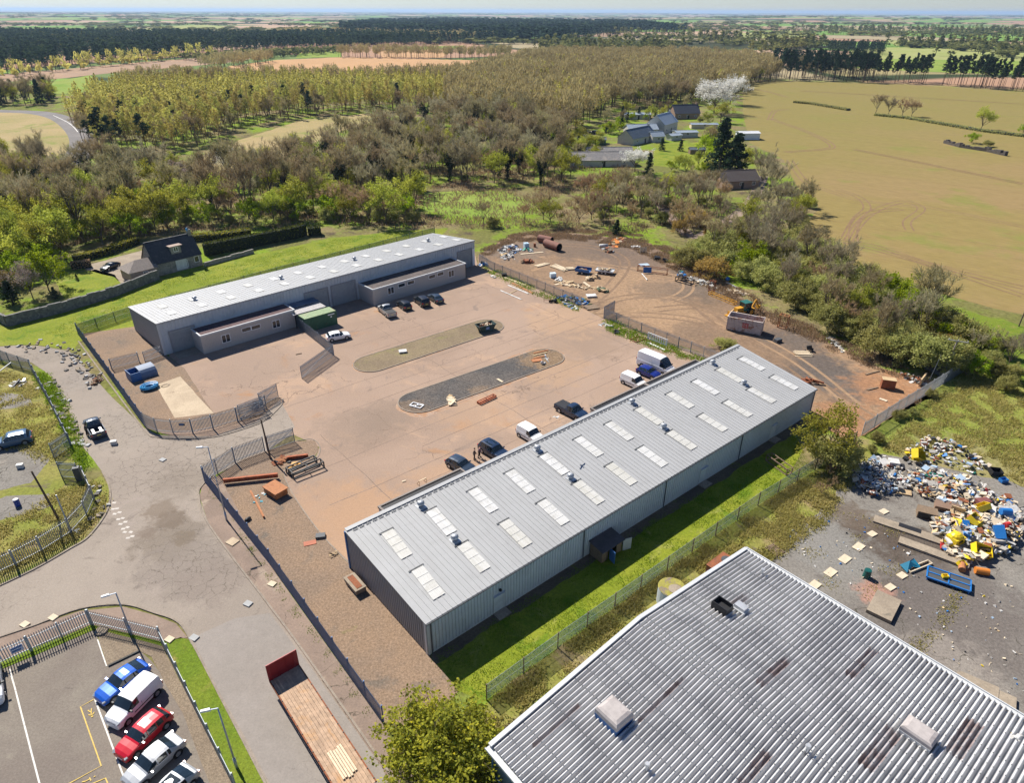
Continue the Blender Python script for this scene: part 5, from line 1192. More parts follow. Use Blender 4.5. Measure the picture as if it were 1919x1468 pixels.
# green container lying along the shed, with lean-to roof behind it
ca, cb = ab2(594,628); cc = A2(ca, cb)
p0, p1 = g(575,624), g(639,605); rz = head(p0, p1)
gc = thing("shipping_container", "dark green shipping container with pale green top beside the white hatchback", "container", p0, rz)
b = MB(); corr_box(b, 6.06,2.44,2.55); obj("body", b, M_green, gc)
t = MB(); t.box0(-.02,-.02,2.56,6.08,2.46,2.6)
for i in range(20): t.box0(.15 + i * .3,.05,2.6,.27 + i * .3,2.39,2.625)
obj("top", t, M_greent, gc)
d = MB(); d.box0(6.1,.1,.2,6.14,1.2,2.4); d.box0(6.1,1.24,.2,6.14,2.34,2.4); obj("door", d, M_green, gc)
b = MB(); b.box0(4.4,-.085,2.08,5.7,-.07,2.26); b.box((5.0,-.078,1.72),(.3,.015,.24)); obj("lettering", b, M_white, gc)
ln = thing("lean_to", "lean-to roof of pale corrugated sheet between office and green container", "lean-to", p0, rz)
b = MB()
for i in range(24): b.box0(-.6 + i * .26,2.75,2.62 + (.03 if i % 2 else 0),-.6 + (i + 1) * .26,5.4,2.68 + (.03 if i % 2 else 0))
obj("roof", b, paint("pale_corrugated", (.36,.34,.33),.6,0,.12), ln)
b = MB()
for i in range(24): b.box0(-.7 + i * .27,5.45,2.85 + (.03 if i % 2 else 0),-.7 + (i + 1) * .27,8.6,2.92 + (.03 if i % 2 else 0))
obj("upper_roof", b, paint("blue_grey_corrugated", (.12,.16,.22),.5,0,.12), ln)
for x in (-.5,2.6,5.5):
    b = MB(); b.box0(x, 2.8,0, x + .1,2.9,2.62); obj("post", b, M_black, ln)
    b = MB(); b.box0(x, 8.2,0, x + .1,8.3,2.85); obj("post", b, M_black, ln)
b = MB(); b.box0(-.8,2.6,2.5,-.7,8.6,2.8); obj("edge_beam", b, M_trim, ln)
# open roll-on container
p0, p1 = g(1360,618), g(1422,630); rz = head(p0, p1)
ro = thing("open_container", "tall open-topped container with faded white ribbed sides and a red emblem", "container", p0, rz)
L_ = 6.0; b = MB(); H_ = 2.5; W_ = 2.5
b.box0(0,0,.15, L_, .06, H_); b.box0(0, W_ - .06,.15, L_, W_, H_); b.box0(0,.06,.15,.06, W_ - .06, H_); b.box0(L_ - .06,.06,.15, L_, W_ - .06, H_); b.box0(0.06,0.06,.15, L_ - .06, W_ - .06,.25)
for i in range(11):
    x = .05 + i * (L_ - .1) / 10; b.box0(x - .05,-.09,.15, x + .05,0, H_); b.box0(x - .05, W_, .15, x + .05, W_ + .09, H_)
b.box0(-.06,-.12, H_, L_ + .06,.1, H_ + .12); b.box0(-.06, W_ - .1, H_, L_ + .06, W_ + .12, H_ + .12); b.box0(-.06,.1, H_, .08, W_ - .1, H_ + .12)
obj("body", b, M_skipw, ro)
i_ = MB(); i_.box0(.061,.061,.251, L_ - .061, W_ - .061,1.1); tag(obj("load", i_, M_skipr, ro), "rusty scrap inside")
e = MB(); e.box0(2.75,-.13,1.05,3.75,-.1,1.95); em = obj("emblem", e, M_redl, ro)
e = MB()
for (x0, z0, x1, z1) in ((2.88,1.2,2.96,1.8),(2.96,1.72,3.16,1.8),(3.08,1.48,3.16,1.72),(2.96,1.45,3.16,1.52),(3.1,1.2,3.18,1.44),(3.3,1.2,3.6,1.28),(3.52,1.28,3.6,1.5),(3.3,1.46,3.52,1.54),(3.3,1.54,3.38,1.8),(3.38,1.72,3.6,1.8)): e.box0(x0,-.145, z0, x1,-.13, z1)
obj("letters", e, M_skipw, em)
sk = MB()
for y in (.3,2.1): sk.box0(0, y, 0, L_, y + .12,.15)
obj("skid", sk, M_rust, ro)
# small skip on the island
def skip(label, pos, rz, m, load, L1=3.4, L2=2.1, W=1.7, H=1.2):
    o = thing("skip", label, "skip", pos, rz); b = MB(); t = .07
    def shell(off):
        return [(-L2 / 2 + off, -W / 2 + off, off),(L2 / 2 - off, -W / 2 + off, off),(L2 / 2 - off, W / 2 - off, off),(-L2 / 2 + off, W / 2 - off, off),(-L1 / 2 + off, -W / 2 + off, H),(L1 / 2 - off, -W / 2 + off, H),(L1 / 2 - off, W / 2 - off, H),(-L1 / 2 + off, W / 2 - off, H)]
    b.add(shell(0),[(3,2,1,0),(0,1,5,4),(1,2,6,5),(2,3,7,6),(3,0,4,7)]); b.add(shell(t),[(0,1,2,3),(4,5,1,0),(5,6,2,1),(6,7,3,2),(7,4,0,3)])
    for (x0, y0, x1, y1) in ((-L1 / 2,-W / 2, L1 / 2,-W / 2),(-L1 / 2, W / 2, L1 / 2, W / 2),(-L1 / 2,-W / 2,-L1 / 2, W / 2),(L1 / 2,-W / 2, L1 / 2, W / 2)): b.beam((x0, y0, H),(x1, y1, H),.11,.1)
    for sx in (-.6,.6):
        for sy in (-1,1): b.tube((sx, sy * W / 2,.75),(sx, sy * (W / 2 + .16),.75),.06,.06,8)
    obj("body", b, m, o)
    if load:
        rng = random.Random(5); l = MB()
        for i in range(46): l.box((rng.uniform(-1.2,1.2), rng.uniform(-.6,.6), rng.uniform(.7,1.15)),(rng.uniform(.15,.8), rng.uniform(.1,.4), rng.uniform(.06,.3)), rng.uniform(0,6), rng.randrange(3), rng.uniform(-.6,.6), rng.uniform(-.6,.6))
        lo = obj("rubble_load", l, [M_slab, M_woodp, M_rust], o); lo['kind'] = 'stuff'
    return o
sp = skip("dark green rubble skip on the far island's end", g(910,620) + Vector((0,0,.1)), ROTU - R(10), M_skipg, True)
b = MB(); b.box0(-.35,-.87,.45,.35,-.855,.95); pl = obj("panel", b, M_blue, sp); l_ = MB(); l_.box0(-.25,-.875,.78,.25,-.87,.86); l_.box0(-.25,-.875,.55,-.02,-.87,.70); l_.box0(.04,-.875,.55,.25,-.87,.70); obj("lettering", l_, paint("pale_blue_mark", (.35,.45,.55)), pl)
tk = thing("steel_tank", "open blue steel tank on the compound gravel behind the concrete pad", "tank", g(267,706), ROT2 + R(3))
b = MB()
b.box0(-1.9,-1.1,0,-1.82,1.1,1.5); b.box0(-1.82,-1.1,0,-.4,-1.02,1.4); b.box0(-1.82,1.02,0,-.4,1.1,1.4); b.box0(-1.82,-1.02,0,-.4,1.02,.1)
obj("bin", b, M_blue, tk)
b = MB(); n_ = 9
for i in range(n_):
    a0, a1 = math.pi / 2 * i / n_, math.pi / 2 * (i + 1) / n_
pr = [(-1.1,0),(-1.1,.55),(-.9,1.0),(-.5,1.32),(0,1.45),(1.1,1.5),(1.1,0)]
vs = [(-.4, y, z) for y, z in pr] + [(2.0, y, z) for y, z in pr]; k = len(pr)
b.add(vs, [tuple(range(k)), tuple(range(2 * k - 1, k - 1,-1))] + [(i, i + k, (i + 1) % k + k, (i + 1) % k) for i in range(k)]); obj("hood", b, paint("steel_blue_sheet", (.10,.15,.24),.5), tk)
# blue hose coil
def coil(mb, c, r, nturn, tr, rng, m=0, sq=.8):
    prev = None
    for i in range(nturn * 16 + 1):
        a = 2 * math.pi * i / 16; rr = r * (.55 + .45 * ((i // 16) % 3) / 2) + rng.uniform(-.03,.03)
        p = Vector((c[0] + rr * math.cos(a), c[1] + rr * sq * math.sin(a), c[2] + .12 * (i / 16) * .7))
        if prev: mb.tube(prev, p, tr, tr, 5, m, False)
        prev = p
rng = random.Random(3); b = MB(); coil(b, (0,0,.1),1.25,6,.10, rng); single("hose_coil", "coil of bright blue hose on the gravel beside the concrete pad", "hose", b, paint("bright_blue_hose", (.03,.25,.50),.4), g(281,728), ROT2)
b = MB(); coil(b, (0,0,.05),1.0,1,.03, rng); single("hose_loop", "thin black hose loop lying on the concrete pad", "hose", b, M_black, g(310,724), ROT2)
# transformer/cabinet by near shed
bx = thing("ground_box", "low grey box with a rusty lid against the near shed's end wall", "box", A(-1.0,11.4), ROTU)
b = MB(); b.box0(-.55,-1.2,.25,.55,1.2,.7); b.box0(-.6,-1.25,.7,.6,1.25,.76)
for y in (-1,1): b.box0(-.5, y - .1,0,.5, y + .1,.25)
obj("box", b, M_slab, bx); b = MB(); b.box0(-.3,-1.0,.761,.3,1.0,.8); obj("lid", b, M_rust, bx)
# yellow digger
M_yel = paint("digger_yellow", (.55,.27,.02),.5,0,.15,((.2,.09,.02),1.2,.56,.7))
dg = thing("digger", "yellow and green wheeled digger parked behind the open container", "digger", g(1392,590), R(205))
b = MB(); b.box0(-1.6,-.55,.6,1.5,.55,1.0); b.box0(.5,-.5,1.0,2.0,.5,1.7); b.box0(-1.9,-.9,.7,-1.5,.9,1.3); obj("body", b, M_yel, dg)
c_ = MB(); c_.box0(-1.1,-.75,1.0,.5,.75,1.5); c_.box0(-1.15,-.8,2.5,.55,.8,2.62)
for x in (-1.05,.45):
    for y in (-.7,.7): c_.box0(x - .05, y - .05,1.5, x + .05, y + .05,2.5)
cabo = obj("cab", c_, paint("digger_green", (.02,.12,.10),.5), dg); b = MB(); b.box0(-1.0,-.7,1.5,.4,.7,2.48); obj("windows", b, M_cglass, cabo)
for (x, r_, s_) in ((-1.0,.75,.45),(1.5,.5,.35)):
    for y in (-.85,.85): t, ri = wheel_parts(r_, s_); w_ = obj("wheel", t, M_tyre, dg, loc=(x, y, r_)); rr_ = obj("rim", ri, M_yel, w_)
b = MB(); b.beam((1.6,-.5,1.4),(2.9,-.5,.6),.14,.2); b.beam((1.6,.5,1.4),(2.9,.5,.6),.14,.2); b.box0(2.8,-1.1,.1,3.5,1.1,.2); b.box0(2.75,-1.1,.1,2.85,1.1,.9); obj("front_bucket", b, M_yel, dg)
b = MB(); b.beam((-1.8,0,.9),(-2.7,0,2.6),.22,.3); b.beam((-2.7,0,2.6),(-3.4,0,1.3),.18,.24); b.box0(-3.7,-.35,.8,-3.2,.35,1.4); obj("rear_arm", b, M_yel, dg)

# ------------------------------------------------------------------ scrap, timber and odds and ends
def frame_beam(label, p0, p1, h, w_, m, name="steel_truss", braces=3, cat="frame", t=.12):
    a, b_ = g(*p0), g(*p1); d = b_ - a; L = d.length; rz = math.atan2(d.y, d.x); mb = MB()
    for y in (-w_ / 2, w_ / 2):
        mb.beam((0, y, h),(L, y, h), t, t); mb.beam((0, y, .06),(L, y, .06), t, t)
        mb.beam((0, y, .06),(0, y, h), t, t); mb.beam((L, y, .06),(L, y, h), t, t)
    for i in range(braces + 1):
        x = L * i / braces; mb.beam((x, -w_ / 2, h),(x, w_ / 2, h), t * .8, t * .8)
    mb.beam((0,-w_ / 2,.06),(0, w_ / 2,.06), t, t); mb.beam((L, -w_ / 2,.06),(L, w_ / 2,.06), t, t)
    return single(name, label, cat, mb, m, a, rz)
M_ob = paint("rust_orange_beam", (.38,.11,.045),.8,0,.2,((.22,.07,.035),1.2,.5,.7))
def ibeam(label, p0, p1, h, m, z=0.0, w_=.3, name="steel_beam"):
    a, b_ = g(*p0), g(*p1); mb = MB(); d = b_ - a; L = d.length
    mb.beam((0,0, h),(L, 0, h), w_, .06); mb.beam((0,0,.03),(L, 0,.03), w_, .06); mb.beam((0,0, h / 2),(L, 0, h / 2),.06, h)
    return single(name, label, "beam", mb, m, a + Vector((0,0, z)), math.atan2(d.y, d.x))
ibeam("long rust-red steel beam lying across the gravel at the yard entrance", (420,908),(522,897),.5, M_ob, .25)
ibeam("short rust-red beam near the fence tip at the yard entrance", (538,862),(578,857),.35, M_ob, .1)
ibeam("orange-brown steel post lying on gravel below the orange hopper", (470,923),(495,972),.28, M_rusto, 0,.2)
frame_beam("black steel truss frame nearest the yard, beside the orange hopper", (548,896),(605,874),.9,.9, M_black, braces=2, t=.13)
frame_beam("second black steel truss frame standing just behind the first", (540,890),(592,867),.9,.6, M_black, braces=2, t=.13)
op = thing("steel_hopper", "orange steel hopper box on the gravel at the yard entrance", "hopper", g(518,926), R(-38))
b = MB(); b.box0(-1.2,-.8,.15,1.2,.8,.9); b.box0(-1.3,-.9,.9,1.3,.9,1.0); obj("body", b, M_rusto, op)
b = MB()
for x in (-1,1):
    for y in (-.65,.65): b.box0(x - .07, y - .07,0, x + .07, y + .07,.15)
obj("legs", b, M_black, op)
frame_beam("dark red steel trestle lying on the tarmac below the dark island", (897,758),(927,744),.35,.6, M_ob, "steel_trestle", 2)
rng = random.Random(11)
def heap(name, label, c, n, spread, mats, sz=(.2,.8), flat=.3, hmax=.6, cat="heap", kind=None, seed=1, thin=False, zrot=6.28):
    r_ = random.Random(seed); mb = MB()
    for i in range(n):
        rr = math.sqrt(r_.random()); a = r_.uniform(0,6.28); x, y = spread[0] * rr * math.cos(a), spread[1] * rr * math.sin(a)
        z = hmax * (1 - rr) * r_.uniform(.2,1) + .05; L_ = r_.uniform(*sz)
        sx = (L_, L_ * r_.uniform(.12,.3) if thin else L_ * r_.uniform(.4,1), max(.03, L_ * r_.uniform(.05, flat)))
        mb.box((x, y, z), sx, r_.uniform(0, zrot), r_.randrange(len(mats)), r_.uniform(-.35,.35), r_.uniform(-.35,.35))
    o = single(name, label, cat, mb, mats, g(*c), r_.uniform(0,3) if not thin else R(-20))
    if kind: o['kind'] = kind
    return o
def plank(label, p0, p1, w_=.25, h=.06, m=None, z=0.02, name="plank", cat="plank", group=None):
    a, b_ = g(*p0), g(*p1); mb = MB(); d = b_ - a; mb.beam((0,0, h / 2),(d.length, 0, h / 2), w_, h); return single(name, label, cat, mb, m or M_wood, a + Vector((0,0, z)), math.atan2(d.y, d.x), group)
def pipe(label, p0, p1, r_, m, name="pipe", z=0):
    a, b_ = g(*p0), g(*p1); d = b_ - a; mb = MB(); L = d.length; n_ = 16
    mb.tube((0,0, r_),(L, 0, r_), r_, r_, n_, 0, False); mb.tube((0,0, r_),(L, 0, r_), r_ * .9, r_ * .9, n_, 1, False)
    return single(name, label, "pipe", mb, [m, M_black], a + Vector((0,0, z)), math.atan2(d.y, d.x), None, True)
M_pipe = paint("rust_brown_pipe", (.20,.085,.06),.8,0,.2)
pipe("large rust-brown steel pipe, nearer of the pair lying on the earth yard", (1022,462),(1048,471),.95, M_pipe); pipe("large rust-brown steel pipe lying behind its pair on the earth yard", (1010,453),(1034,458),.9, M_pipe)
M_blu2 = paint("blue_plastic", (.02,.16,.45),.45); M_wp = paint("white_plastic", (.60,.585,.55),.6,0,.12,((.38,.34,.29),1.3,.46,.66)); M_yelp = paint("bright_yellow_plastic", (.72,.52,.02),.4,0,.1); M_tarp = paint("green_tarp", (.03,.22,.15),.7)
M_redp = paint("red_plastic", (.45,.03,.03),.5); M_orp = paint("orange_plastic", (.60,.20,.03),.5); M_cream = paint("cream_board", (.58,.48,.34),.8); M_gry = paint("grey_board", (.35,.35,.34),.8)
def crate(name, label, c, sz, m, rz=0, tank=False, z=0, cat="crate"):
    b = MB(); b.box0(-sz[0] / 2,-sz[1] / 2,.12, sz[0] / 2, sz[1] / 2, sz[2])
    for x in (-sz[0] / 2.2,0, sz[0] / 2.2): b.box0(x - .05,-sz[1] / 2,0, x + .05, sz[1] / 2,.12)
    if tank:
        b.tube((0,0, sz[2]),(0,0, sz[2] + .08),.12,.12,10)
        for k in range(4):
            zz = .2 + k * (sz[2] - .25) / 3; b.beam((-sz[0] / 2 - .02,-sz[1] / 2 - .02, zz),(sz[0] / 2 + .02,-sz[1] / 2 - .02, zz),.03,.03,1); b.beam((-sz[0] / 2 - .02,-sz[1] / 2 - .02, zz),(-sz[0] / 2 - .02, sz[1] / 2 + .02, zz),.03,.03,1); b.beam((sz[0] / 2 + .02,-sz[1] / 2, zz),(sz[0] / 2 + .02, sz[1] / 2, zz),.03,.03,1)
    return single(name, label, cat, b, [m, M_galv], g(*c) + Vector((0,0, z)), rz)
def pallet(label, c, rz=0, m=None, group=None, k=1.0, stand=False):
    b = MB()
    for i in range(6): b.box0(-.6 * k, (-.5 + i * .17) * k, .1,.6 * k, (-.5 + i * .17 + .12) * k, .13)
    for x in (-.55,0,.55): b.box0((x - .05) * k, -.5 * k, 0,(x + .05) * k, .5 * k, .1)
    o = single("pallet", label, "pallet", b, m or M_woodp, g(*c), rz, group)
    if stand: o.rotation_euler = (R(75),0, rz); o.location.z += .5 * k
    return o
def timber(label, p0, p1, n, w_=.18, m=None, hh=2, name="timber_stack", spread=.05):
    a, b_ = g(*p0), g(*p1); d = b_ - a; L = d.length; mb = MB(); r_ = random.Random(n * 7 + int(p0[0]))
    for k in range(hh):
        for i in range(n):
            y = (i - n / 2) * (w_ + .03) + r_.uniform(-spread, spread); o_ = r_.uniform(-.25,.25)
            mb.box((L / 2 + o_, y, .06 + k * .1),(L * r_.uniform(.8,1), w_, .09), r_.uniform(-.04,.04))
    return single(name, label, "timber", mb, m or M_woodp, a, math.atan2(d.y, d.x))
crate("water_tank", "white caged water tank among scrap left of the big pipes", (986,464),(1.1,1.2,1.15), paint("pale_blue_tank", (.45,.58,.68),.4), R(20), True, cat="tank")
single("oil_drum", "rusty drum beside the white caged tank", "drum", MB().tube((0,0,0),(0,0,.9),.3,.3,12), M_rust, g(1002,463),0)
heap("tarp_heap", "green tarpaulin bundle in front of the caged tank", (988,470),14,(1.4,.8),[M_tarp, M_tarp, M_gry],(.5,1.1),.3,.6, seed=3)
plank("long pale board lying in front of the green tarpaulin", (976,477),(1018,473),.5,.1, M_woodp)
heap("scrap_heap", "blue-grey scrap heap at the yard's far corner by the back shed", (955,468),90,(4.5,2.5),[M_gry, M_black, M_blu2, M_wp, M_rust, M_gry],(.2,.9),.4,.8, "scrap heap", "stuff", 5)
heap("scrap_heap", "dark and white scrap scattered in front of the caged water tank", (950,480),60,(4,1.6),[M_gry, M_black, M_wood, M_wp],(.2,.8),.3,.5, "scrap heap", "stuff", 6)
heap("rusty_heap", "pair of rusty brown metal bundles on the earth yard", (988,492),26,(1.6,.7),[M_rust, M_rust, M_woodd],(.5,1.0),.6,1.0, "scrap heap", None, 8)
timber("pale timber bundle beside the rusty metal bundles", (1003,500),(1028,494),7,.15, M_woodp, 2)
timber("long cream timber stack at the middle of the earth yard", (1036,498),(1062,508),8,.2, M_woodp, 3)
timber("short cream timber stack just right of the long one", (1060,505),(1076,504),8,.15, M_woodp, 3)
t1 = thing("tipper_trailer", "small blue-sided trailer loaded with rubble on the earth yard", "trailer", g(1093,512), R(-22))
b = MB(); b.box0(-1.6,-1,.5,1.6,1,.6); b.box0(-1.6,-1.02,.6,1.6,-.96,1.15); b.box0(-1.6,.96,.6,1.6,1.02,1.15); b.box0(-1.66,-1,.6,-1.6,1,1.15); obj("body", b, M_blue, t1)
for y in (-1.05,1.05): t, ri = wheel_parts(.32,.2); w_ = obj("wheel", t, M_tyre, t1, loc=(0, y * .92,.32)); obj("rim", ri, M_rim, w_)
heap("rubble_load", "brown rubble heaped on the small blue trailer", (1093,512),26,(1.2,.7),[M_rust, M_wood, M_slab],(.2,.6),.5,.4, "rubble", "stuff", 9).location.z = .62
t1 = thing("flat_trailer", "white-sided flat trailer with planks on the earth yard", "trailer", g(1133,512), R(-20))
b = MB(); b.box0(-2.0,-1,.6,2.0,1,.7); b.box0(-2.0,-1.03,.55,2.0,-.98,.85); b.box0(-2.0,.98,.55,2.0,1.03,.85); obj("body", b, M_trim, t1)
for x in (-.4,.4):
    for y in (-1,1): t, ri = wheel_parts(.3,.2); w_ = obj("wheel", t, M_tyre, t1, loc=(x, y * .88,.3)); obj("rim", ri, M_rim, w_)
heap("planks_load", "loose planks on the white flat trailer", (1133,512),16,(1.5,.7),[M_wood, M_woodp, M_woodd],(.8,1.8),.06,.25, "planks", None, 10, True).location.z = .73
heap("log_bale", "tan rounded bale of offcuts beside the blue trailer", (1104,524),22,(1.0,.7),[M_wood, M_woodp],(.4,.9),.5,1.1, "bale", None, 12)
heap("log_bale", "smaller tan bale just right of the bigger one", (1118,521),14,(.7,.5),[M_wood, M_woodp],(.4,.8),.5,.9, "bale", None, 13)
crate("water_tank", "white plastic tank among boards near the fence line", (1036,520),(1.2,1.0,1.0), paint("pale_tank", (.55,.66,.72),.5), R(15), cat="tank")
heap("white_scrap", "white broken boards beside the plastic tank", (1048,524),20,(1.3,.8),[M_wp, M_gry],(.4,.9),.1,.3, "boards", None, 14)
heap("board_scatter", "scattered yellow planks between bale and fence end", (1085,535),50,(5,1.8),[M_wood, M_woodp, M_woodd, M_woodp],(.6,2.2),.04,.25, "planks", "stuff", 15, True)
crate("board_stack", "white sheet stack lying by the yard gate opening", (1108,556),(2.0,1.4,.35), M_wp, R(10), cat="boards")
heap("boat_scrap", "green scrap with sticks near the white sheet stack", (1128,545),24,(1.4,.7),[paint("dull_green", (.05,.09,.04),.7), M_wood, M_black],(.5,1.4),.3,.7, "scrap heap", None, 16)
heap("boat_scrap", "green and blue scrap behind the fence end at the gate", (1075,563),46,(3.6,1.6),[paint("moss_green", (.10,.13,.04),.8), M_blu2, M_gry, M_black, M_blu2],(.4,1.2),.3,.6, "scrap heap", "stuff", 17)
for (a0, a1, m_, wd, lb) in (((938,545),(977,562), M_wp, .3, "white plastic gutter length lying alone on the tarmac"),((952,535),(990,551), M_wp, .35, "white board lying beside the orange one by the fence"),((960,531),(998,550), M_rusto, .5, "orange-brown board by the back fence"),((945,520),(985,535), M_woodp, .5, "pale board lying hard against the back fence"),((955,551),(968,545), M_wood, .2, "short wooden batten across the boards by the fence")): plank(lb, a0, a1, wd, .08, m_)
b = MB(); b.box((0,0,.3),(1.0,.7,.6)); b.box((0,0,.63),(1.06,.76,.06)); single("dark_crate", "dark box on the tarmac at the back fence", "crate", b, M_black, g(945,518), R(10))
heap("white_bags", "pale bags on the tarmac left of the dark box", (925,519),7,(.9,.4),[M_wp, M_cream],(.3,.7),.4,.3, "bags", None, 18)
heap("blue_drums", "blue plastic drums and sacks at the back shed's far corner", (905,497),16,(1.2,.9),[M_blu2, M_blu2, M_black, M_wp],(.5,.9),.8,.9, "drums", None, 19)
b = MB(); b.ball((0,0,.42),.42); b.box((-.8,0,.3),(.9,.05,.5),.3); single("metal_ball", "dark round drum on the tarmac at the foot of the back fence", "drum", b, M_black, g(1040,567),0)
single("wire_rack", "small rusty wire frame beside the dark round drum", "frame", MB().beam((-.6,0,0),(-.6,0,1),.05,.05).beam((.6,0,0),(.6,0,1),.05,.05).beam((-.6,0,1),(.6,0,1),.05,.05).beam((-.6,0,.5),(.6,0,.5),.05,.05), M_rust, g(1025,567), R(-15))
heap("weed_scrap", "small scrap and blue bits at the fence end on grass", (1068,574),24,(2.4,.7),[M_gry, M_blu2, M_wp, M_black],(.2,.7),.3,.3, "scrap heap", "stuff", 20)
crate("plywood_sheet", "brown plywood sheet flat on the ground at the yard gate opening", (1108,577),(2.6,2.0,.2), M_woodd, R(20), cat="sheet")
heap("white_lengths", "white plastic lengths on the tarmac below the open fence gate", (1137,611),12,(1.4,.4),[M_wp, M_gry],(.6,1.6),.08,.25, "boards", None, 21, True)
heap("black_bags", "black sacks on tarmac beside the grass bank", (1156,624),7,(.9,.5),[M_black],(.4,.9),.5,.4, "sacks", None, 22)
heap("stone_bits", "brown stones on tarmac right of the black sacks", (1172,631),5,(.5,.3),[M_slab, M_wood],(.2,.5),.6,.3, "stones", None, 23)
frame_beam("rusty thin frame lying on tarmac below the grass bank", (1186,640),(1204,634),.15,1.4, M_rust, "rusty_trestle", 3, t=.06)
b = MB()
for i in range(9): b.box((-1.8 + i * .45,0,.75),(.16,.06,1.0))
b.box((0,0,1.3),(4.2,.1,.12)); b.box((0,0,.25),(4.2,.1,.12)); b.box((-2.0,0,.6),(.12,.1,1.2)); b.box((2.0,0,.6),(.12,.1,1.2)); single("white_railing", "white railing panel leaning against the fence behind the vans", "railing", b, M_white, g(1231,643), head(g(1218,637), g(1246,648)))
plank("long white board on the ground in front of the white railing", (1214,643),(1246,657),.4,.12, M_white)
plank("long thin brown pipe lying behind the tall white van", (1205,636),(1290,673),.1,.08, M_rust, name="pipe", cat="pipe")
# right part of the earth yard
heap("broken_machine", "dark machine scrap with a white cylinder near the yard's far edge", (1140,471),26,(2.0,.7),[M_black, M_woodd, M_gry, M_rust],(.4,1.2),.5,1.0, "scrap heap", None, 24)
b = MB(); b.tube((-1,0,.5),(1,0,.5),.4,.4,12); single("white_cylinder", "white tank cylinder lying at the yard's far edge", "tank", b, M_wp, g(1131,464), R(5), None, True)
heap("orange_scrap", "orange-red scrap boards under the bushes at the yard's far edge", (1158,454),40,(4.5,1.4),[M_orp, M_wood, M_rust, M_cream],(.4,1.6),.1,.5, "boards", "stuff", 25)
heap("white_bag", "white sheet bundle by the bushes at the far edge", (1190,464),8,(1.4,.6),[M_wp, M_gry],(.6,1.2),.4,.5, "sheets", None, 26)
pallet("pallet standing upright at the bushes' edge", (1205,474), R(10), None, None, 1.4, True)
heap("black_sacks", "two black round bales at the bush edge", (1232,487),3,(.4,.3),[M_black],(1.0,1.3),.9,.9, "bales", None, 27)
heap("black_sacks", "one more black bale right of the pair", (1245,490),3,(.4,.3),[M_black],(1.0,1.3),.9,.9, "bales", None, 28)
crate("blue_sheet", "pale blue sheet lying on the earth yard", (1207,497),(2.2,1.4,.15), paint("pale_blue_sheet", (.40,.50,.60),.5), R(15), cat="sheet")
b = MB(); b.add([(-.9,0,.2),(.9,0,.2),(.9,.4,1.3),(-.9,.4,1.3),(-.9,.06,.2),(.9,.06,.2),(.9,.46,1.3),(-.9,.46,1.3)],[(0,1,2,3),(7,6,5,4),(0,4,5,1),(1,5,6,2),(2,6,7,3),(3,7,4,0)]); single("blue_hoarding", "deep blue panel propped on scrap beside the white pipe", "panel", b, M_blue, g(1213,513), R(0))
pipe("bent white pipe on the earth yard near the blue panel", (1203,514),(1213,526),.12, M_wp)
frame_beam("rusty trestle frames standing in a row on the earth yard", (1195,507),(1250,515),1.2,.9, M_rust, "rusty_trestle", 4, t=.08)
frame_beam("black steel stillage loaded with sacks below the bushes", (1268,526),(1297,534),1.0,1.2, M_black, "stillage", 3)
heap("sack_load", "dark sacks piled on the black stillage", (1276,522),16,(1.6,.8),[M_black, M_gry, M_tarp, M_blu2],(.4,.9),.6,.7, "sacks", None, 30).location.z = .9
heap("white_rubble", "white rubble and bags along the bush edge", (1318,530),60,(4.5,1.3),[M_wp, M_cream, M_gry, M_wp],(.3,1.0),.3,.5, "rubble", "stuff", 31)
single("blue_ball", "bright blue drum beside a long metal sheet at the bush edge", "drum", MB().ball((0,0,.45),.5), M_blu2, g(1363,527),0, None, True)
plank("long pale metal sheet below the blue drum", (1360,529),(1382,541),.7,.1, M_galv, name="metal_sheet", cat="sheet")
heap("white_rubble", "cream rubble beside the long metal sheet", (1382,548),30,(2.4,1.0),[M_wp, M_cream, M_woodp],(.3,.9),.3,.4, "rubble", "stuff", 32)
frame_beam("yellow steel boom section lying left of the digger", (1330,552),(1378,572),.6,.8, M_yel, "boom_section", 6, t=.1)
frame_beam("upright rusty gantry behind the yellow boom section", (1328,545),(1338,547),2.2,.8, M_rust, "gantry", 2, t=.1)
frame_beam("tall orange frame standing right of the digger", (1458,612),(1474,616),2.4,1.0, M_rusto, "orange_gantry", 2, t=.12)
timber("pale timber pile on the burnt ground", (1488,663),(1520,664),6,.22, M_woodp, 3, spread=.3)
heap("black_bales", "dark stump at the end of the pale timber pile", (1514,657),5,(.6,.4),[M_black, M_woodd],(.6,1.1),.8,.9, "stump", None, 33)
single("concrete_pipe", "dark block at the shadow's end right of the open container", "block", MB().box((0,0,.3),(1.3,.8,.6)), M_trim_d, g(1457,641), R(30))
heap("white_rubble", "white rubbish under the bushes right of the timber pile", (1565,646),30,(3.0,1.0),[M_wp, M_gry, M_cream],(.3,.9),.2,.4, "rubbish", "stuff", 34)
b = MB(); b.box((0,0,.75),(1.9,1.1,1.5)); b.box((0,0,1.52),(1.96,1.16,.06),0,1); single("wooden_cabinet", "dark cabinet with a bare plywood top near the right-hand fence", "cabinet", b, [M_rust, M_wood], g(1662,727), R(-18))
plank("plank on earth left of the dark cabinet", (1625,732),(1645,727),.25,.12, M_woodd); plank("plank on earth above the dark cabinet", (1622,703),(1648,696),.25,.12, M_woodd)
plank("cream board on earth below the dark cabinet", (1648,748),(1662,753),.5,.1, M_cream)
plank("long leaning pole against the right-hand fence", (1722,725),(1732,712),.2,1.2, M_wood)
heap("bramble_scrap", "white and dark rubbish at the fence corner", (1712,712),40,(2.6,1.2),[M_wp, M_gry, M_black, M_rust],(.2,.8),.3,.5, "rubbish", "stuff", 35)
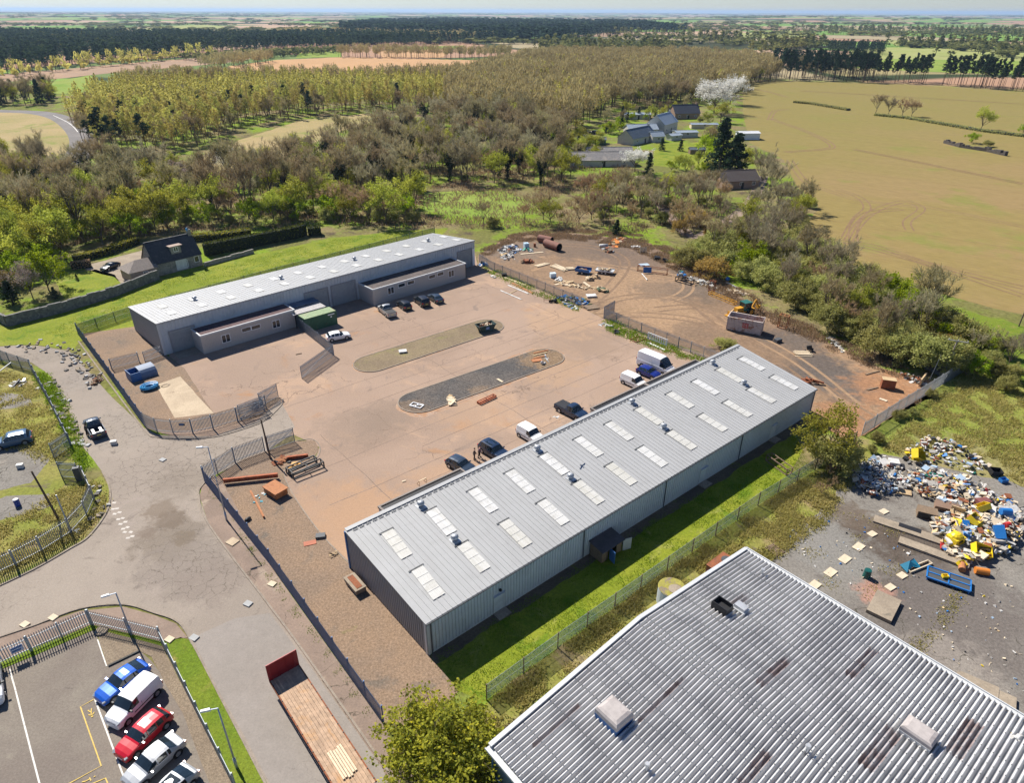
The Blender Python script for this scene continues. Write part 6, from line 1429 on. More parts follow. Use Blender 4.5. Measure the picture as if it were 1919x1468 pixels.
heap("rusty_scrap", "rusty posts and bars at the near shed's far corner", (1520,718),14,(1.6,.8),[M_rust],(.8,1.8),.15,1.0, "scrap heap", None, 36, True)
# islands and tarmac bits
crate("white_box", "white slab lying on the far pale island", (755,661),(1.3,1.0,.3), M_wp, R(15), z=.09, cat="slab")
b = MB(); b.beam((-.9,-.5,.1),(.9,-.5,.1),.12,.1).beam((-.9,.5,.1),(.9,.5,.1),.12,.1).beam((-.9,-.5,.1),(-.9,.5,.1),.12,.1).beam((.9,-.5,.1),(.9,.5,.1),.12,.1).beam((-.9,-.5,.1),(.9,.5,.1),.1,.08).beam((0,-.5,.1),(0,.5,.1),.1,.08)
single("braced_trestle", "white cross-braced frame lying on the dark island", "frame", b, M_white, g(781,762) + Vector((0,0,.1)), R(-25))
heap("island_scrap", "yellow timber offcuts at the middle of the dark island's near edge", (846,752),12,(1.4,.5),[M_woodp, M_wood],(.3,1.2),.12,.3, "offcuts", None, 40).location.z = .1
plank("pale wedge of timber on the dark island", (932,712),(942,718),.35,.1, M_woodp, .1)
for (a0, a1, m_) in (((1000,664),(1027,658), M_rusto),((1000,668),(1025,662), M_wood),((1000,673),(1022,669), M_rusto)): plank("rusty plank laid parallel with others at the dark island's far end", a0, a1,.25,.1, m_, .1, group="planks at the island's end")
b = MB(); b.box((0,0,.08),(1.7,1.0,.1)); single("rusty_sheet", "flat orange sheet on the dark island's end", "sheet", b, M_rusto, g(1006,677) + Vector((0,0,.09)), R(20))
b = MB(); b.ball((0,0,.3),.28, sq=(1,.6,1.2)); b.box((.3,.2,.1),(.6,.3,.2),.5); single("white_bag", "crumpled white bag on the dark island's end", "bag", b, M_wp, g(1016,684) + Vector((0,0,.09)),0, None, True)
b = MB(); b.beam((-.5,0,0),(-.5,0,.8),.06,.06).beam((.5,0,0),(.5,0,.8),.06,.06).beam((-.5,0,.8),(.5,0,.8),.1,.06).beam((-.5,.6,0),(-.5,0,.8),.06,.06).beam((.5,.6,0),(.5,0,.8),.06,.06); single("sawhorse", "pale wooden sawhorse behind the near shed's ridge on the tarmac", "sawhorse", b, M_woodp, g(793,909), ROTU)
for i, (q, lb) in enumerate((((757,903), "small cream block on the tarmac left of the sawhorse"),((560,664), "short dark batten on the tarmac below the office"),((667,1066), "small broken board at the gravel's yard edge"))):
    b = MB(); b.box((0,0,.06),(1.0 if i == 1 else .5,.2,.12)); single("offcut", lb, "offcut", b, [M_cream, M_woodd, M_wood][i], g(*q), R(30))
b = MB(); b.box((0,0,.15),(1.0,.7,.3)); single("grey_block", "dark grey block at the gravel bed's edge", "block", b, M_trim_d, g(601,1007), R(10))
b = MB(); b.box((0,0,.05),(1.3,.7,.08)); single("red_board", "faded red board lying on the gravel bed", "board", b, paint("faded_red", (.40,.14,.08),.8), g(581,1019), R(20))
heap("timber_offcuts", "splintered offcuts at the gravel bed's edge near the shed", (620,1040),8,(.8,.4),[M_wood, M_woodd],(.4,.9),.12,.2, "offcuts", None, 41, True)
heap("yellow_scrap", "yellow bracket scrap beside the black truss frames", (552,874),8,(.7,.5),[M_yel],(.4,.9),.15,.3, "scrap", None, 42)
heap("rusty_scrap", "rusty scrap at the foot of the leaning pole", (530,864),18,(1.6,.8),[M_rust, M_rusto, M_black],(.3,.9),.3,.5, "scrap heap", None, 43)
heap("blue_litter", "turquoise plastic litter on gravel left of the orange hopper", (492,932),10,(1.6,.8),[paint("turquoise_plastic", (.10,.32,.38),.5), M_wp],(.15,.4),.3,.12, "litter", "stuff", 44)
b = MB(); b.ball((0,0,.2),.3, sq=(1.5,.8,.7)); single("black_bag", "black bag on gravel beside the blue fence", "bag", b, M_black, g(465,976), R(60), None, True)
crate("white_cover", "pale square cover plate set in the pavement beside the fence", (436,1017),(1.1,1.0,.14), M_conc, R(-30), cat="cover")
for q, lb in (((510,1096), "small pale cover plate further down the pavement"),((465,1133), "small drain cover at the kerb near the cracked tarmac"),((318,1200), "pale block on the grass at the car park corner"),((364,1197), "pale square drain cover at the bottom road's left kerb"),((47,1172), "white painted patch plate at the kerb of the west road"),((100,1159), "small pale plate at the kerb right of the white patch"),((305,863), "pale drain cover in the road opposite the lamp post")):
    single("drain_cover", lb, "cover", MB().box((0,0,.07),(.75,.6,.14)), M_gry if 'drain' in lb else M_cream, g(*q), R(-25))
b = MB(); b.tube((0,0,0),(0,0,.18),.55,.55,18); b.tube((0,0,.18),(0,0,.22),.2,.2,10); single("manhole", "round pale manhole ring on the gravel in the car park corner", "manhole", b, M_slab, g(191,1184),0)
for i, (q, lb) in enumerate((((230,832), "white box on the road behind the dark pickup"),((39,877), "white box on the left plot's asphalt"), )):
    b = MB(); b.box((0,0,.25),(.7,.45,.5)); b.box((0,0,.52),(.74,.49,.05)); single("white_box", lb, "box", b, M_wp, g(214,833) if i == 0 else g(*q), R(15))
b = MB(); b.tube((0,0,0),(0,0,.9),.3,.3,14); b.tube((0,0,.9),(0,0,.93),.27,.27,14,1); single("blue_barrel", "blue barrel with white lid on the left plot's asphalt patch", "barrel", b, [paint("royal_blue", (.01,.05,.28),.4), M_wp], g(34,948),0)
b = MB()
for i in range(7):
    for j in range(2):
        pass
pts_ = [(214,943),(211,955),(219,954),(215,964),(224,961),(222,974),(230,972),(226,983),(235,979),(231,992),(239,989),(234,998),(245,998),(240,1009),(248,1006)]
for q in pts_:
    p_ = g(*q) - g(228,975); b.box((p_.x, p_.y, .001),(.42,.30,.004), rng.uniform(-.3,.3))
o_ = single("road_marking", "", "", b, paint("worn_white_marking", (.50,.455,.40),.8,0,.15), g(228,975) + Vector((0,0,.028))); del_ = [k for k in ('label', 'category') if k in o_]; o_['kind'] = 'structure'
heap("fence_scrap", "white broken trailer frame in the left plot's long grass", (38,722),16,(1.8,1.0),[M_wp, M_galv, M_black],(.5,1.8),.12,.6, "scrap", None, 50, True)
b = MB(); b.beam((0,0,1.0),(-1.0,-4.0,.2),.12,.12); single("white_post", "long white rail leaning in the left plot's grass", "rail", b, M_trim, g(25,690),0)
heap("earth_mound", "small brown rubble mound in the side road", (182,715),60,(1.5,.7),[M_rust, M_woodd, M_slab, paint('brown_earth', (.12,.075,.04),.95)],(.2,.6),.5,.4, "rubble", "stuff", 51)
# stones along the side road
st = MB(); r_ = random.Random(8)
def scatter_line(mb, line, n, off, sz, mats_n, seed):
    r_ = random.Random(seed); pts = [g(*p) for p in line]; seg = [(a, b, (b - a).length) for a, b in zip(pts[:-1], pts[1:])]; T = sum(s[2] for s in seg)
    for i in range(n):
        t = r_.random() * T
        for a, b, L in seg:
            if t < L: break
            t -= L
        p = a.lerp(b, t / L); mb.box((p.x + r_.gauss(0, off), p.y + r_.gauss(0, off),.08),(r_.uniform(*sz), r_.uniform(*sz), r_.uniform(.1,.35)), r_.uniform(0,6), r_.randrange(mats_n), r_.uniform(-.3,.3), r_.uniform(-.3,.3))
scatter_line(st, [(0,655),(60,648),(110,655),(150,680),(185,720)],90,.9,(.2,.6),3,1)
scatter_line(st, [(95,715),(120,770),(150,840)],50,.5,(.3,.7),3,2)
scatter_line(st, [(190,900),(196,950),(150,1000)],16,.4,(.3,.6),3,3)
so = obj("stones", st, [M_slab, M_gry, paint("dark_stone", (.12,.11,.1),.9)]); so['kind'] = 'stuff'; so['label'] = "loose stones lined along the side road's edges"
# ------------------------------------------------------------------ rubbish tip on the right
tip = MB(); r_ = random.Random(77)
def tipzone(poly, n, sz, wts, seed, hm=.5):
    rr = random.Random(seed); pts = [g(*p) for p in poly]; x0, x1 = min(p.x for p in pts), max(p.x for p in pts); y0, y1 = min(p.y for p in pts), max(p.y for p in pts); k = 0
    while k < n:
        x, y = rr.uniform(x0, x1), rr.uniform(y0, y1); ins = False
        for a, b in zip(pts, pts[1:] + pts[:1]):
            if (a.y > y) != (b.y > y) and x < (b.x - a.x) * (y - a.y) / (b.y - a.y) + a.x: ins = not ins
        if not ins: continue
        k += 1; L_ = rr.uniform(*sz) * (1.6 if rr.random() < .1 else 1); thin = rr.random() < .35
        tip.box((x, y, rr.uniform(.03, hm)),(L_, L_ * (rr.uniform(.1,.25) if thin else rr.uniform(.4,1)), rr.uniform(.02,.25 if not thin else .06)), rr.uniform(0,6.3), rr.choices(range(len(wts)), wts)[0], rr.gauss(0,.3), rr.gauss(0,.3))
TM = [M_wp, paint('dirty_grey_board', (.30,.28,.25),.8,0,.2), M_cream, M_black, M_blu2, M_yelp, M_rust, M_wood, M_redp, M_tarp, paint("pale_blue_scrap", (.35,.45,.55),.5)]
tipzone([(1598,905),(1610,875),(1650,862),(1690,885),(1705,915),(1680,925),(1630,930)],700,(.12,.7),[10,5,3,3,1,0,1,1,.3,0,3],1,.7)
tipzone([(1690,850),(1740,820),(1790,830),(1840,870),(1870,880),(1820,890),(1760,870),(1700,870)],230,(.2,.7),[8,4,2,4,1,.8,2,1,.4,.5,1],2,.6)
tipzone([(1690,890),(1740,880),(1830,910),(1900,950),(1935,980),(1900,1030),(1840,1040),(1770,1010),(1745,985),(1790,960),(1720,930)],1500,(.12,.8),[9,7,6,3,1.0,1.0,3.0,3.5,.3,.3,1.2],3,.9)
tipzone([(1740,985),(1850,960),(1905,990),(1895,1040),(1800,1060),(1770,1040)],380,(.25,.9),[9,5,5,2,1.6,3,1.5,2.5,.6,.3,1],4,.9)
tipzone([(1460,1000),(1600,960),(1700,1000),(1780,1080),(1700,1130),(1560,1100)],90,(.06,.25),[8,1,4,1,4,0,0,1,0,0,3],5,.04)
tipzone([(1690,1150),(1800,1080),(1900,1100),(1919,1300),(1850,1300)],80,(.06,.25),[6,1,6,1,1,1,0,1,0,0,1],6,.04)
to = obj("rubbish", tip, TM); to['kind'] = 'stuff'; to['label'] = "tipped rubbish: broken boards, plastic and sheets spread over the asphalt"
M_white2 = M_wp
b = MB()
def play(label, c, rz, s=1.0):
    o = thing("yellow_bin", label, "plastic bin", g(*c), rz); b = MB(); b.box0(-.6 * s, -.5 * s, .0,.6 * s, .5 * s, .9 * s); b.ball((0,0,.9 * s),.6 * s, sq=(1,.83,.6)); obj("body", b, M_yelp, o, False)
    e = MB(); e.box0(-.2 * s, -.52 * s, .5 * s, .2 * s, -.49 * s, .75 * s); obj("opening", e, M_black, o); return o
play("big round-topped yellow plastic bin lying in the rubbish tip", (1786,1020), R(25),1.25)
def tub(label, c, rz, s, m, tilt=0.0, z=.2):
    b = MB(); b.box0(-s / 2,-s / 3,0, s / 2, s / 3,.05); b.box0(-s / 2,-s / 3,.05,-s / 2 + .05, s / 3, s * .45); b.box0(s / 2 - .05,-s / 3,.05, s / 2, s / 3, s * .45); b.box0(-s / 2 + .05,-s / 3,.05, s / 2 - .05,-s / 3 + .05, s * .45); b.box0(-s / 2 + .05, s / 3 - .05,.05, s / 2 - .05, s / 3, s * .45)
    o = single("plastic_tub", label, "plastic tub", b, m, g(*c) + Vector((0,0, z)), rz); o.rotation_euler = (tilt, tilt * .6, rz); return o
tub("yellow open tub at the top of the rubbish tip", (1712,862), R(20),1.9, M_yelp, .9,.7)
tub("yellow tray in the tip above the round-topped bin", (1818,985), R(40),1.8, M_yelp, .4,.5); tub("yellow tray at the crest of the rubbish tip", (1838,965), R(10),1.5, M_yelp, -.5,.7)
tub("yellow tub with blue neighbour at the tip's lower edge", (1832,1040), R(-10),1.8, M_yelp, .5,.4); tub("small yellow tub at the tip's lower left edge", (1799,1062), R(20),.9, M_yelp, .3,.2)
tub("blue tray standing on edge in the tip", (1858,1008), R(50),2.2, M_blu2,1.1,.7); tub("small blue tub in grass above the tip's right side", (1879,904), R(10),.9, M_blu2,0,.1); tub("black tray in the long grass right of the tip", (1862,890), R(0),1.4, M_black, .2,.2)
def drum(label, c, rz, m, r_=.32, L_=.95, lay=True, name="drum", z=0):
    b = MB()
    if lay: b.tube((-L_ / 2,0, r_),(L_ / 2,0, r_), r_, r_, 14)
    else: b.tube((0,0,0),(0,0, L_), r_, r_ * .9,14); b.tube((0,0, L_),(0,0, L_ + .02), r_ * .7, r_ * .7,10)
    return single(name, label, "drum", b, m, g(*c) + Vector((0,0, z)), rz, None, False)
drum("orange gas cylinder at the tip's lower edge, right one", (1838,1076), R(-15), M_orp, .36,1.25); drum("orange-brown gas cylinder standing left of its pair", (1801,1068), R(60), M_rusto, .34,1.0)
drum("dark green barrel alone on the broken asphalt", (1623,1082),0, paint("bottle_green", (.01,.09,.08),.4),.38,.95, False, "barrel"); drum("blue drum lying on a white sheet in the tip", (1878,975), R(-5), M_blu2,.4,1.1, True, "drum", .8)
drum("red drum among rubbish at the tip's right end", (1882,996), R(20), M_redp, .3,.7, True, "drum", .6)
b = MB(); b.box((0,0,.5),(2.6,1.8,.08),0,0,.25,.1); single("white_sheet", "large white panel lying behind the blue drum in the tip", "panel", b, M_wp, g(1893,972) + Vector((0,0,.4)), R(15))
b = MB(); b.box((0,0,.5),(1.5,.9,1.0)); single("maroon_crate", "maroon box half buried in the tip's crest", "box", b, paint("maroon", (.20,.07,.06),.7), g(1838,950), R(10))
b = MB(); b.box0(-1.0,-.7,0,1.0,.7,.9); b.box0(-.9,-.72,.1,.9,-.7,.8,1); single("broken_sofa", "brown broken cabinet at the tip's left flank", "cabinet", b, [M_woodd, M_black], g(1735,968), R(-25))
b = MB(); b.box((0,0,.4),(2.4,1.0,.7),0,0,.3); single("brown_chest", "long brown chest lying above the broken cabinet", "chest", b, paint("brown_veneer", (.25,.16,.11),.7), g(1772,956), R(-25))
b = MB(); b.box((0,0,.5),(1.4,1.2,.12),0,0,.5); b.box((0,.5,.8),(1.4,.12,.9)); single("armchair", "brown slatted crate in the tip right of the long chest", "crate", b, M_wood, g(1790,972), R(-35))
crate("cooker", "white box appliance lying at the tip's upper left", (1672,876),(1.2,1.1,1.0), M_wp, R(-15), cat="appliance"); b = MB(); b.box((0,0,.35),(1.2,1.0,.7)); single("tv_set", "black box beside the white appliance", "box", b, M_black, g(1683,881), R(-20))
b = MB(); b.box((0,0,.15),(1.6,.8,.25),0,0,.2); single("orange_cushion", "tan board cushion at the tip's lower left", "cushion", b, M_wood, g(1693,925), R(-20)); b = MB(); b.box((0,0,.5),(1.3,.7,.2),0,0,.5); single("red_cushion", "terracotta cushion on the tip's left heap", "cushion", b, M_ob, g(1617,910), R(60))
# slabs on the asphalt
for (c, sz, rz, lb) in (((1700,995),(6.8,1.3,.22),-34, "long concrete slab with a dark pit, upper of the two"),((1748,1038),(6.6,1.2,.3),-36, "long pale concrete slab below the one with the pit"),((1655,1140),(3.4,2.2,.4),49, "thick concrete slab lying near the corrugated roof's edge"),((1830,1290),(3.0,1.6,.35),-35, "concrete slab against the corrugated shed's orange edge"),((1862,1312),(3.0,2.0,.3),-35, "second concrete slab beside the orange edge")):
    b = MB(); b.box((0,0, sz[2] / 2), sz); single("concrete_slab", lb, "slab", b, M_slab, g(*c), R(rz))
b = MB(); b.box((0,0,.02),(2.2,.7,.04)); single("dark_pit", "black sheet for the dark pit in the upper concrete slab", "cover", b, M_black, g(1704,993) + Vector((0,0,.22)), R(-34))  # pit is not sunk: its darkness is a black sheet on the slab
for q, lb in (((1609,1026), "cream board on the asphalt, top of a row of four"),((1583,1049), "cream board on the asphalt, second in the row of four"),((1556,1074), "cream board on the asphalt, third in the row of four"),((1526,1098), "cream board on the asphalt, lowest of the row, at the roof edge")):
    b = MB(); b.box((0,0,.05),(1.35,.85,.1)); single("cream_board", lb, "board", b, M_cream, g(*q), R(38))
for q, lb in (((1656,960), "small cream board alone above the upper slab"),((1634,1002), "small white board at the brick edge of the asphalt"),((1778,1034), "white square panel at the tip's lower left foot"),((1690,1080), "pale broken slab beside the blue chair shell"),((1668,1102), "pale concrete piece above the thick slab")):
    b = MB(); b.box((0,0,.06),(1.0,.7,.12)); single("board", lb, "board", b, M_cream, g(*q), R(30))
b = MB(); b.add([(-.9,-.5,0),(0,-.2,.3),(.9,-.6,.1),(1.0,.6,.4),(0,.25,.7),(-.9,.5,.2)],[(0,1,4,5),(1,2,3,4)]); b.add([(-.9,-.5,-.05),(0,-.2,.25),(.9,-.6,.05),(1.0,.6,.35),(0,.25,.65),(-.9,.5,.15)],[(5,4,1,0),(4,3,2,1)]); single("blue_shell", "teal-blue twisted plastic shell on the asphalt", "plastic shell", b, paint("teal_plastic", (.01,.16,.26),.5), g(1705,1065) + Vector((0,0,.1)), R(20))
frame_beam("white angled frame lying between blue shell and blue bed frame", (1702,1072),(1742,1056),.2,.5, M_cream, "angle_iron", 1, t=.1)
bf = thing("bed_frame", "blue steel frame with dark mesh panels on the asphalt", "frame", g(1776,1090), R(-32))
b = MB()
for y in (-.9,0,.9): b.beam((-1.9, y, .35),(1.9, y, .35),.12,.16)
for x in (-1.9,0,1.9): b.beam((x, -.9,.35),(x, .9,.35),.12,.16)
for x in (-1.8,1.8):
    for y in (-.85,.85): b.box0(x - .06, y - .06,0, x + .06, y + .06,.3)
obj("frame", b, M_blu2, bf); b = MB(); b.box0(-1.84,.06,.33,1.84,.84,.36); b.box0(-1.84,-.84,.33,1.84,-.06,.36); obj("mesh_panel", b, M_trim_d, bf)
tub("yellow bucket sitting on the blue frame", (1768,1088),0,.6, M_yelp, 0,.43)
pallet("old pallet leaning in grass by the corrugated roof's corner", (1452,1032), R(-60), M_woodd, None, 1.3)
b = MB(); b.box0(-1.4,-1.1,0,1.4,1.1,1.9); b.box0(-1.45,-1.15,1.9,1.45,1.15,1.97); b.tube((.6,.2,1.97),(.6,.2,2.1),.5,.5,14,1); single("rusty_tank", "rust-brown steel tank behind the corrugated shed's corner", "tank", b, [M_rust, M_trim_d], g(1352,1085), ROTU)
b = MB(); b.tube((0,0,0),(0,0,1.9),1.3,1.3,22); b.tube((0,0,1.9),(0,0,1.95),1.32,1.25,22,1); b.tube((.2,-.3,1.95),(.2,-.3,2.0),.6,.6,14,2); single("round_tank", "round pale tank with mossy lid behind the corrugated shed", "tank", b, [paint("pale_tank_side", (.42,.46,.46),.6), paint("mossy_lid", (.28,.25,.05),.9,0,.3,((.2,.15,.12),1.5,.5,.6),3), M_slab], g(1255,1128),0)
frame_beam("white timber gate frame fallen by the near shed's far end", (1440,862),(1478,890),.9,.9, M_woodd, "broken_gate", 3, t=.1)
# field ruin, hedge stones
wall_run("ruined_wall", "low ruined dark wall on an overgrown patch in the crop field", [(1770,268),(1800,276),(1850,284),(1885,292)],1.4,1.3, paint("dark_ruin_stone", (.085,.07,.06),.95,0,.4),.5)
# ------------------------------------------------------------------ people and gulls
M_skin = paint("skin", (.45,.27,.19),.6,0,.05)
def person(label, pos, rz, top, legs, hair, pose=0):
    """one skinned body surface; clothes and hair as children"""
    def skin(name, verts, edges, rad, mats, parent=None, sub=1):
        me = bpy.data.meshes.new(name); me.from_pydata(verts, edges, [])
        o = bpy.data.objects.new(name, me); COL.objects.link(o)
        m = o.modifiers.new("skin", 'SKIN'); m.use_smooth_shade = True
        for i, r in enumerate(rad): me.skin_vertices[0].data[i].radius = (r, r) if not isinstance(r, tuple) else r
        me.skin_vertices[0].data[0].use_root = True
        if sub: s = o.modifiers.new("sub", 'SUBSURF'); s.levels = sub; s.render_levels = sub
        me.materials.append(mats)
        if parent: o.parent = parent
        return o
    st = .12 if pose == 0 else .20; bend = .04 if pose == 0 else .10
    V_ = [(0,0,.95),(0,.0,1.12),(bend * .5,0,1.30),(bend, 0,1.45),(bend + .02,0,1.53),(bend + .04,0,1.63),(bend + .04,0,1.73),
          (0.0,.10,.90),(.04 + st * .3,.11,.50),(st * .5,.11,.08),(st * .5 + .16,.12,.04),
          (0.0,-.10,.90),(.0 - st * .3,-.11,.50),(-st * .9,-.11,.08),(-st * .9 + .16,-.12,.04),
          (bend, .19,1.43),(bend + .02,.27,1.16),(bend + .14,.26,.95),(bend + .18,.255,.87),
          (bend, -.19,1.43),(bend + .06,-.27,1.17),(bend + .24,-.22,1.02),(bend + .30,-.19,.97)]
    E_ = [(0,1),(1,2),(2,3),(3,4),(4,5),(5,6),(0,7),(7,8),(8,9),(9,10),(0,11),(11,12),(12,13),(13,14),(3,15),(15,16),(16,17),(17,18),(3,19),(19,20),(20,21),(21,22)]
    Rr = [.13,(.12,.15),(.12,.16),(.09,.12),.055,.095,.085,.095,.07,.05,.045,.095,.07,.05,.045,.065,.05,.038,.035,.065,.05,.038,.035]
    o = skin("person", V_, E_, Rr, M_skin); o.location = pos; o.rotation_euler = (0,0, rz); tag(o, label, "person")
    tv = [V_[i] for i in (0,1,2,3,15,16,17,19,20,21)]; te = [(0,1),(1,2),(2,3),(3,4),(4,5),(5,6),(3,7),(7,8),(8,9)]
    skin("jacket", tv, te, [.15,(.135,.165),(.135,.175),(.10,.135),.08,.064,.05,.08,.064,.05], top, o)
    lv = [V_[i] for i in (0,7,8,9,11,12,13)]; skin("trousers", lv, [(0,1),(1,2),(2,3),(0,4),(4,5),(5,6)],[.14,.11,.085,.066,.11,.085,.066], legs, o)
    for i in (10,14):
        s = MB(); a = Vector(V_[i]); s.ball((a.x - .06, a.y, .05),.13, sq=(1.1,.42,.40)); obj("shoe", s, M_black, o, True)
    hd = Vector(V_[6]); h = MB(); h.ball((hd.x - .02,0, hd.z - .02),.115, sq=(.95,.85,.85)); obj("hair", h, hair, o, True)
    f = MB(); f.ball((hd.x + .10,0, hd.z - .09),.018); obj("nose", f, M_skin, o, True)
    e = MB()
    for y in (-.035,.035): e.ball((hd.x + .088, y, hd.z - .06),.013)
    obj("eyes", e, M_black, o, True)
    mt = MB(); mt.box((hd.x + .088,0, hd.z - .135),(.012,.045,.01)); obj("mouth", mt, M_redp, o)
    # hands: palm, four fingers and a thumb
    for i, sy in ((18,1),(22,-1)):
        a = Vector(V_[i]); hb = MB(); hb.ball((a.x + .01, a.y, a.z - .02),.04, sq=(.9,.5,1.1))
        for k_, ln in enumerate((.062,.072,.068,.052)):
            x = a.x - .022 + k_ * .016; hb.tube((x, a.y, a.z - .05),(x + .008, a.y - sy * .008, a.z - .05 - ln * .6),.008,.0075,6); hb.tube((x + .008, a.y - sy * .008, a.z - .05 - ln * .6),(x + .012, a.y - sy * .026, a.z - .05 - ln),.0075,.006,6)
        hb.tube((a.x + .035, a.y, a.z - .01),(a.x + .062, a.y - sy * .012, a.z - .05),.010,.008,6); obj("hand", hb, M_skin, o, True)
    return o
M_dkcl = paint("dark_cloth", (.02,.022,.028),.9,0,.15); M_navy = paint("navy_cloth", (.03,.04,.07),.9); M_hairb = paint("brown_hair", (.04,.025,.015),.8); M_pinkc = paint("purple_grey_cloth", (.16,.09,.12),.9)
person("person in dark jacket and trousers standing nearest the estate car's rear wheel", g(889,862), R(20), M_dkcl, M_dkcl, M_hairb)
person("person in purplish top leaning in at the estate car's side", g(898,858), R(10), M_pinkc, M_dkcl, M_hairb, 1)
person("person in dark clothes standing at the side of the dark pickup on the side road", g(164,816), R(40), M_dkcl, M_dkcl, M_hairb)
def gull(label, pos, rz, bank):
    o = thing("gull", label, "gull", pos, rz); o.rotation_euler = (bank, 0, rz)
    b = MB(); b.ball((0,0,0),.11, sq=(2.0,.9,.85)); b.ball((.24,0,.05),.065); b.tube((.29,0,.045),(.36,0,.03),.02,.006,6,1); b.add([(-.18,-.04,0),(-.18,.04,0),(-.36,.08,.0),(-.36,-.08,.0),(-.18,-.04,.02),(-.18,.04,.02),(-.36,.08,.015),(-.36,-.08,.015)],[(3,2,1,0),(4,5,6,7),(0,1,5,4),(2,3,7,6),(1,2,6,5),(3,0,4,7)])
    obj("body", b, [M_wp, M_yelp], o, True)
    for sy in (1,-1):
        w_ = MB(); P_ = [(.10,.06,.05),(.14,.35,.16),(.06,.68,.10),(-.10,.66,.10),(-.06,.35,.15),(-.10,.06,.04)]
        P_ = [(x, y * sy, z) for x, y, z in P_]; Q_ = [(x, y, z - .018) for x, y, z in P_]
        w_.add(P_ + Q_, [(0,1,4,5),(1,2,3,4),(11,10,7,6),(10,9,8,7),(0,6,7,1),(1,7,8,2),(2,8,9,3),(3,9,10,4),(4,10,11,5),(5,11,6,0)]); obj("wing", w_, M_wp, o)
    return o
gull("white gull flying over the tarmac beside the dark navy pickup", g(1043,783,9), R(130), R(20))
gull("white gull flying above the dark island", g(1024,672,10), R(200), R(-25))
gull("white gull gliding over the corrugated roof's right edge", g(1903,1383,8), R(110), R(15))
# ------------------------------------------------------------------ trees
def colvar(me, vals):
    a = me.attributes.new("var", 'FLOAT', 'FACE'); a.data.foreach_set("value", np.asarray(vals, dtype=np.float32))
M_bark = paint("grey_bark", (.115,.088,.066),.95,0,.25, None, 2)
M_barkr = paint("red_brown_bark", (.28,.16,.105),.95,0,.25, None, 2)
M_barkp = paint("pine_bark", (.11,.07,.05),.95,0,.25, None, 2)
LT = leafmat("bare_twigs", [(0.0,(.19,.155,.075)),(0.5,(.36,.295,.155)),(1.0,(.52,.44,.25))],.35,.02,.22)
LG = leafmat("grey_twigs", [(0.0,(.24,.205,.12)),(0.6,(.40,.35,.215)),(1.0,(.57,.51,.33))],.38,.015,.2)
LY = leafmat("spring_leaves", [(0.0,(.17,.175,.03)),(0.45,(.36,.37,.05)),(1.0,(.56,.55,.10))],0.5,0.02,0.25)
LB = leafmat("bright_leaves", [(0.0,(.14,.20,.012)),(0.5,(.30,.40,.02)),(1.0,(.48,.56,.05))],0.5,0.012,0.2)
LL = leafmat("larch_needles", [(0.0,(.26,.20,.07)),(0.45,(.50,.45,.12)),(1.0,(.70,.68,.18))],0.45,0.02,0.25)
LP = leafmat("pine_needles", [(0.0,(0.0162,0.0297,0.0189)),(0.5,(0.0378,0.0648,0.0351)),(1.0,(0.0743,0.108,0.0473))],0.24,.012,.25)
LO = leafmat("olive_scrub", [(0.0,(.21,.21,.06)),(0.5,(.37,.37,.115)),(1.0,(.58,.54,.21))],.5,.02,.25)
LI = leafmat("ivy_leaves", [(0.0,(0.013,0.0208,0.013)),(0.6,(0.0325,0.0494,0.0208)),(1.0,(0.078,0.091,0.039))],0.24,.015,.25)
LW = leafmat("white_blossom", [(0.0,(.52,.50,.43)),(0.4,(.74,.72,.66)),(1.0,(.86,.85,.81))],.45,.01,.06)
LPK = leafmat("pinkish_blossom", [(0.0,(.22,.17,.13)),(0.5,(.40,.32,.27)),(1.0,(.60,.52,.47))],.3,.01,.1)
LR = leafmat("russet_twigs", [(0.0,(.25,.16,.09)),(0.5,(.42,.29,.165)),(1.0,(.56,.42,.25))],.35,.015,.2)
LD = leafmat("yellow_gorse", [(0.0,(0.15,0.165,0.03)),(0.55,(0.33,0.33,0.045)),(0.88,(0.495,0.435,0.045)),(1.0,(0.8,0.66,0.03))],0.47,.01,.15)
LOr = leafmat("orange_buds", [(0.0,(0.238,0.168,0.056)),(0.5,(0.42,0.294,0.084)),(1.0,(0.588,0.42,0.126))],0.47,.01,.15)

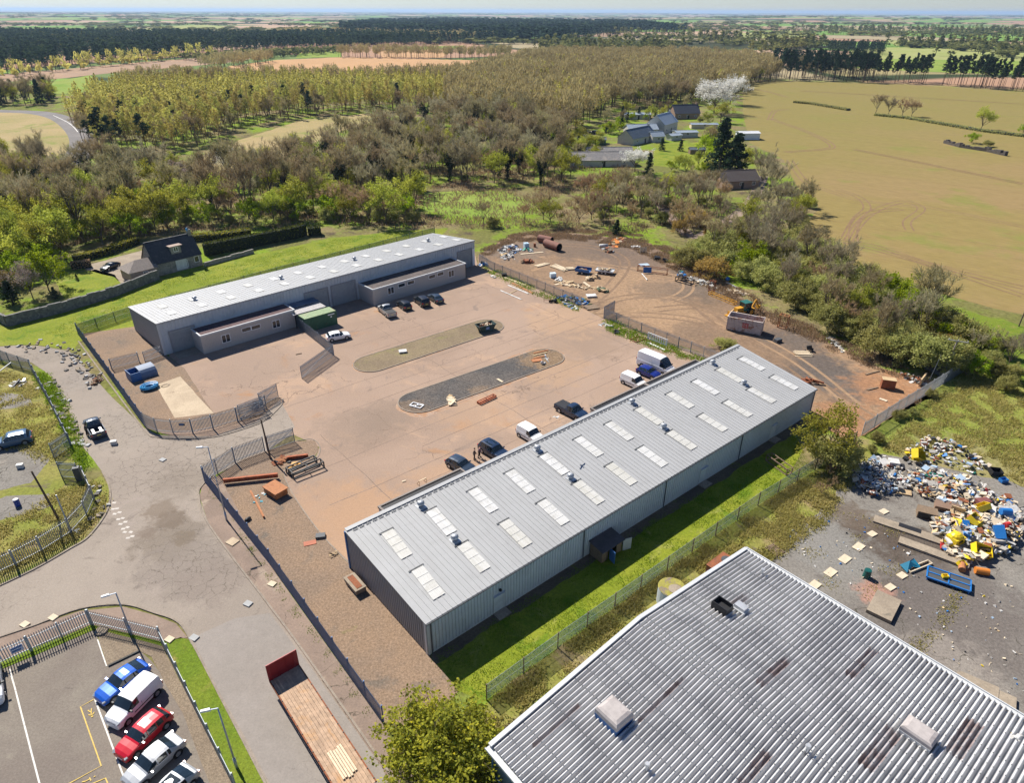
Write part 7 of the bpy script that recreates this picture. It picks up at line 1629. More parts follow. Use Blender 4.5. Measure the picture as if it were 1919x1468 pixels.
def perp(d, rng):
    r = Vector((rng.gauss(0,1), rng.gauss(0,1), rng.gauss(0,1))); p = r - d * r.dot(d)
    return p.normalized() if p.length > 1e-4 else Vector((1,0,0))
def grow(rng, h, trunk=.35, r0=.18, limbs=6, spread=.75, sub=(4,4), up=.25, droop=0.0, stems=1, lean=.05):
    segs, tips = [],[]
    def br(p, d, L, r, lvl):
        n = 3 if lvl < 2 else 2; q = p; dd = d
        pts = [p]
        for i in range(n):
            dd = (dd + perp(dd, rng) * rng.uniform(.05,.22) + Vector((0,0, up * .3 - droop * lvl * .2))).normalized()
            nq = q + dd * (L / n); ra, rb = r * (1 - .55 * i / n), r * (1 - .55 * (i + 1) / n); segs.append((q, nq, ra, rb, lvl)); q = nq; pts.append(q)
        if lvl >= len(sub): tips.append((q, dd)); tips.append((pts[-2].lerp(q, .5), dd)); return
        for k in range(sub[lvl]):
            t = rng.uniform(.35,1.0); f = t * n; i = min(int(f), n - 1); s = pts[i].lerp(pts[i + 1], f - i)
            nd = (dd * rng.uniform(.5,1) + perp(dd, rng) * rng.uniform(.5,1.0) * spread + Vector((0,0, up * .5))).normalized()
            br(s, nd, L * rng.uniform(.5,.72), r * .45, lvl + 1)
    for s in range(stems):
        b = Vector((rng.gauss(0,.25), rng.gauss(0,.25),0)) if stems > 1 else Vector((0,0,0))
        d0 = Vector((rng.gauss(0, lean if stems == 1 else .35), rng.gauss(0, lean if stems == 1 else .35),1)).normalized()
        tl = h * trunk; q = b
        for i in range(3):
            d0 = (d0 + perp(d0, rng) * .06).normalized(); nq = q + d0 * tl / 3; segs.append((q, nq, r0 * (1 - .12 * i), r0 * (1 - .12 * (i + 1)),0)); q = nq
        for k in range(limbs):
            a = 2 * math.pi * (k + rng.uniform(-.3,.3)) / limbs; e = rng.uniform(.25,1.0)
            nd = Vector((math.cos(a) * spread * e, math.sin(a) * spread * e, 1.0 - .45 * e * spread)).normalized()
            st = b.lerp(q, rng.uniform(.7,1))
            br(st, nd, h * (1 - trunk) * rng.uniform(.48,.62), r0 * .55,0)
    return segs, tips
def trunk_mb(segs, maxl=9, sides=5):
    mb = MB()
    for (a, b, r0, r1, l) in segs:
        if l <= maxl: mb.tube(a, b, max(r0,.012), max(r1,.010), sides if l == 0 else (4 if l == 1 else 3),0, False)
    return mb
class Q:
    def __init__(s): s.v = []; s.val = []
    def leaf(s, c, d, u, L, w_, val):
        a = d * (L / 2); b = u * (w_ / 2); s.v += [c - a - b, c + a - b, c + a + b, c - a + b]; s.val.append(val)
    def mesh(s, name, m):
        n = len(s.v); me = bpy.data.meshes.new(name); me.vertices.add(n); me.vertices.foreach_set("co", np.array([tuple(p) for p in s.v], dtype=np.float32).ravel())
        me.loops.add(n); me.loops.foreach_set("vertex_index", np.arange(n, dtype=np.int32)); me.polygons.add(n // 4)
        me.polygons.foreach_set("loop_start", np.arange(0, n, 4, dtype=np.int32)); me.update(calc_edges=True); colvar(me, s.val); me.materials.append(m); return me
def rv(rng):
    z = rng.uniform(-1,1); a = rng.uniform(0,6.2832); r = math.sqrt(1 - z * z); return Vector((r * math.cos(a), r * math.sin(a), z))
def twigs(rng, tips, per, L=(.4,1.1), w_=.035):
    q = Q()
    for (p, d) in tips:
        cv = rng.uniform(0,.5)
        for k in range(per):
            dd = (d + rv(rng) * .9 + Vector((0,0,.25))).normalized(); l = rng.uniform(*L); o = p - d * rng.uniform(0,.5)
            q.leaf(o + dd * l / 2, dd, perp(dd, rng), l, w_, min(1, cv + rng.uniform(0,.5)))
    return q
def leaves(rng, tips, per, rad, size, q=None, flat=1.0):
    q = q or Q()
    for (p, d) in tips:
        cv = rng.uniform(0,.55)
        for k in range(per):
            o = rv(rng) * rad * rng.random() ** .5; o.z *= flat; s_ = size * rng.uniform(.6,1.3); dd = rv(rng)
            q.leaf(p + o, dd, perp(dd, rng), s_, s_ * .7, min(1, cv + rng.uniform(0,.45)))
    return q
PROTO = {}
def proto(kind, tm, cm, segs, q, maxl=9):
    PROTO.setdefault(kind, []).append((trunk_mb(segs, maxl).mesh("trunk", tm, True), q.mesh("crown", cm)))
def build_protos():
    for i in range(4):
        rng = random.Random(100 + i); sg, tp = grow(rng, 12,.30,.17,6,.62,(4,4),.42); proto('bare', M_bark, LT, sg, twigs(rng, tp, 11,(.4,1.2),.045))
    for i in range(2):
        rng = random.Random(120 + i); sg, tp = grow(rng, 12,.26,.15,7,.6,(4,4),.42); proto('greybare', M_bark, LG, sg, twigs(rng, tp, 11,(.4,1.1),.045))
    for i in range(2):
        rng = random.Random(130 + i); sg, tp = grow(rng, 8,.2,.12,7,.8,(4,3)); proto('russet', M_bark, LR, sg, twigs(rng, tp, 13,(.3,.9),.04))
    for i in range(3):
        rng = random.Random(140 + i); sg, tp = grow(rng, 9,.25,.15,7,.85,(4,3)); proto('spring', M_bark, LY, sg, leaves(rng, tp, 21,.75,.21))
    for i in range(2):
        rng = random.Random(150 + i); sg, tp = grow(rng, 6,.15,.12,7,.8,(4,3)); proto('bright', M_bark, LB, sg, leaves(rng, tp, 22,.6,.20))
    for i in range(3):      # larch / poplar of the plantation
        rng = random.Random(160 + i); h = 16; sg = [(Vector((0,0, h * k / 5)), Vector((0,0, h * (k + 1) / 5)),.17 * (1 - k / 6),.17 * (1 - (k + 1) / 6),0) for k in range(5)]; tp = []
        for k in range(60):
            t = .32 + .66 * (k / 60); z = h * t; a = rng.uniform(0,6.28); L = 2.6 * (1 - max(0,(t - .62) / .5) ** 1.6) * rng.uniform(.6,1.1); d = Vector((math.cos(a), math.sin(a),.55)).normalized()
            if t > .97: L = .5
            sg.append((Vector((0,0, z)), Vector((0,0, z)) + d * L, .035,.012,1))
            if t > .45 or rng.random() < .4: tp += [(Vector((0,0, z)) + d * L * .95, d),(Vector((0,0, z)) + d * L * .55, d)]
        proto('larch', M_barkr, LL, sg, leaves(rng, tp, 11,.55,.30))
    for i in range(3):      # pine: bare pole, dark layered top
        rng = random.Random(170 + i); h = 17; sg = [(Vector((.1 * k * (i - 1),0, h * k / 5)), Vector((.1 * (k + 1) * (i - 1),0, h * (k + 1) / 5)),.2 * (1 - k / 7),.2 * (1 - (k + 1) / 7),0) for k in range(5)]; tp = []
        for k in range(26):
            t = .50 + .5 * (k / 26); z = h * t; a = rng.uniform(0,6.28); L = (2.9 - 2.2 * max(0,(t - .6) / .42)) * rng.uniform(.5,1.1); d = Vector((math.cos(a), math.sin(a),.25)).normalized(); s = Vector((.5 * (i - 1) * t, 0, z))
            sg.append((s, s + d * L, .05,.02,1)); tp += [(s + d * L, d),(s + d * L * .6, d)]
        proto('pine', M_barkp, LP, sg, leaves(rng, tp, 26,.9,.42, None, .55))
    for i in range(2):      # full dark conifer
        rng = random.Random(180 + i); h = 12; sg = [(Vector((0,0, h * k / 4)), Vector((0,0, h * (k + 1) / 4)),.2 * (1 - k / 5),.2 * (1 - (k + 1) / 5),0) for k in range(4)]; tp = []
        for k in range(90):
            t = .06 + .92 * (k / 90); a = rng.uniform(0,6.28); L = 2.7 * (1 - t) ** .8 * rng.uniform(.7,1.1) + .15; d = Vector((math.cos(a), math.sin(a),-.1)).normalized(); s = Vector((0,0, h * t)); tp += [(s + d * L, d),(s + d * L * .5, d)]
        proto('conifer', M_barkp, LP, sg, leaves(rng, tp, 15,.6,.36, None, .7))
    for i in range(2):      # ivy-clad stems
        rng = random.Random(190 + i); sg, tp = grow(rng, 11,.35,.2,5,.6,(4,3)); q = twigs(rng, tp, 10,(.4,1.1),.045); iv = [(s[0].lerp(s[1], t), Vector((0,0,1))) for s in sg if s[4] == 0 for t in (.3,.8)]
        q2 = leaves(rng, iv, 42,.75,.30); me1 = trunk_mb(sg).mesh("trunk", M_bark, True)
        PROTO.setdefault('ivy', []).append((me1, q.mesh("crown", LT), q2.mesh("ivy", LI)))
    for i in range(2):
        rng = random.Random(200 + i); sg, tp = grow(rng, 8,.22,.14,8,.9,(5,3)); proto('blossom', M_bark, LW, sg, leaves(rng, tp, 20,.7,.17))
        rng = random.Random(210 + i); sg, tp = grow(rng, 8,.22,.14,8,.9,(5,3)); proto('pinkblossom', M_bark, LPK, sg, leaves(rng, tp, 17,.7,.16))
    for i in range(4):      # scrub dome
        rng = random.Random(220 + i); sg, tp = grow(rng, 4.2,.12,.07,6,.95,(4,3),.1,0,3); q = leaves(rng, tp, 17,.55,.15); q.v += twigs(rng, tp, 4,(.3,.8),.03).v; q.val += [rng.uniform(.3,1) for _ in range((len(q.v) - len(q.val) * 4) // 4)]; proto('scrub', M_bark, LO, sg, q)
    rng = random.Random(230); sg, tp = grow(rng, 6,.1,.09,7,1.0,(5,4),.1,0,4); proto('willow', M_bark, LD, sg, leaves(rng, tp, 13,.5,.17))
    for i in range(2): rng = random.Random(240 + i); sg, tp = grow(rng, 5,.12,.08,6,.95,(4,3),.1,0,3); proto('orange', M_bark, LOr, sg, leaves(rng, tp, 14,.5,.16))
build_protos()
HP = {'bare': 12, 'greybare': 12, 'russet': 8, 'spring': 9, 'bright': 6, 'larch': 16, 'pine': 17, 'conifer': 12, 'ivy': 11, 'blossom': 8, 'pinkblossom': 8, 'scrub': 4.2, 'willow': 6, 'orange': 5}
for k_ in HP:      # true heights
    HP[k_] = sum(max(v.co.z for v in p[1].vertices) for p in PROTO[k_]) / len(PROTO[k_])
KN = {'bare': ('bare_tree', 'tree'), 'greybare': ('grey_bare_tree', 'tree'), 'russet': ('budding_tree', 'tree'), 'spring': ('leafing_tree', 'tree'), 'bright': ('green_shrub', 'shrub'), 'larch': ('larch_tree', 'tree'), 'pine': ('pine_tree', 'tree'), 'conifer': ('conifer_tree', 'tree'), 'ivy': ('ivy_clad_tree', 'tree'), 'blossom': ('blossom_tree', 'tree'), 'pinkblossom': ('pale_blossom_tree', 'tree'), 'scrub': ('scrub_bush', 'bush'), 'willow': ('willow_bush', 'bush'), 'orange': ('budding_bush', 'bush')}
TR = random.Random(42)
def tree(kind, p, h, label, group=None, wide=1.0, vi=None, lean=None):
    ps = PROTO[kind]; pr = ps[TR.randrange(len(ps)) if vi is None else vi]
    s = h / HP[kind]; o = thing(KN[kind][0], label, KN[kind][1], p, TR.uniform(0,6.28), group); o.scale = (s * wide, s * wide, s)
    if lean: o.rotation_euler = (lean[0], lean[1], o.rotation_euler.z)
    for me, nm in zip(pr, ("trunk", "crown", "ivy")):
        c = bpy.data.objects.new(nm, me); COL.objects.link(c); c.parent = o
    return o
def inside(x, y, pts):
    ins = False
    for a, b in zip(pts, pts[1:] + pts[:1]):
        if (a.y > y) != (b.y > y) and x < (b.x - a.x) * (y - a.y) / (b.y - a.y) + a.x: ins = not ins
    return ins
def scatter(poly, sp, seed, jit=.45, world=False, clump=None):
    pts = poly if world else [g(*p) for p in poly]; rr = random.Random(seed); out = []
    x0, x1 = min(p.x for p in pts), max(p.x for p in pts); y0, y1 = min(p.y for p in pts), max(p.y for p in pts)
    ny = int((y1 - y0) / (sp * .866)) + 1; nx = int((x1 - x0) / sp) + 1
    for j in range(ny):
        for i in range(nx):
            x = x0 + (i + .5 * (j % 2)) * sp + rr.uniform(-jit, jit) * sp; y = y0 + j * sp * .866 + rr.uniform(-jit, jit) * sp
            if inside(x, y, pts):
                if clump and noise.noise(Vector((x / clump[0], y / clump[0], seed))) < clump[1]: continue
                out.append((x, y))
    rr.shuffle(out); return out
COUNT = {}
CLEAR = [(g(x_, y_), r_) for x_, y_, r_ in ((1190,326,7),(1125,318,9),(1150,318,8),(1100,318,8),(1130,335,7),(1185,338,6),(1165,335,6),(1281,224,10),(1240,252,12),(1200,258,12),(1192,274,13),(1230,272,8),(1283,264,8),(1305,292,8),(1280,300,14),(1250,296,10),(1400,264,8),(1375,356,10),(1385,372,8),(1340,225,10),(1368,200,8),(1110,258,12),(1195,290,8))]
LIMIT = 285
REST = []       # trees beyond the limit of individuals: (kind, x, y, h)
def belt(poly, sp, mix_, seed, hs, label_fmt, group, wide=(.85,1.15), clump=None, maxn=9999):
    rr = random.Random(seed); pts = scatter(poly, sp, seed, clump=clump)[:maxn]; pts.sort(key=lambda p: p[1])
    ks, ws = zip(*mix_.items())
    for (x, y) in pts:
        if any((x - c_.x) ** 2 + (y - c_.y) ** 2 < r_ * r_ for c_, r_ in CLEAR): continue
        k = rr.choices(ks, ws)[0]; h = hs[k] * rr.uniform(.75,1.2) if isinstance(hs, dict) else rr.uniform(*hs)
        if COUNT.get(k, 0) >= LIMIT: REST.append((k, x, y, h)); continue
        COUNT[k] = COUNT.get(k, 0) + 1
        tree(k, (x, y, 0), h, label_fmt[k], f"{group}: {KN[k][0].replace('_', ' ')}s", rr.uniform(*wide))

# ---- single trees one can point to
tree('willow', g(835,1440),6.6, "big yellow-green willow bush between the blue fence's end and the corrugated shed", None, 1.28)
tree('spring', g(1545,866),8.2, "large olive bush against the near shed's far end", None, 1.15,0)
tree('scrub', g(1570,880),4.6, "dark olive bush in front of the large one at the near shed's far end", None, 1.2,1)
tree('blossom', g(1338,212),19, "big white-flowering tree at the field edge behind the farm", None, 1.15,0)
tree('blossom', g(1368,196),17, "white-flowering tree just right of the biggest blossom tree", None, 1.1,1)
tree('spring', g(1350,230),11, "grey-green leafing tree in front of the big white blossom", None, 1.2)
tree('blossom', g(1190,322),8.5, "white blossom tree beside the long low barn", None, 1.2,1)
tree('pinkblossom', g(322,352),9, "wide pinkish-white blossom tree below the larch wood", None, 1.6,0)
tree('pinkblossom', g(352,350),8, "pale blossom tree right beside the widest one", None, 1.3,1)
tree('blossom', g(433,325),9.5, "white blossom tree at the edge of the tan clearing", None, .9,0)
tree('pine', g(195,290),15.5, "dark pine with a spreading crown by the lane's bend", None, 1.25,1)
tree('pine', g(215,285),14, "second dark pine close behind the lane-side one", None, 1.1,0)
tree('conifer', g(702,198),14, "single dark conifer standing in the larch wood's front edge", None, .7)
tree('conifer', g(782,203),9, "small dark conifer right of the taller one at the larch edge", None, .8)
for i, (q, h, wd, lb, kd) in enumerate((((1347,328),19,1.25, "tallest dark conifer in the farm garden", 'conifer'),((1374,335),15,1.5, "broad dark conifer right of the tallest in the farm garden", 'conifer'),((1332,310),11,.9, "yellow-green tree at the farm garden's edge", 'bright'),((1240,282),5,1.3, "low dark conifer left of the farm lawn", 'conifer'),((1275,283),4.5,1.3, "low dark conifer beside the farm garage block", 'conifer'),((1215,330),8,1.0, "dark conifer below the white blossom at the barn", 'conifer'),((1385,330),10,1.3, "olive-topped tree behind the bungalow", 'spring'),((1165,240),5,1.3, "dark round bush behind the farmhouse's left wing", 'conifer'),((1140,250),6,1.3, "green bush beside the farm drive", 'bright'))):
    tree(kd, g(*q), h, lb, None, wd)
for i, (q, h, kd, lb) in enumerate((((1640,214),12, 'bare', "dark bare tree, leftmost of the four on the field boundary"),((1664,216),11, 'greybare', "grey bare tree second from left on the field boundary"),((1690,217),10, 'russet', "tan budding tree third from left on the field boundary"),((1708,218),10, 'russet', "tan budding tree, rightmost of the four on the field boundary"),((1838,243),11, 'spring', "lone round olive tree on the field boundary at the right"))):
    tree(kd, g(*q), h, lb, None, 1.15)
tree('bright', g(1820,268),5, "small green bush growing on the ruined wall", None, 1.2)
tree('scrub', g(1850,275),3, "low bramble bush on the ruined wall's right end", None, 1.4)
tree('bright', g(1917,250),4, "green bush at the far right of the field boundary", None, 1.2)
tree('bare', g(1738,622),13, "big dark-stemmed bare tree at the crop field's lower corner", None, 1.25,2)
tree('greybare', g(1415,480),12.5, "grey bare tree at the bend of the earth yard hedge", None, 1.1)
tree('greybare', g(1440,375),15, "tall pale bare tree beside the lane right of the bungalow", None, 1.1)
tree('greybare', g(1425,355),14, "tall pale bare tree just behind the lane-side one", None, 1.0)
tree('orange', g(1330,520),5, "orange-budded bush at the earth yard's back hedge", None, 1.4)
tree('scrub', g(1362,655),2.2, "low yellow-brown bush between fence and near shed's far ridge", None, 1.5)
tree('conifer', g(1155,0 + 440),4, "dark low bush at the back edge of the earth yard", None, 1.5)
# cottage garden
tree('bright', g(92,545),9.5, "bright green tree in the cottage garden behind the stone wall", None, .8,0)
tree('pinkblossom', g(62,560),8, "pink-white blossoming tree left of the bright garden tree", None, .8)
tree('conifer', g(25,570),4.8, "dark dense bush behind the old wall at the left edge", None, 1.6)
tree('conifer', g(105,560),2.5, "small dark bush at the foot of the old garden wall", None, 1.4)
tree('orange', g(8,545),5, "yellow-orange bush at the left edge behind the old wall", None, 1.2)
tree('conifer', g(145,525),1.4, "tiny round bush on the cottage garden lawn", None, 1.3)
# hedges
def hedge(name, label, pxs, wd, h, m, seed, n_per=60, leaf=.25):
    pts = [g(*p) for p in pxs]; rng = random.Random(seed); q = Q()
    for a, b in zip(pts[:-1], pts[1:]):
        L = (b - a).length; d = (b - a).normalized(); nn = Vector((-d.y, d.x, 0))
        for i in range(int(L * n_per)):
            t = rng.random() * L; f = rng.randrange(3)
            if f == 0: o = nn * rng.uniform(-wd / 2, wd / 2) + Vector((0,0, h + rng.gauss(0,.06)))
            else: o = nn * (wd / 2 * (1 if f == 1 else -1) + rng.gauss(0,.08)) + Vector((0,0, rng.uniform(0, h)))
            dd = rv(rng); q.leaf(a + d * t + o, dd, perp(dd, rng), leaf, leaf * .7, rng.random())
    me = q.mesh(name, m); me.materials[0] = m; o = bpy.data.objects.new(name, me); COL.objects.link(o); tag(o, label, "hedge")
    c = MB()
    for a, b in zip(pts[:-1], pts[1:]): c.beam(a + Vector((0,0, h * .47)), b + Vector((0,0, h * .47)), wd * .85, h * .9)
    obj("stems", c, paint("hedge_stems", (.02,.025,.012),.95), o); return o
LH = leafmat("hedge_leaves", [(0.0,(0.024,0.036,0.0144)),(0.6,(0.072,0.09,0.024)),(1.0,(0.24,0.24,0.036))],0.32,.0,.0)
LHY = leafmat("yellow_hedge_leaves", [(0.0,(0.117,0.13,0.026)),(0.6,(0.286,0.273,0.039)),(1.0,(0.546,0.468,0.052))],0.42,.0,.0)
hedge("tall_hedge", "tall clipped dark hedge with yellow top behind the lawn", [(385,480),(560,445),(572,440)],1.6,3.0, LH, 1,110)
hedge("round_hedge", "rounded dark end of the tall hedge beside the lawn", [(578,441),(602,439)],2.6,2.2, LH, 2,150)
hedge("low_hedge", "yellow-green hedge beside the cottage's far end", [(360,452),(430,446),(470,440)],2.0,1.6, LHY, 3,90)
hedge("garden_hedge", "clipped green hedge left of the cottage drive", [(140,492),(200,478),(258,456)],1.6,1.6, LHY, 4,90)
hedge("russet_hedge", "short russet hedge at the garden lawn's edge", [(135,505),(172,500)],1.2,1.6, LR, 5,100)
hedge("field_hedge", "thin strip of scrub across the crop field's middle", [(1488,192),(1520,195),(1590,207)],3.2,1.1, LO, 6,30,.4)
hedge("field_boundary", "ragged green field boundary running right under the lone trees", [(1640,216),(1700,222),(1770,234),(1840,246),(1919,256),(1990,266)],4.0,1.0, LO, 7,26,.4)

# ---- belts
Hh = {'bare': 14.5, 'greybare': 14, 'russet': 9, 'spring': 10.5, 'bright': 6.8, 'ivy': 13.5, 'conifer': 8, 'pinkblossom': 7.5, 'scrub': 3.6, 'orange': 5, 'larch': 16, 'pine': 16, 'blossom': 8}
LBL = {'bare': "grey-brown bare tree in the wood behind the sheds", 'greybare': "pale grey bare tree in the wood behind the sheds", 'russet': "red-brown budding tree in the wood behind the sheds", 'spring': "yellow-green leafing tree in the wood behind the sheds", 'bright': "bright green shrub in the wood behind the sheds", 'ivy': "ivy-clad dark-stemmed tree in the wood behind the sheds", 'conifer': "dark evergreen among the bare trees behind the sheds", 'scrub': "olive scrub bush at the foot of the wood behind the sheds", 'pinkblossom': "pale blossoming tree in the wood behind the sheds", 'orange': "orange-budded bush at the edge of the wood behind the sheds"}
def lab(sub): return {k: v.replace("in the wood behind the sheds", sub).replace("among the bare trees behind the sheds", sub).replace("at the foot of the wood behind the sheds", sub).replace("at the edge of the wood behind the sheds", sub) for k, v in LBL.items()}
belt([(-40,468),(60,470),(150,470),(240,455),(330,430),(560,418),(700,420),(790,425),(780,385),(600,392),(400,405),(200,420),(-40,430)],4.9, {'spring': 5, 'bright': 3, 'scrub': 3, 'russet': 1, 'bare': .6}, 11, Hh, lab("in the sunny fringe behind cottage and lawn"), "fringe behind cottage and lawn")
belt([(-40,545),(60,530),(120,500),(150,470),(-40,470)],5.5, {'spring': 4, 'bright': 2, 'scrub': 3, 'bare': .6}, 12, Hh, lab("left of the cottage garden"), "trees left of the cottage garden")
belt([(-60,425),(200,415),(400,400),(600,388),(780,380),(800,350),(1000,350),(1040,300),(900,255),(760,250),(600,300),(520,320),(400,345),(330,335),(240,330),(-60,330)],7.6, {'bare': 3, 'greybare': 2.2, 'ivy': 2, 'spring': 3.6, 'russet': 1.2, 'conifer': .5, 'scrub': 1.5, 'bright': 1.2}, 13, Hh, lab("in the valley wood behind the sheds"), "valley wood")
belt([(1000,350),(1060,345),(1100,330),(1060,262),(960,230),(860,225),(780,235),(900,255),(1040,300)],7.5, {'bare': 4, 'greybare': 2, 'spring': 4, 'bright': 1, 'ivy': 1}, 14, Hh, lab("in the wood left of the farm"), "wood left of the farm")
belt([(900,432),(1060,425),(1200,430),(1290,445),(1330,470),(1400,440),(1360,405),(1300,400),(1160,405),(1030,412),(900,412)],6.5, {'russet': 4, 'bare': 1.5, 'greybare': 1.5, 'spring': 1.4, 'scrub': 3, 'orange': .5}, 15, {**Hh, 'bare': 9, 'greybare': 9, 'spring': 8, 'russet': 8}, lab("in the strip beyond the earth yard"), "strip beyond the earth yard")
belt([(1060,400),(1300,400),(1360,385),(1350,368),(1220,370),(1090,375)],5.2, {'bare': 2, 'greybare': 3, 'russet': 3, 'spring': 2, 'scrub': 3, 'conifer': .5}, 16, {**Hh, 'bare': 10, 'greybare': 11, 'spring': 8, 'russet': 8}, lab("in the copse below the farm"), "copse below the farm")
belt([(1270,500),(1330,500),(1420,545),(1500,590),(1560,630),(1660,680),(1760,705),(1800,690),(1840,640),(1740,590),(1640,540),(1560,505),(1480,470),(1400,455),(1330,470)],4.1, {'scrub': 6, 'spring': 1.1, 'greybare': .7, 'bare': .5, 'russet': .5, 'orange': .2, 'bright': .4}, 17, {**Hh, 'scrub': 5.8, 'spring': 6.5, 'greybare': 9.5, 'bare': 9.5, 'russet': 6.5}, lab("in the hedge between earth yard and crop field"), "hedge between earth yard and crop field")
belt([(1150,232),(1175,215),(1290,212),(1320,225),(1340,262),(1360,310),(1330,330),(1240,325),(1230,316),(1300,318),(1335,300),(1322,245),(1290,225),(1180,226),(1160,250),(1100,320),(1060,318),(1050,280)],6.5, {'spring': 4, 'bright': 1.5, 'conifer': 1.2, 'scrub': 2, 'bare': 1}, 61, {**Hh, 'spring': 7, 'bare': 9, 'conifer': 6, 'bright': 4}, lab("round the farm buildings"), "trees round the farm")
belt([(1400,455),(1480,470),(1535,390),(1500,370),(1440,390),(1380,420)],6.5, {'greybare': 3, 'bare': 2, 'scrub': 4, 'spring': .8}, 18, {**Hh, 'bare': 10, 'greybare': 10}, lab("along the lane by the crop field"), "trees along the lane by the crop field")
belt([(1760,705),(1830,715),(1930,760),(1990,790),(1990,700),(1919,680),(1840,650)],4.6, {'scrub': 5, 'bright': 1.6, 'spring': 1.5, 'greybare': .8}, 19, {**Hh, 'bright': 4, 'spring': 6, 'greybare': 7}, lab("in the thicket at the right-hand edge"), "thicket at the right edge")
belt([(1625,822),(1700,772),(1770,728),(1760,745),(1690,800),(1640,850),(1580,900),(1545,950),(1530,920),(1570,870)],2.2, {'scrub': 5, 'russet': 1}, 20, {'scrub': 1.5, 'russet': 1.8}, {'scrub': "low bramble bush along the weathered fence above the rubbish tip", 'russet': "low red-brown bramble along the weathered fence above the rubbish tip"}, "brambles along the weathered fence")
belt([(-40,300),(130,300),(150,330),(240,330),(-40,340)],7, {'greybare': 3, 'scrub': 3, 'spring': 2, 'bare': 1}, 21, {**Hh, 'bare': 9, 'greybare': 9}, lab("beside the meadow and lane at the left"), "trees beside the left meadow")
belt([(-60,205),(0,200),(95,195),(110,180),(-60,188)],8, {'bare': 4, 'conifer': 2, 'spring': .6}, 22, {**Hh, 'conifer': 12, 'bare': 14}, lab("in the belt behind the left meadow"), "belt behind the left meadow")
# larch plantation: the front rows as single trees
LL1 = {'larch': "tall larch with yellow-green top in the plantation's sunlit front", 'bare': "bare tree among the larches of the plantation front", 'pine': "dark pine among the larches of the plantation front", 'spring': "leafing tree among the larches of the plantation front"}
belt([(190,285),(300,290),(390,275),(450,240),(560,222),(690,211),(830,215),(830,200),(690,196),(540,203),(430,218),(330,240),(160,240),(150,262)],5.4, {'larch': 8, 'bare': 1.5, 'pine': .9}, 23, {'larch': 14, 'bare': 12, 'pine': 13}, LL1, "larch plantation front", (.9,1.15))
belt([(120,235),(160,238),(330,238),(430,216),(540,201),(690,194),(830,198),(830,186),(690,180),(500,182),(300,190),(140,205)],7.2, {'larch': 9, 'bare': .8}, 24, {'larch': 14, 'bare': 12.5}, LL1, "larch plantation front", (.95,1.2))
# pine row along the top of the crop field
PL = {'pine': "dark tall pine in the row along the crop field's top edge", 'bare': "bare tree in the pine row along the crop field's top edge"}
belt([(1458,151),(1560,153),(1640,156),(1640,144),(1560,140),(1458,142)],7.5, {'pine': 8, 'bare': 1}, 25, {'pine': 19, 'bare': 15}, PL, "pine row by the crop field", (.9,1.1))
belt([(1640,155),(1735,158),(1735,152),(1640,149)],6.5, {'pine': 1}, 26, {'pine': 19}, PL, "pine row by the crop field", (.7,.9))
belt([(1762,161),(1919,172),(1990,178),(1990,170),(1919,163),(1762,155)],7.0, {'pine': 1}, 27, {'pine': 19}, PL, "pine row by the crop field", (.75,1.0))
FB = {'bare': "brown bare tree on the front edge of the large wood by the crop field", 'larch': "tan budding tree on the front edge of the large wood by the crop field", 'spring': "leafing tree on the front edge of the large wood by the crop field"}
belt([(1150,208),(1300,196),(1395,178),(1395,160),(1460,151),(1460,146),(1380,150),(1290,178),(1150,192)],8, {'bare': 6, 'spring': 1}, 28, {'bare': 14, 'spring': 12}, FB, "front edge of the large wood")
print("individual trees", COUNT, "rest", len(REST))

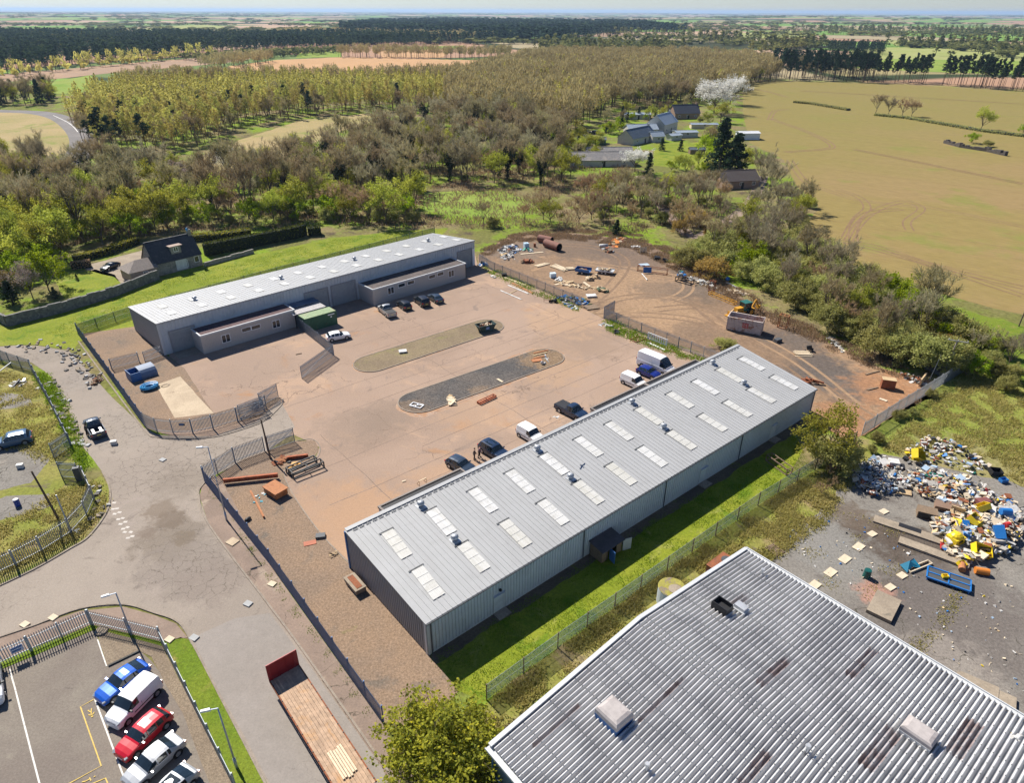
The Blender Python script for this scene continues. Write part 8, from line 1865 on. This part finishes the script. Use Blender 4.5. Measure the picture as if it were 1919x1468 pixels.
# ---- masses of trees nobody could count: one mesh each
def far_proto(kind, seed, nq, size):
    rng = random.Random(seed); V4, val = [],[]
    def qd(c, d, u, L, w_, v): 
        a, b = d * L / 2, u * w_ / 2; V4.extend([c - a - b, c + a - b, c + a + b, c - a + b]); val.append(v)
    if kind == 'larch':
        for k in range(nq):
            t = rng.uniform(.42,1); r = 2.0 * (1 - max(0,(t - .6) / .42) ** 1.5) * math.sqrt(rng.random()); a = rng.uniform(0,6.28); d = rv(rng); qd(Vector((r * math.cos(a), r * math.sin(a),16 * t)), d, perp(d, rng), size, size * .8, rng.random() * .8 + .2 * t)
        qd(Vector((0,0,5)), Vector((0,0,1)), Vector((1,0,0)),10,.35,-1); qd(Vector((0,0,5)), Vector((0,0,1)), Vector((0,1,0)),10,.35,-1)
    elif kind == 'bare':
        for k in range(nq):
            d = (Vector((rng.gauss(0,.5), rng.gauss(0,.5),1))).normalized(); t = rng.random(); r = 2.6 * math.sqrt(rng.random()) * (1 - .5 * abs(t - .5)); a = rng.uniform(0,6.28); qd(Vector((r * math.cos(a), r * math.sin(a),5.5 + 7 * t)), d, perp(d, rng), size * 1.9, size * .30, rng.random())
        for k in range(2): qd(Vector((0,0,3.5)), Vector((0,0,1)), Vector((1 - k, k, 0)),7,.35,-1)
    elif kind == 'pine':
        for k in range(nq):
            t = rng.uniform(.35,1); r = 2.6 * (1.08 - t) ** .6 * 1.3 * math.sqrt(rng.random()); a = rng.uniform(0,6.28); d = rv(rng); d.z *= .4; d.normalize(); qd(Vector((r * math.cos(a), r * math.sin(a),15 * t)), d, perp(d, rng), size, size * .75, rng.random() * .6 + .4 * t * rng.random())  # value rises with height: sunlit tops painted into the crown
        for k in range(2): qd(Vector((0,0,3)), Vector((0,0,1)), Vector((1 - k, k, 0)),6,.4,-1)
    else:
        for k in range(nq):
            o = rv(rng) * 3.2 * rng.random() ** .4; o.z *= .9; d = rv(rng); qd(Vector((0,0,4.6)) + o, d, perp(d, rng), size, size * .8, rng.random())
        qd(Vector((0,0,1.5)), Vector((0,0,1)), Vector((1,0,0)),3,.4,-1)
    return np.array([tuple(v) for v in V4], dtype=np.float32), np.array(val, dtype=np.float32)
def mass(name, label, items, mats, zfun=None):
    """items: list of (proto, x, y, h scale, width scale, tint)"""
    Vs, Va = [],[]; rr = np.random.RandomState(5)
    for (P, x, y, s, wd, tint) in items:
        a = rr.uniform(0,6.2832); c, sn = math.cos(a), math.sin(a); v = P[0]
        o = np.empty_like(v); o[:, 0] = (v[:, 0] * c - v[:, 1] * sn) * s * wd + x; o[:, 1] = (v[:, 0] * sn + v[:, 1] * c) * s * wd + y; o[:, 2] = v[:, 2] * s + (zfun(x, y) if zfun else 0)
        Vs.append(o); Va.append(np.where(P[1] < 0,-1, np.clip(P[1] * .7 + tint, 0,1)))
    Vv = np.concatenate(Vs); va = np.concatenate(Va); n = len(Vv); me = bpy.data.meshes.new(name)
    me.vertices.add(n); me.vertices.foreach_set("co", Vv.ravel()); me.loops.add(n); me.loops.foreach_set("vertex_index", np.arange(n, dtype=np.int32)); me.polygons.add(n // 4); me.polygons.foreach_set("loop_start", np.arange(0, n, 4, dtype=np.int32))
    for m in mats: me.materials.append(m)
    me.polygons.foreach_set("material_index", (va < 0).astype(np.int32)); me.update(calc_edges=True); colvar(me, np.maximum(va, 0))
    o = bpy.data.objects.new(name, me); COL.objects.link(o); o['kind'] = 'stuff'; o['label'] = label; return o
FPl = [far_proto('larch', i, 110,.62) for i in range(4)]; FPb = [far_proto('bare', 10 + i, 130,.85) for i in range(4)]; FPp = [far_proto('pine', 20 + i, 60,1.15) for i in range(4)]; FPr = [far_proto('round', 30 + i, 60,1.1) for i in range(3)]
FPp2 = [far_proto('pine', 40 + i, 26,1.9) for i in range(4)]; FPb2 = [far_proto('bare', 50 + i, 40,1.6) for i in range(3)]; FPr2 = [far_proto('round', 60 + i, 16,2.3) for i in range(3)]
rr = random.Random(9)
def mk(pts, P, s=(.8,1.15), wd=(.9,1.3), tn=.3): return [(rr.choice(P), x, y, rr.uniform(*s), rr.uniform(*wd),(noise.noise(Vector((x * .02, y * .02,7))) * .35 + rr.uniform(0, tn))) for x, y in pts]
LLs = leafmat("larch_wood", [(0.0,(.25,.19,.07)),(0.4,(.48,.42,.11)),(1.0,(.68,.64,.17))],0.45,0,0)
LBs = leafmat("brown_wood_twigs", [(0.0,(.26,.205,.095)),(0.5,(.42,.34,.155)),(1.0,(.56,.48,.215))],.35,0,0)
LPs = leafmat("dark_pine_wood", [(0.0,(.015,.03,.022)),(0.5,(.045,.075,.045)),(0.8,(.085,.12,.055)),(1.0,(.20,.19,.06))],.2,0,0)  # lightest stops hold the sunlight on needle tops as colour
LGs = leafmat("green_broadleaf_mass", [(0.0,(.08,.09,.035)),(0.5,(.17,.18,.06)),(1.0,(.33,.31,.11))],0.35,0,0)
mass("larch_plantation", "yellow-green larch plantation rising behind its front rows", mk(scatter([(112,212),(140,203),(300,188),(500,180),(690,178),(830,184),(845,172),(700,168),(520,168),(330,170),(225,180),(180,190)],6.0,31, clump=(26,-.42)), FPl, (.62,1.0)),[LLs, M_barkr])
mass("brown_woodland", "large brown leafless wood between larches and crop field", mk(scatter([(830,215),(960,228),(1060,258),(1150,206),(1290,192),(1388,160),(1455,148),(1440,124),(1300,112),(1050,110),(980,118),(930,134),(880,152),(700,162),(420,160),(240,165),(230,176),(520,166),(840,170)],6.6,32), FPb, (.85,1.25)),[LBs, M_bark])
mass("budding_trees", "yellowish budding trees mixed through the large brown wood", mk(scatter([(830,215),(960,228),(1060,258),(1150,206),(1290,192),(1388,160),(1300,130),(1050,128),(880,160)],9.5,33, clump=(45,-.12)), FPl + FPr, (.65,.95),(1.1,1.6)),[LLs, M_bark])
mass("grey_woodland", "bare grey-brown trees filling the valley wood behind single ones", [(rr.choice(FPb), x, y, h / 13, rr.uniform(.9,1.3), rr.uniform(0,.3)) for (k, x, y, h) in REST if k not in ('scrub', 'larch', 'pine', 'spring', 'bright')] or mk([(0,420)], FPb),[LBs, M_bark])
rest2 = [(rr.choice(FPr), x, y, h / 8, rr.uniform(.9,1.2), rr.uniform(0,.4)) for (k, x, y, h) in REST if k in ('scrub', 'spring', 'bright')]
if rest2: mass("scrub_mass", "scrub and leafing trees filling gaps in the hedges and wood", rest2,[LGs, M_bark])
rest3 = [(rr.choice(FPl), x, y, h / 16, rr.uniform(.95,1.3), rr.uniform(0,.3)) for (k, x, y, h) in REST if k == 'larch']
if rest3: mass("larch_rows", "larches filling the plantation between its single front trees", rest3,[LLs, M_barkr])
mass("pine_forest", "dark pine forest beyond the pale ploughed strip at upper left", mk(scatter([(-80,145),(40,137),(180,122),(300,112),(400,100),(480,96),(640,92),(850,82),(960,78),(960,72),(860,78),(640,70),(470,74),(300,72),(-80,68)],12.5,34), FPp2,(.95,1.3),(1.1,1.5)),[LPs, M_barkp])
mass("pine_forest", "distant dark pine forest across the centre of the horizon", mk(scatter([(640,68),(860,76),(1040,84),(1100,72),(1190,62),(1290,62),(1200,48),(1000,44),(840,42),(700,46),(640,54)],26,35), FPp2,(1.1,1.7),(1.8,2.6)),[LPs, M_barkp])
mass("forest_edge", "budding broadleaf fringe along the pine forest's near edge", mk(scatter([(-60,150),(60,138),(200,122),(310,111),(420,100),(400,103),(300,116),(180,127),(-60,156)],10,36), FPr2 + FPb2,(.8,1.2),(1,1.4),.6),[LLs, M_bark])
mass("brown_forest_top", "pale brown wood on top of the dark pine forest's middle", mk(scatter([(500,72),(640,74),(850,80),(940,76),(880,70),(700,66),(540,64)],16,37), FPb2,(1,1.3),(1.3,1.7)),[LBs, M_bark])
mass("scrub_belt", "green scrub belt between ploughed strip and pine forest", mk(scatter([(330,112),(440,104),(520,98),(640,94),(640,99),(560,106),(480,112),(380,117)],11,38), FPr2,(.7,1.1),(1.2,1.6)),[LGs, M_bark])
mass("field_trees", "bare tree line dividing the two ploughed fields", mk(scatter([(365,130),(430,118),(500,112),(525,118),(470,126),(400,134)],9,39), FPb, (.8,1.1)),[LBs, M_bark])
mass("tree_row", "bare tree row behind the orange ploughed field", mk(scatter([(625,108),(780,110),(905,112),(960,110),(960,104),(880,108),(780,106),(640,104)],9,40), FPb, (.9,1.2)),[LBs, M_bark])
mass("dark_tree_belt", "dark mixed tree belt above the crop field's pine row", mk(scatter([(1440,130),(1560,138),(1640,144),(1640,138),(1560,128),(1450,120)],9,41), FPp, (.9,1.2)),[LPs, M_barkp])
mass("conifer_block", "dark conifer block in the pastures at upper right", mk(scatter([(1550,102),(1655,104),(1655,95),(1550,93)],9,42), FPp, (.8,1.05)),[LPs, M_barkp])
ht = []
for (p_, n_, sp_) in (([(1290,70),(1420,92),(1560,92),(1460,84),(1380,76)],1,14),([(1400,102),(1500,98),(1560,86),(1520,84),(1430,92)],1,16),([(1640,90),(1760,91),(1919,98),(2050,100),(2050,95),(1919,92),(1760,86),(1640,86)],1,13),([(1760,92),(1840,104),(1919,110),(1919,104),(1800,92)],1,16),([(1450,62),(1700,66),(1980,78),(1980,60),(1700,54),(1500,56)],1,32),([(1850,106),(1900,110),(1900,106),(1860,102)],1,10),([(1740,104),(1790,108),(1790,105),(1745,102)],1,9),([(1000,98),(1170,100),(1280,96),(1200,88),(1060,84)],1,14),([(1100,62),(1300,80),(1380,84),(1290,68)],1,24)): ht += scatter(p_, sp_, 50 + int(p_[0][0]), clump=(90,-.18))
mass("hedgerow_trees", "dark scattered trees and copses among the distant right-hand fields", mk(ht, FPr2 + FPp2,(.8,1.4),(1.2,2.0),.5),[LGs, M_bark])
far = []; r9 = random.Random(99)
for i in range(7000):
    d = 1300 * (22000 / 1300) ** r9.random(); a = r9.uniform(-.72,.72); x, y = d * math.sin(a), d * math.cos(a)
    nv = noise.noise(Vector((x * .0009, y * .0022,2.2))) + .6 * noise.noise(Vector((x * .004, y * .009,5.2)))
    if nv < .12: continue
    far.append((x, y, d))
def gz(x, y):
    d = math.hypot(x, y); t = min(1, max(0,(d - 1800) / 5000)); t = t * t * (3 - 2 * t); h = 0
    if t > 0:
        h = t * (16 * noise.noise(Vector((x * .0006, y * .0006,1.0))) + 26 * noise.noise(Vector((x * .00022, y * .00018,4.0))) - 8)
        if x < 0: h += 22 * t * math.exp(-((y - 7500) / 3500) ** 2) * min(1,-x / 2500)
        h = max(h, -14)
    return h - 1
mass("distant_woods", "tiny dark woods and hedges scattered over the far plain", [(r9.choice(FPr2), x, y, 1.3,1.6 + d / 900, r9.uniform(0,.35)) for x, y, d in far],[LGs, M_bark], gz)

# ---- grass, weeds, undergrowth
def tufts(name, label, poly, n, h, m, seed, wd=.12, clump=(2.5,-.1), blades=5, sp=.35):
    pts = [g(*p) for p in poly]; rr = random.Random(seed); q = Q(); x0, x1 = min(p.x for p in pts), max(p.x for p in pts); y0, y1 = min(p.y for p in pts), max(p.y for p in pts); k = 0; tries = 0
    while k < n and tries < n * 12:
        tries += 1; x, y = rr.uniform(x0, x1), rr.uniform(y0, y1)
        if not inside(x, y, pts) or noise.noise(Vector((x / clump[0], y / clump[0], seed))) < clump[1]: continue
        k += 1; cv = .5 + .5 * noise.noise(Vector((x * .5, y * .5,3)))
        for b_ in range(blades):
            d = Vector((rr.gauss(0,.55), rr.gauss(0,.55),1)).normalized(); L = h * rr.uniform(.5,1.2); c = Vector((x + rr.gauss(0, sp), y + rr.gauss(0, sp),0)) + d * L / 2; q.leaf(c, d, perp(d, rr), L, wd * .6, min(1, max(0, cv * .6 + rr.uniform(0,.4))))
    o = bpy.data.objects.new(name, q.mesh(name, m)); COL.objects.link(o); o['kind'] = 'stuff'; o['label'] = label; return o
GR = leafmat("rough_grass_blades", [(0.0,(.22,.21,.05)),(0.45,(.42,.37,.12)),(1.0,(.62,.51,.24))],.45,0,0)
GG = leafmat("green_weed_blades", [(0.0,(0.102,0.174,0.0145)),(0.5,(0.203,0.304,0.0217)),(1.0,(0.377,0.435,0.0725))],0.42,0,0)
GB = leafmat("dead_bramble", [(0.0,(0.16,0.112,0.072)),(0.5,(0.304,0.208,0.128)),(1.0,(0.448,0.336,0.192))],0.32,0,0)
tufts("rough_grass", "tussocky dry grass beside the chain-link fence and above the tip", [(905,1330),(1200,1105),(1420,952),(1528,884),(1600,900),(1540,985),(1440,1055),(1395,1030),(1210,1150),(915,1385)],4200,.32, GR, 1)
tufts("rough_grass", "long pale grass in the field above the rubbish tip", [(1640,850),(1740,760),(1810,700),(1990,760),(1990,960),(1900,900),(1780,830),(1690,850)],3600,.38, GR, 2)
tufts("rough_grass", "rough yellow grass in the left plot", [(-20,690),(20,700),(60,712),(105,780),(130,850),(90,870),(50,850),(-20,830)],1500,.35, GR, 3)
tufts("rough_grass", "rough grass round the left plot's lower fence", [(-20,990),(60,960),(110,920),(180,905),(198,920),(196,955),(150,1008),(-20,1090)],1700,.35, GR, 4)
tufts("green_weeds", "green weeds along the left plot's stony verge", [(62,702),(85,700),(130,770),(150,830),(165,890),(150,880),(130,840),(100,765)],1300,.35, GG, 5, clump=(2,-.3))
tufts("green_weeds", "weeds under the long blue fence and pavement edge", [(388,918),(400,925),(512,1075),(730,1380),(715,1390),(500,1085)],900,.14, GG, 6,.07, clump=(1.5,.0), sp=.12)
tufts("green_weeds", "grass bank under the fence behind the vans", [(1131,603),(1150,600),(1240,640),(1330,676),(1310,684),(1220,652),(1140,622)],1000,.28, GG, 7, clump=(2,-.3))
tufts("green_weeds", "grass and weeds beneath the fence along the timber heaps", [(905,500),(930,505),(1010,540),(1090,576),(1080,584),(1000,552),(915,512)],700,.25, GG, 8, clump=(2,-.2))
tufts("undergrowth", "dead bramble and rough grass along the earth yard's bush edge", [(900,470),(960,440),(1060,428),(1200,440),(1290,480),(1370,530),(1460,585),(1560,630),(1700,690),(1690,712),(1560,660),(1450,608),(1360,558),(1260,505),(1180,465),(1060,448),(960,455),(905,485)],7000,.45, GB, 9,.12,(3,-.15))
tufts("undergrowth", "brown undergrowth on the floor of the valley wood", [(-60,470),(600,425),(900,430),(1290,440),(1380,400),(1060,262),(830,220),(700,240),(400,345),(-60,335)],9000,1.0, GB, 10,.22,(9,-.1),5,.8)
tufts("green_weeds", "weeds along the seams of the old asphalt by the tip", [(1690,1235),(1740,1180),(1800,1100),(1812,1105),(1750,1195),(1700,1250)],170,.16, GR, 11, clump=(1,-.2))
tufts("green_weeds", "sparse weeds on the broken asphalt", [(1460,1000),(1600,960),(1700,1000),(1700,1130),(1560,1110)],120,.16, GR, 12, clump=(3,.2))
tufts("lawn_tufts", "longer tufts in the grass strip behind the near shed", [(806,1236),(1490,818),(1520,884),(1420,948),(1200,1105),(912,1312),(850,1288)],4200,.13, GG, 13,.07,(3,-.2),4,.2)
tufts("lawn_tufts", "uneven grass on the lawn beside the back shed", [(60,640),(200,560),(400,500),(620,450),(760,436),(815,440),(250,588),(150,630)],4000,.13, GG, 14,.08,(5,-.2),4,.3)
# ------------------------------------------------------------------ air
hz = bpy.data.materials.new("air"); hz.use_nodes = True; t_ = hz.node_tree; t_.nodes.remove(t_.nodes["Principled BSDF"])
vp = t_.nodes.new("ShaderNodeVolumePrincipled"); vp.inputs["Color"].default_value = (.52,.72,1.0,1); vp.inputs["Density"].default_value = 5.5e-5; vp.inputs["Anisotropy"].default_value = .2
t_.links.new(vp.outputs[0], t_.nodes["Material Output"].inputs["Volume"])
hb_ = MB(); hb_.box0(-52000,-2000,-22,52000,43000,90); ho = obj("haze", hb_, hz); ho['kind'] = 'stuff'; ho['label'] = "pale blue air that far woods and fields fade into"
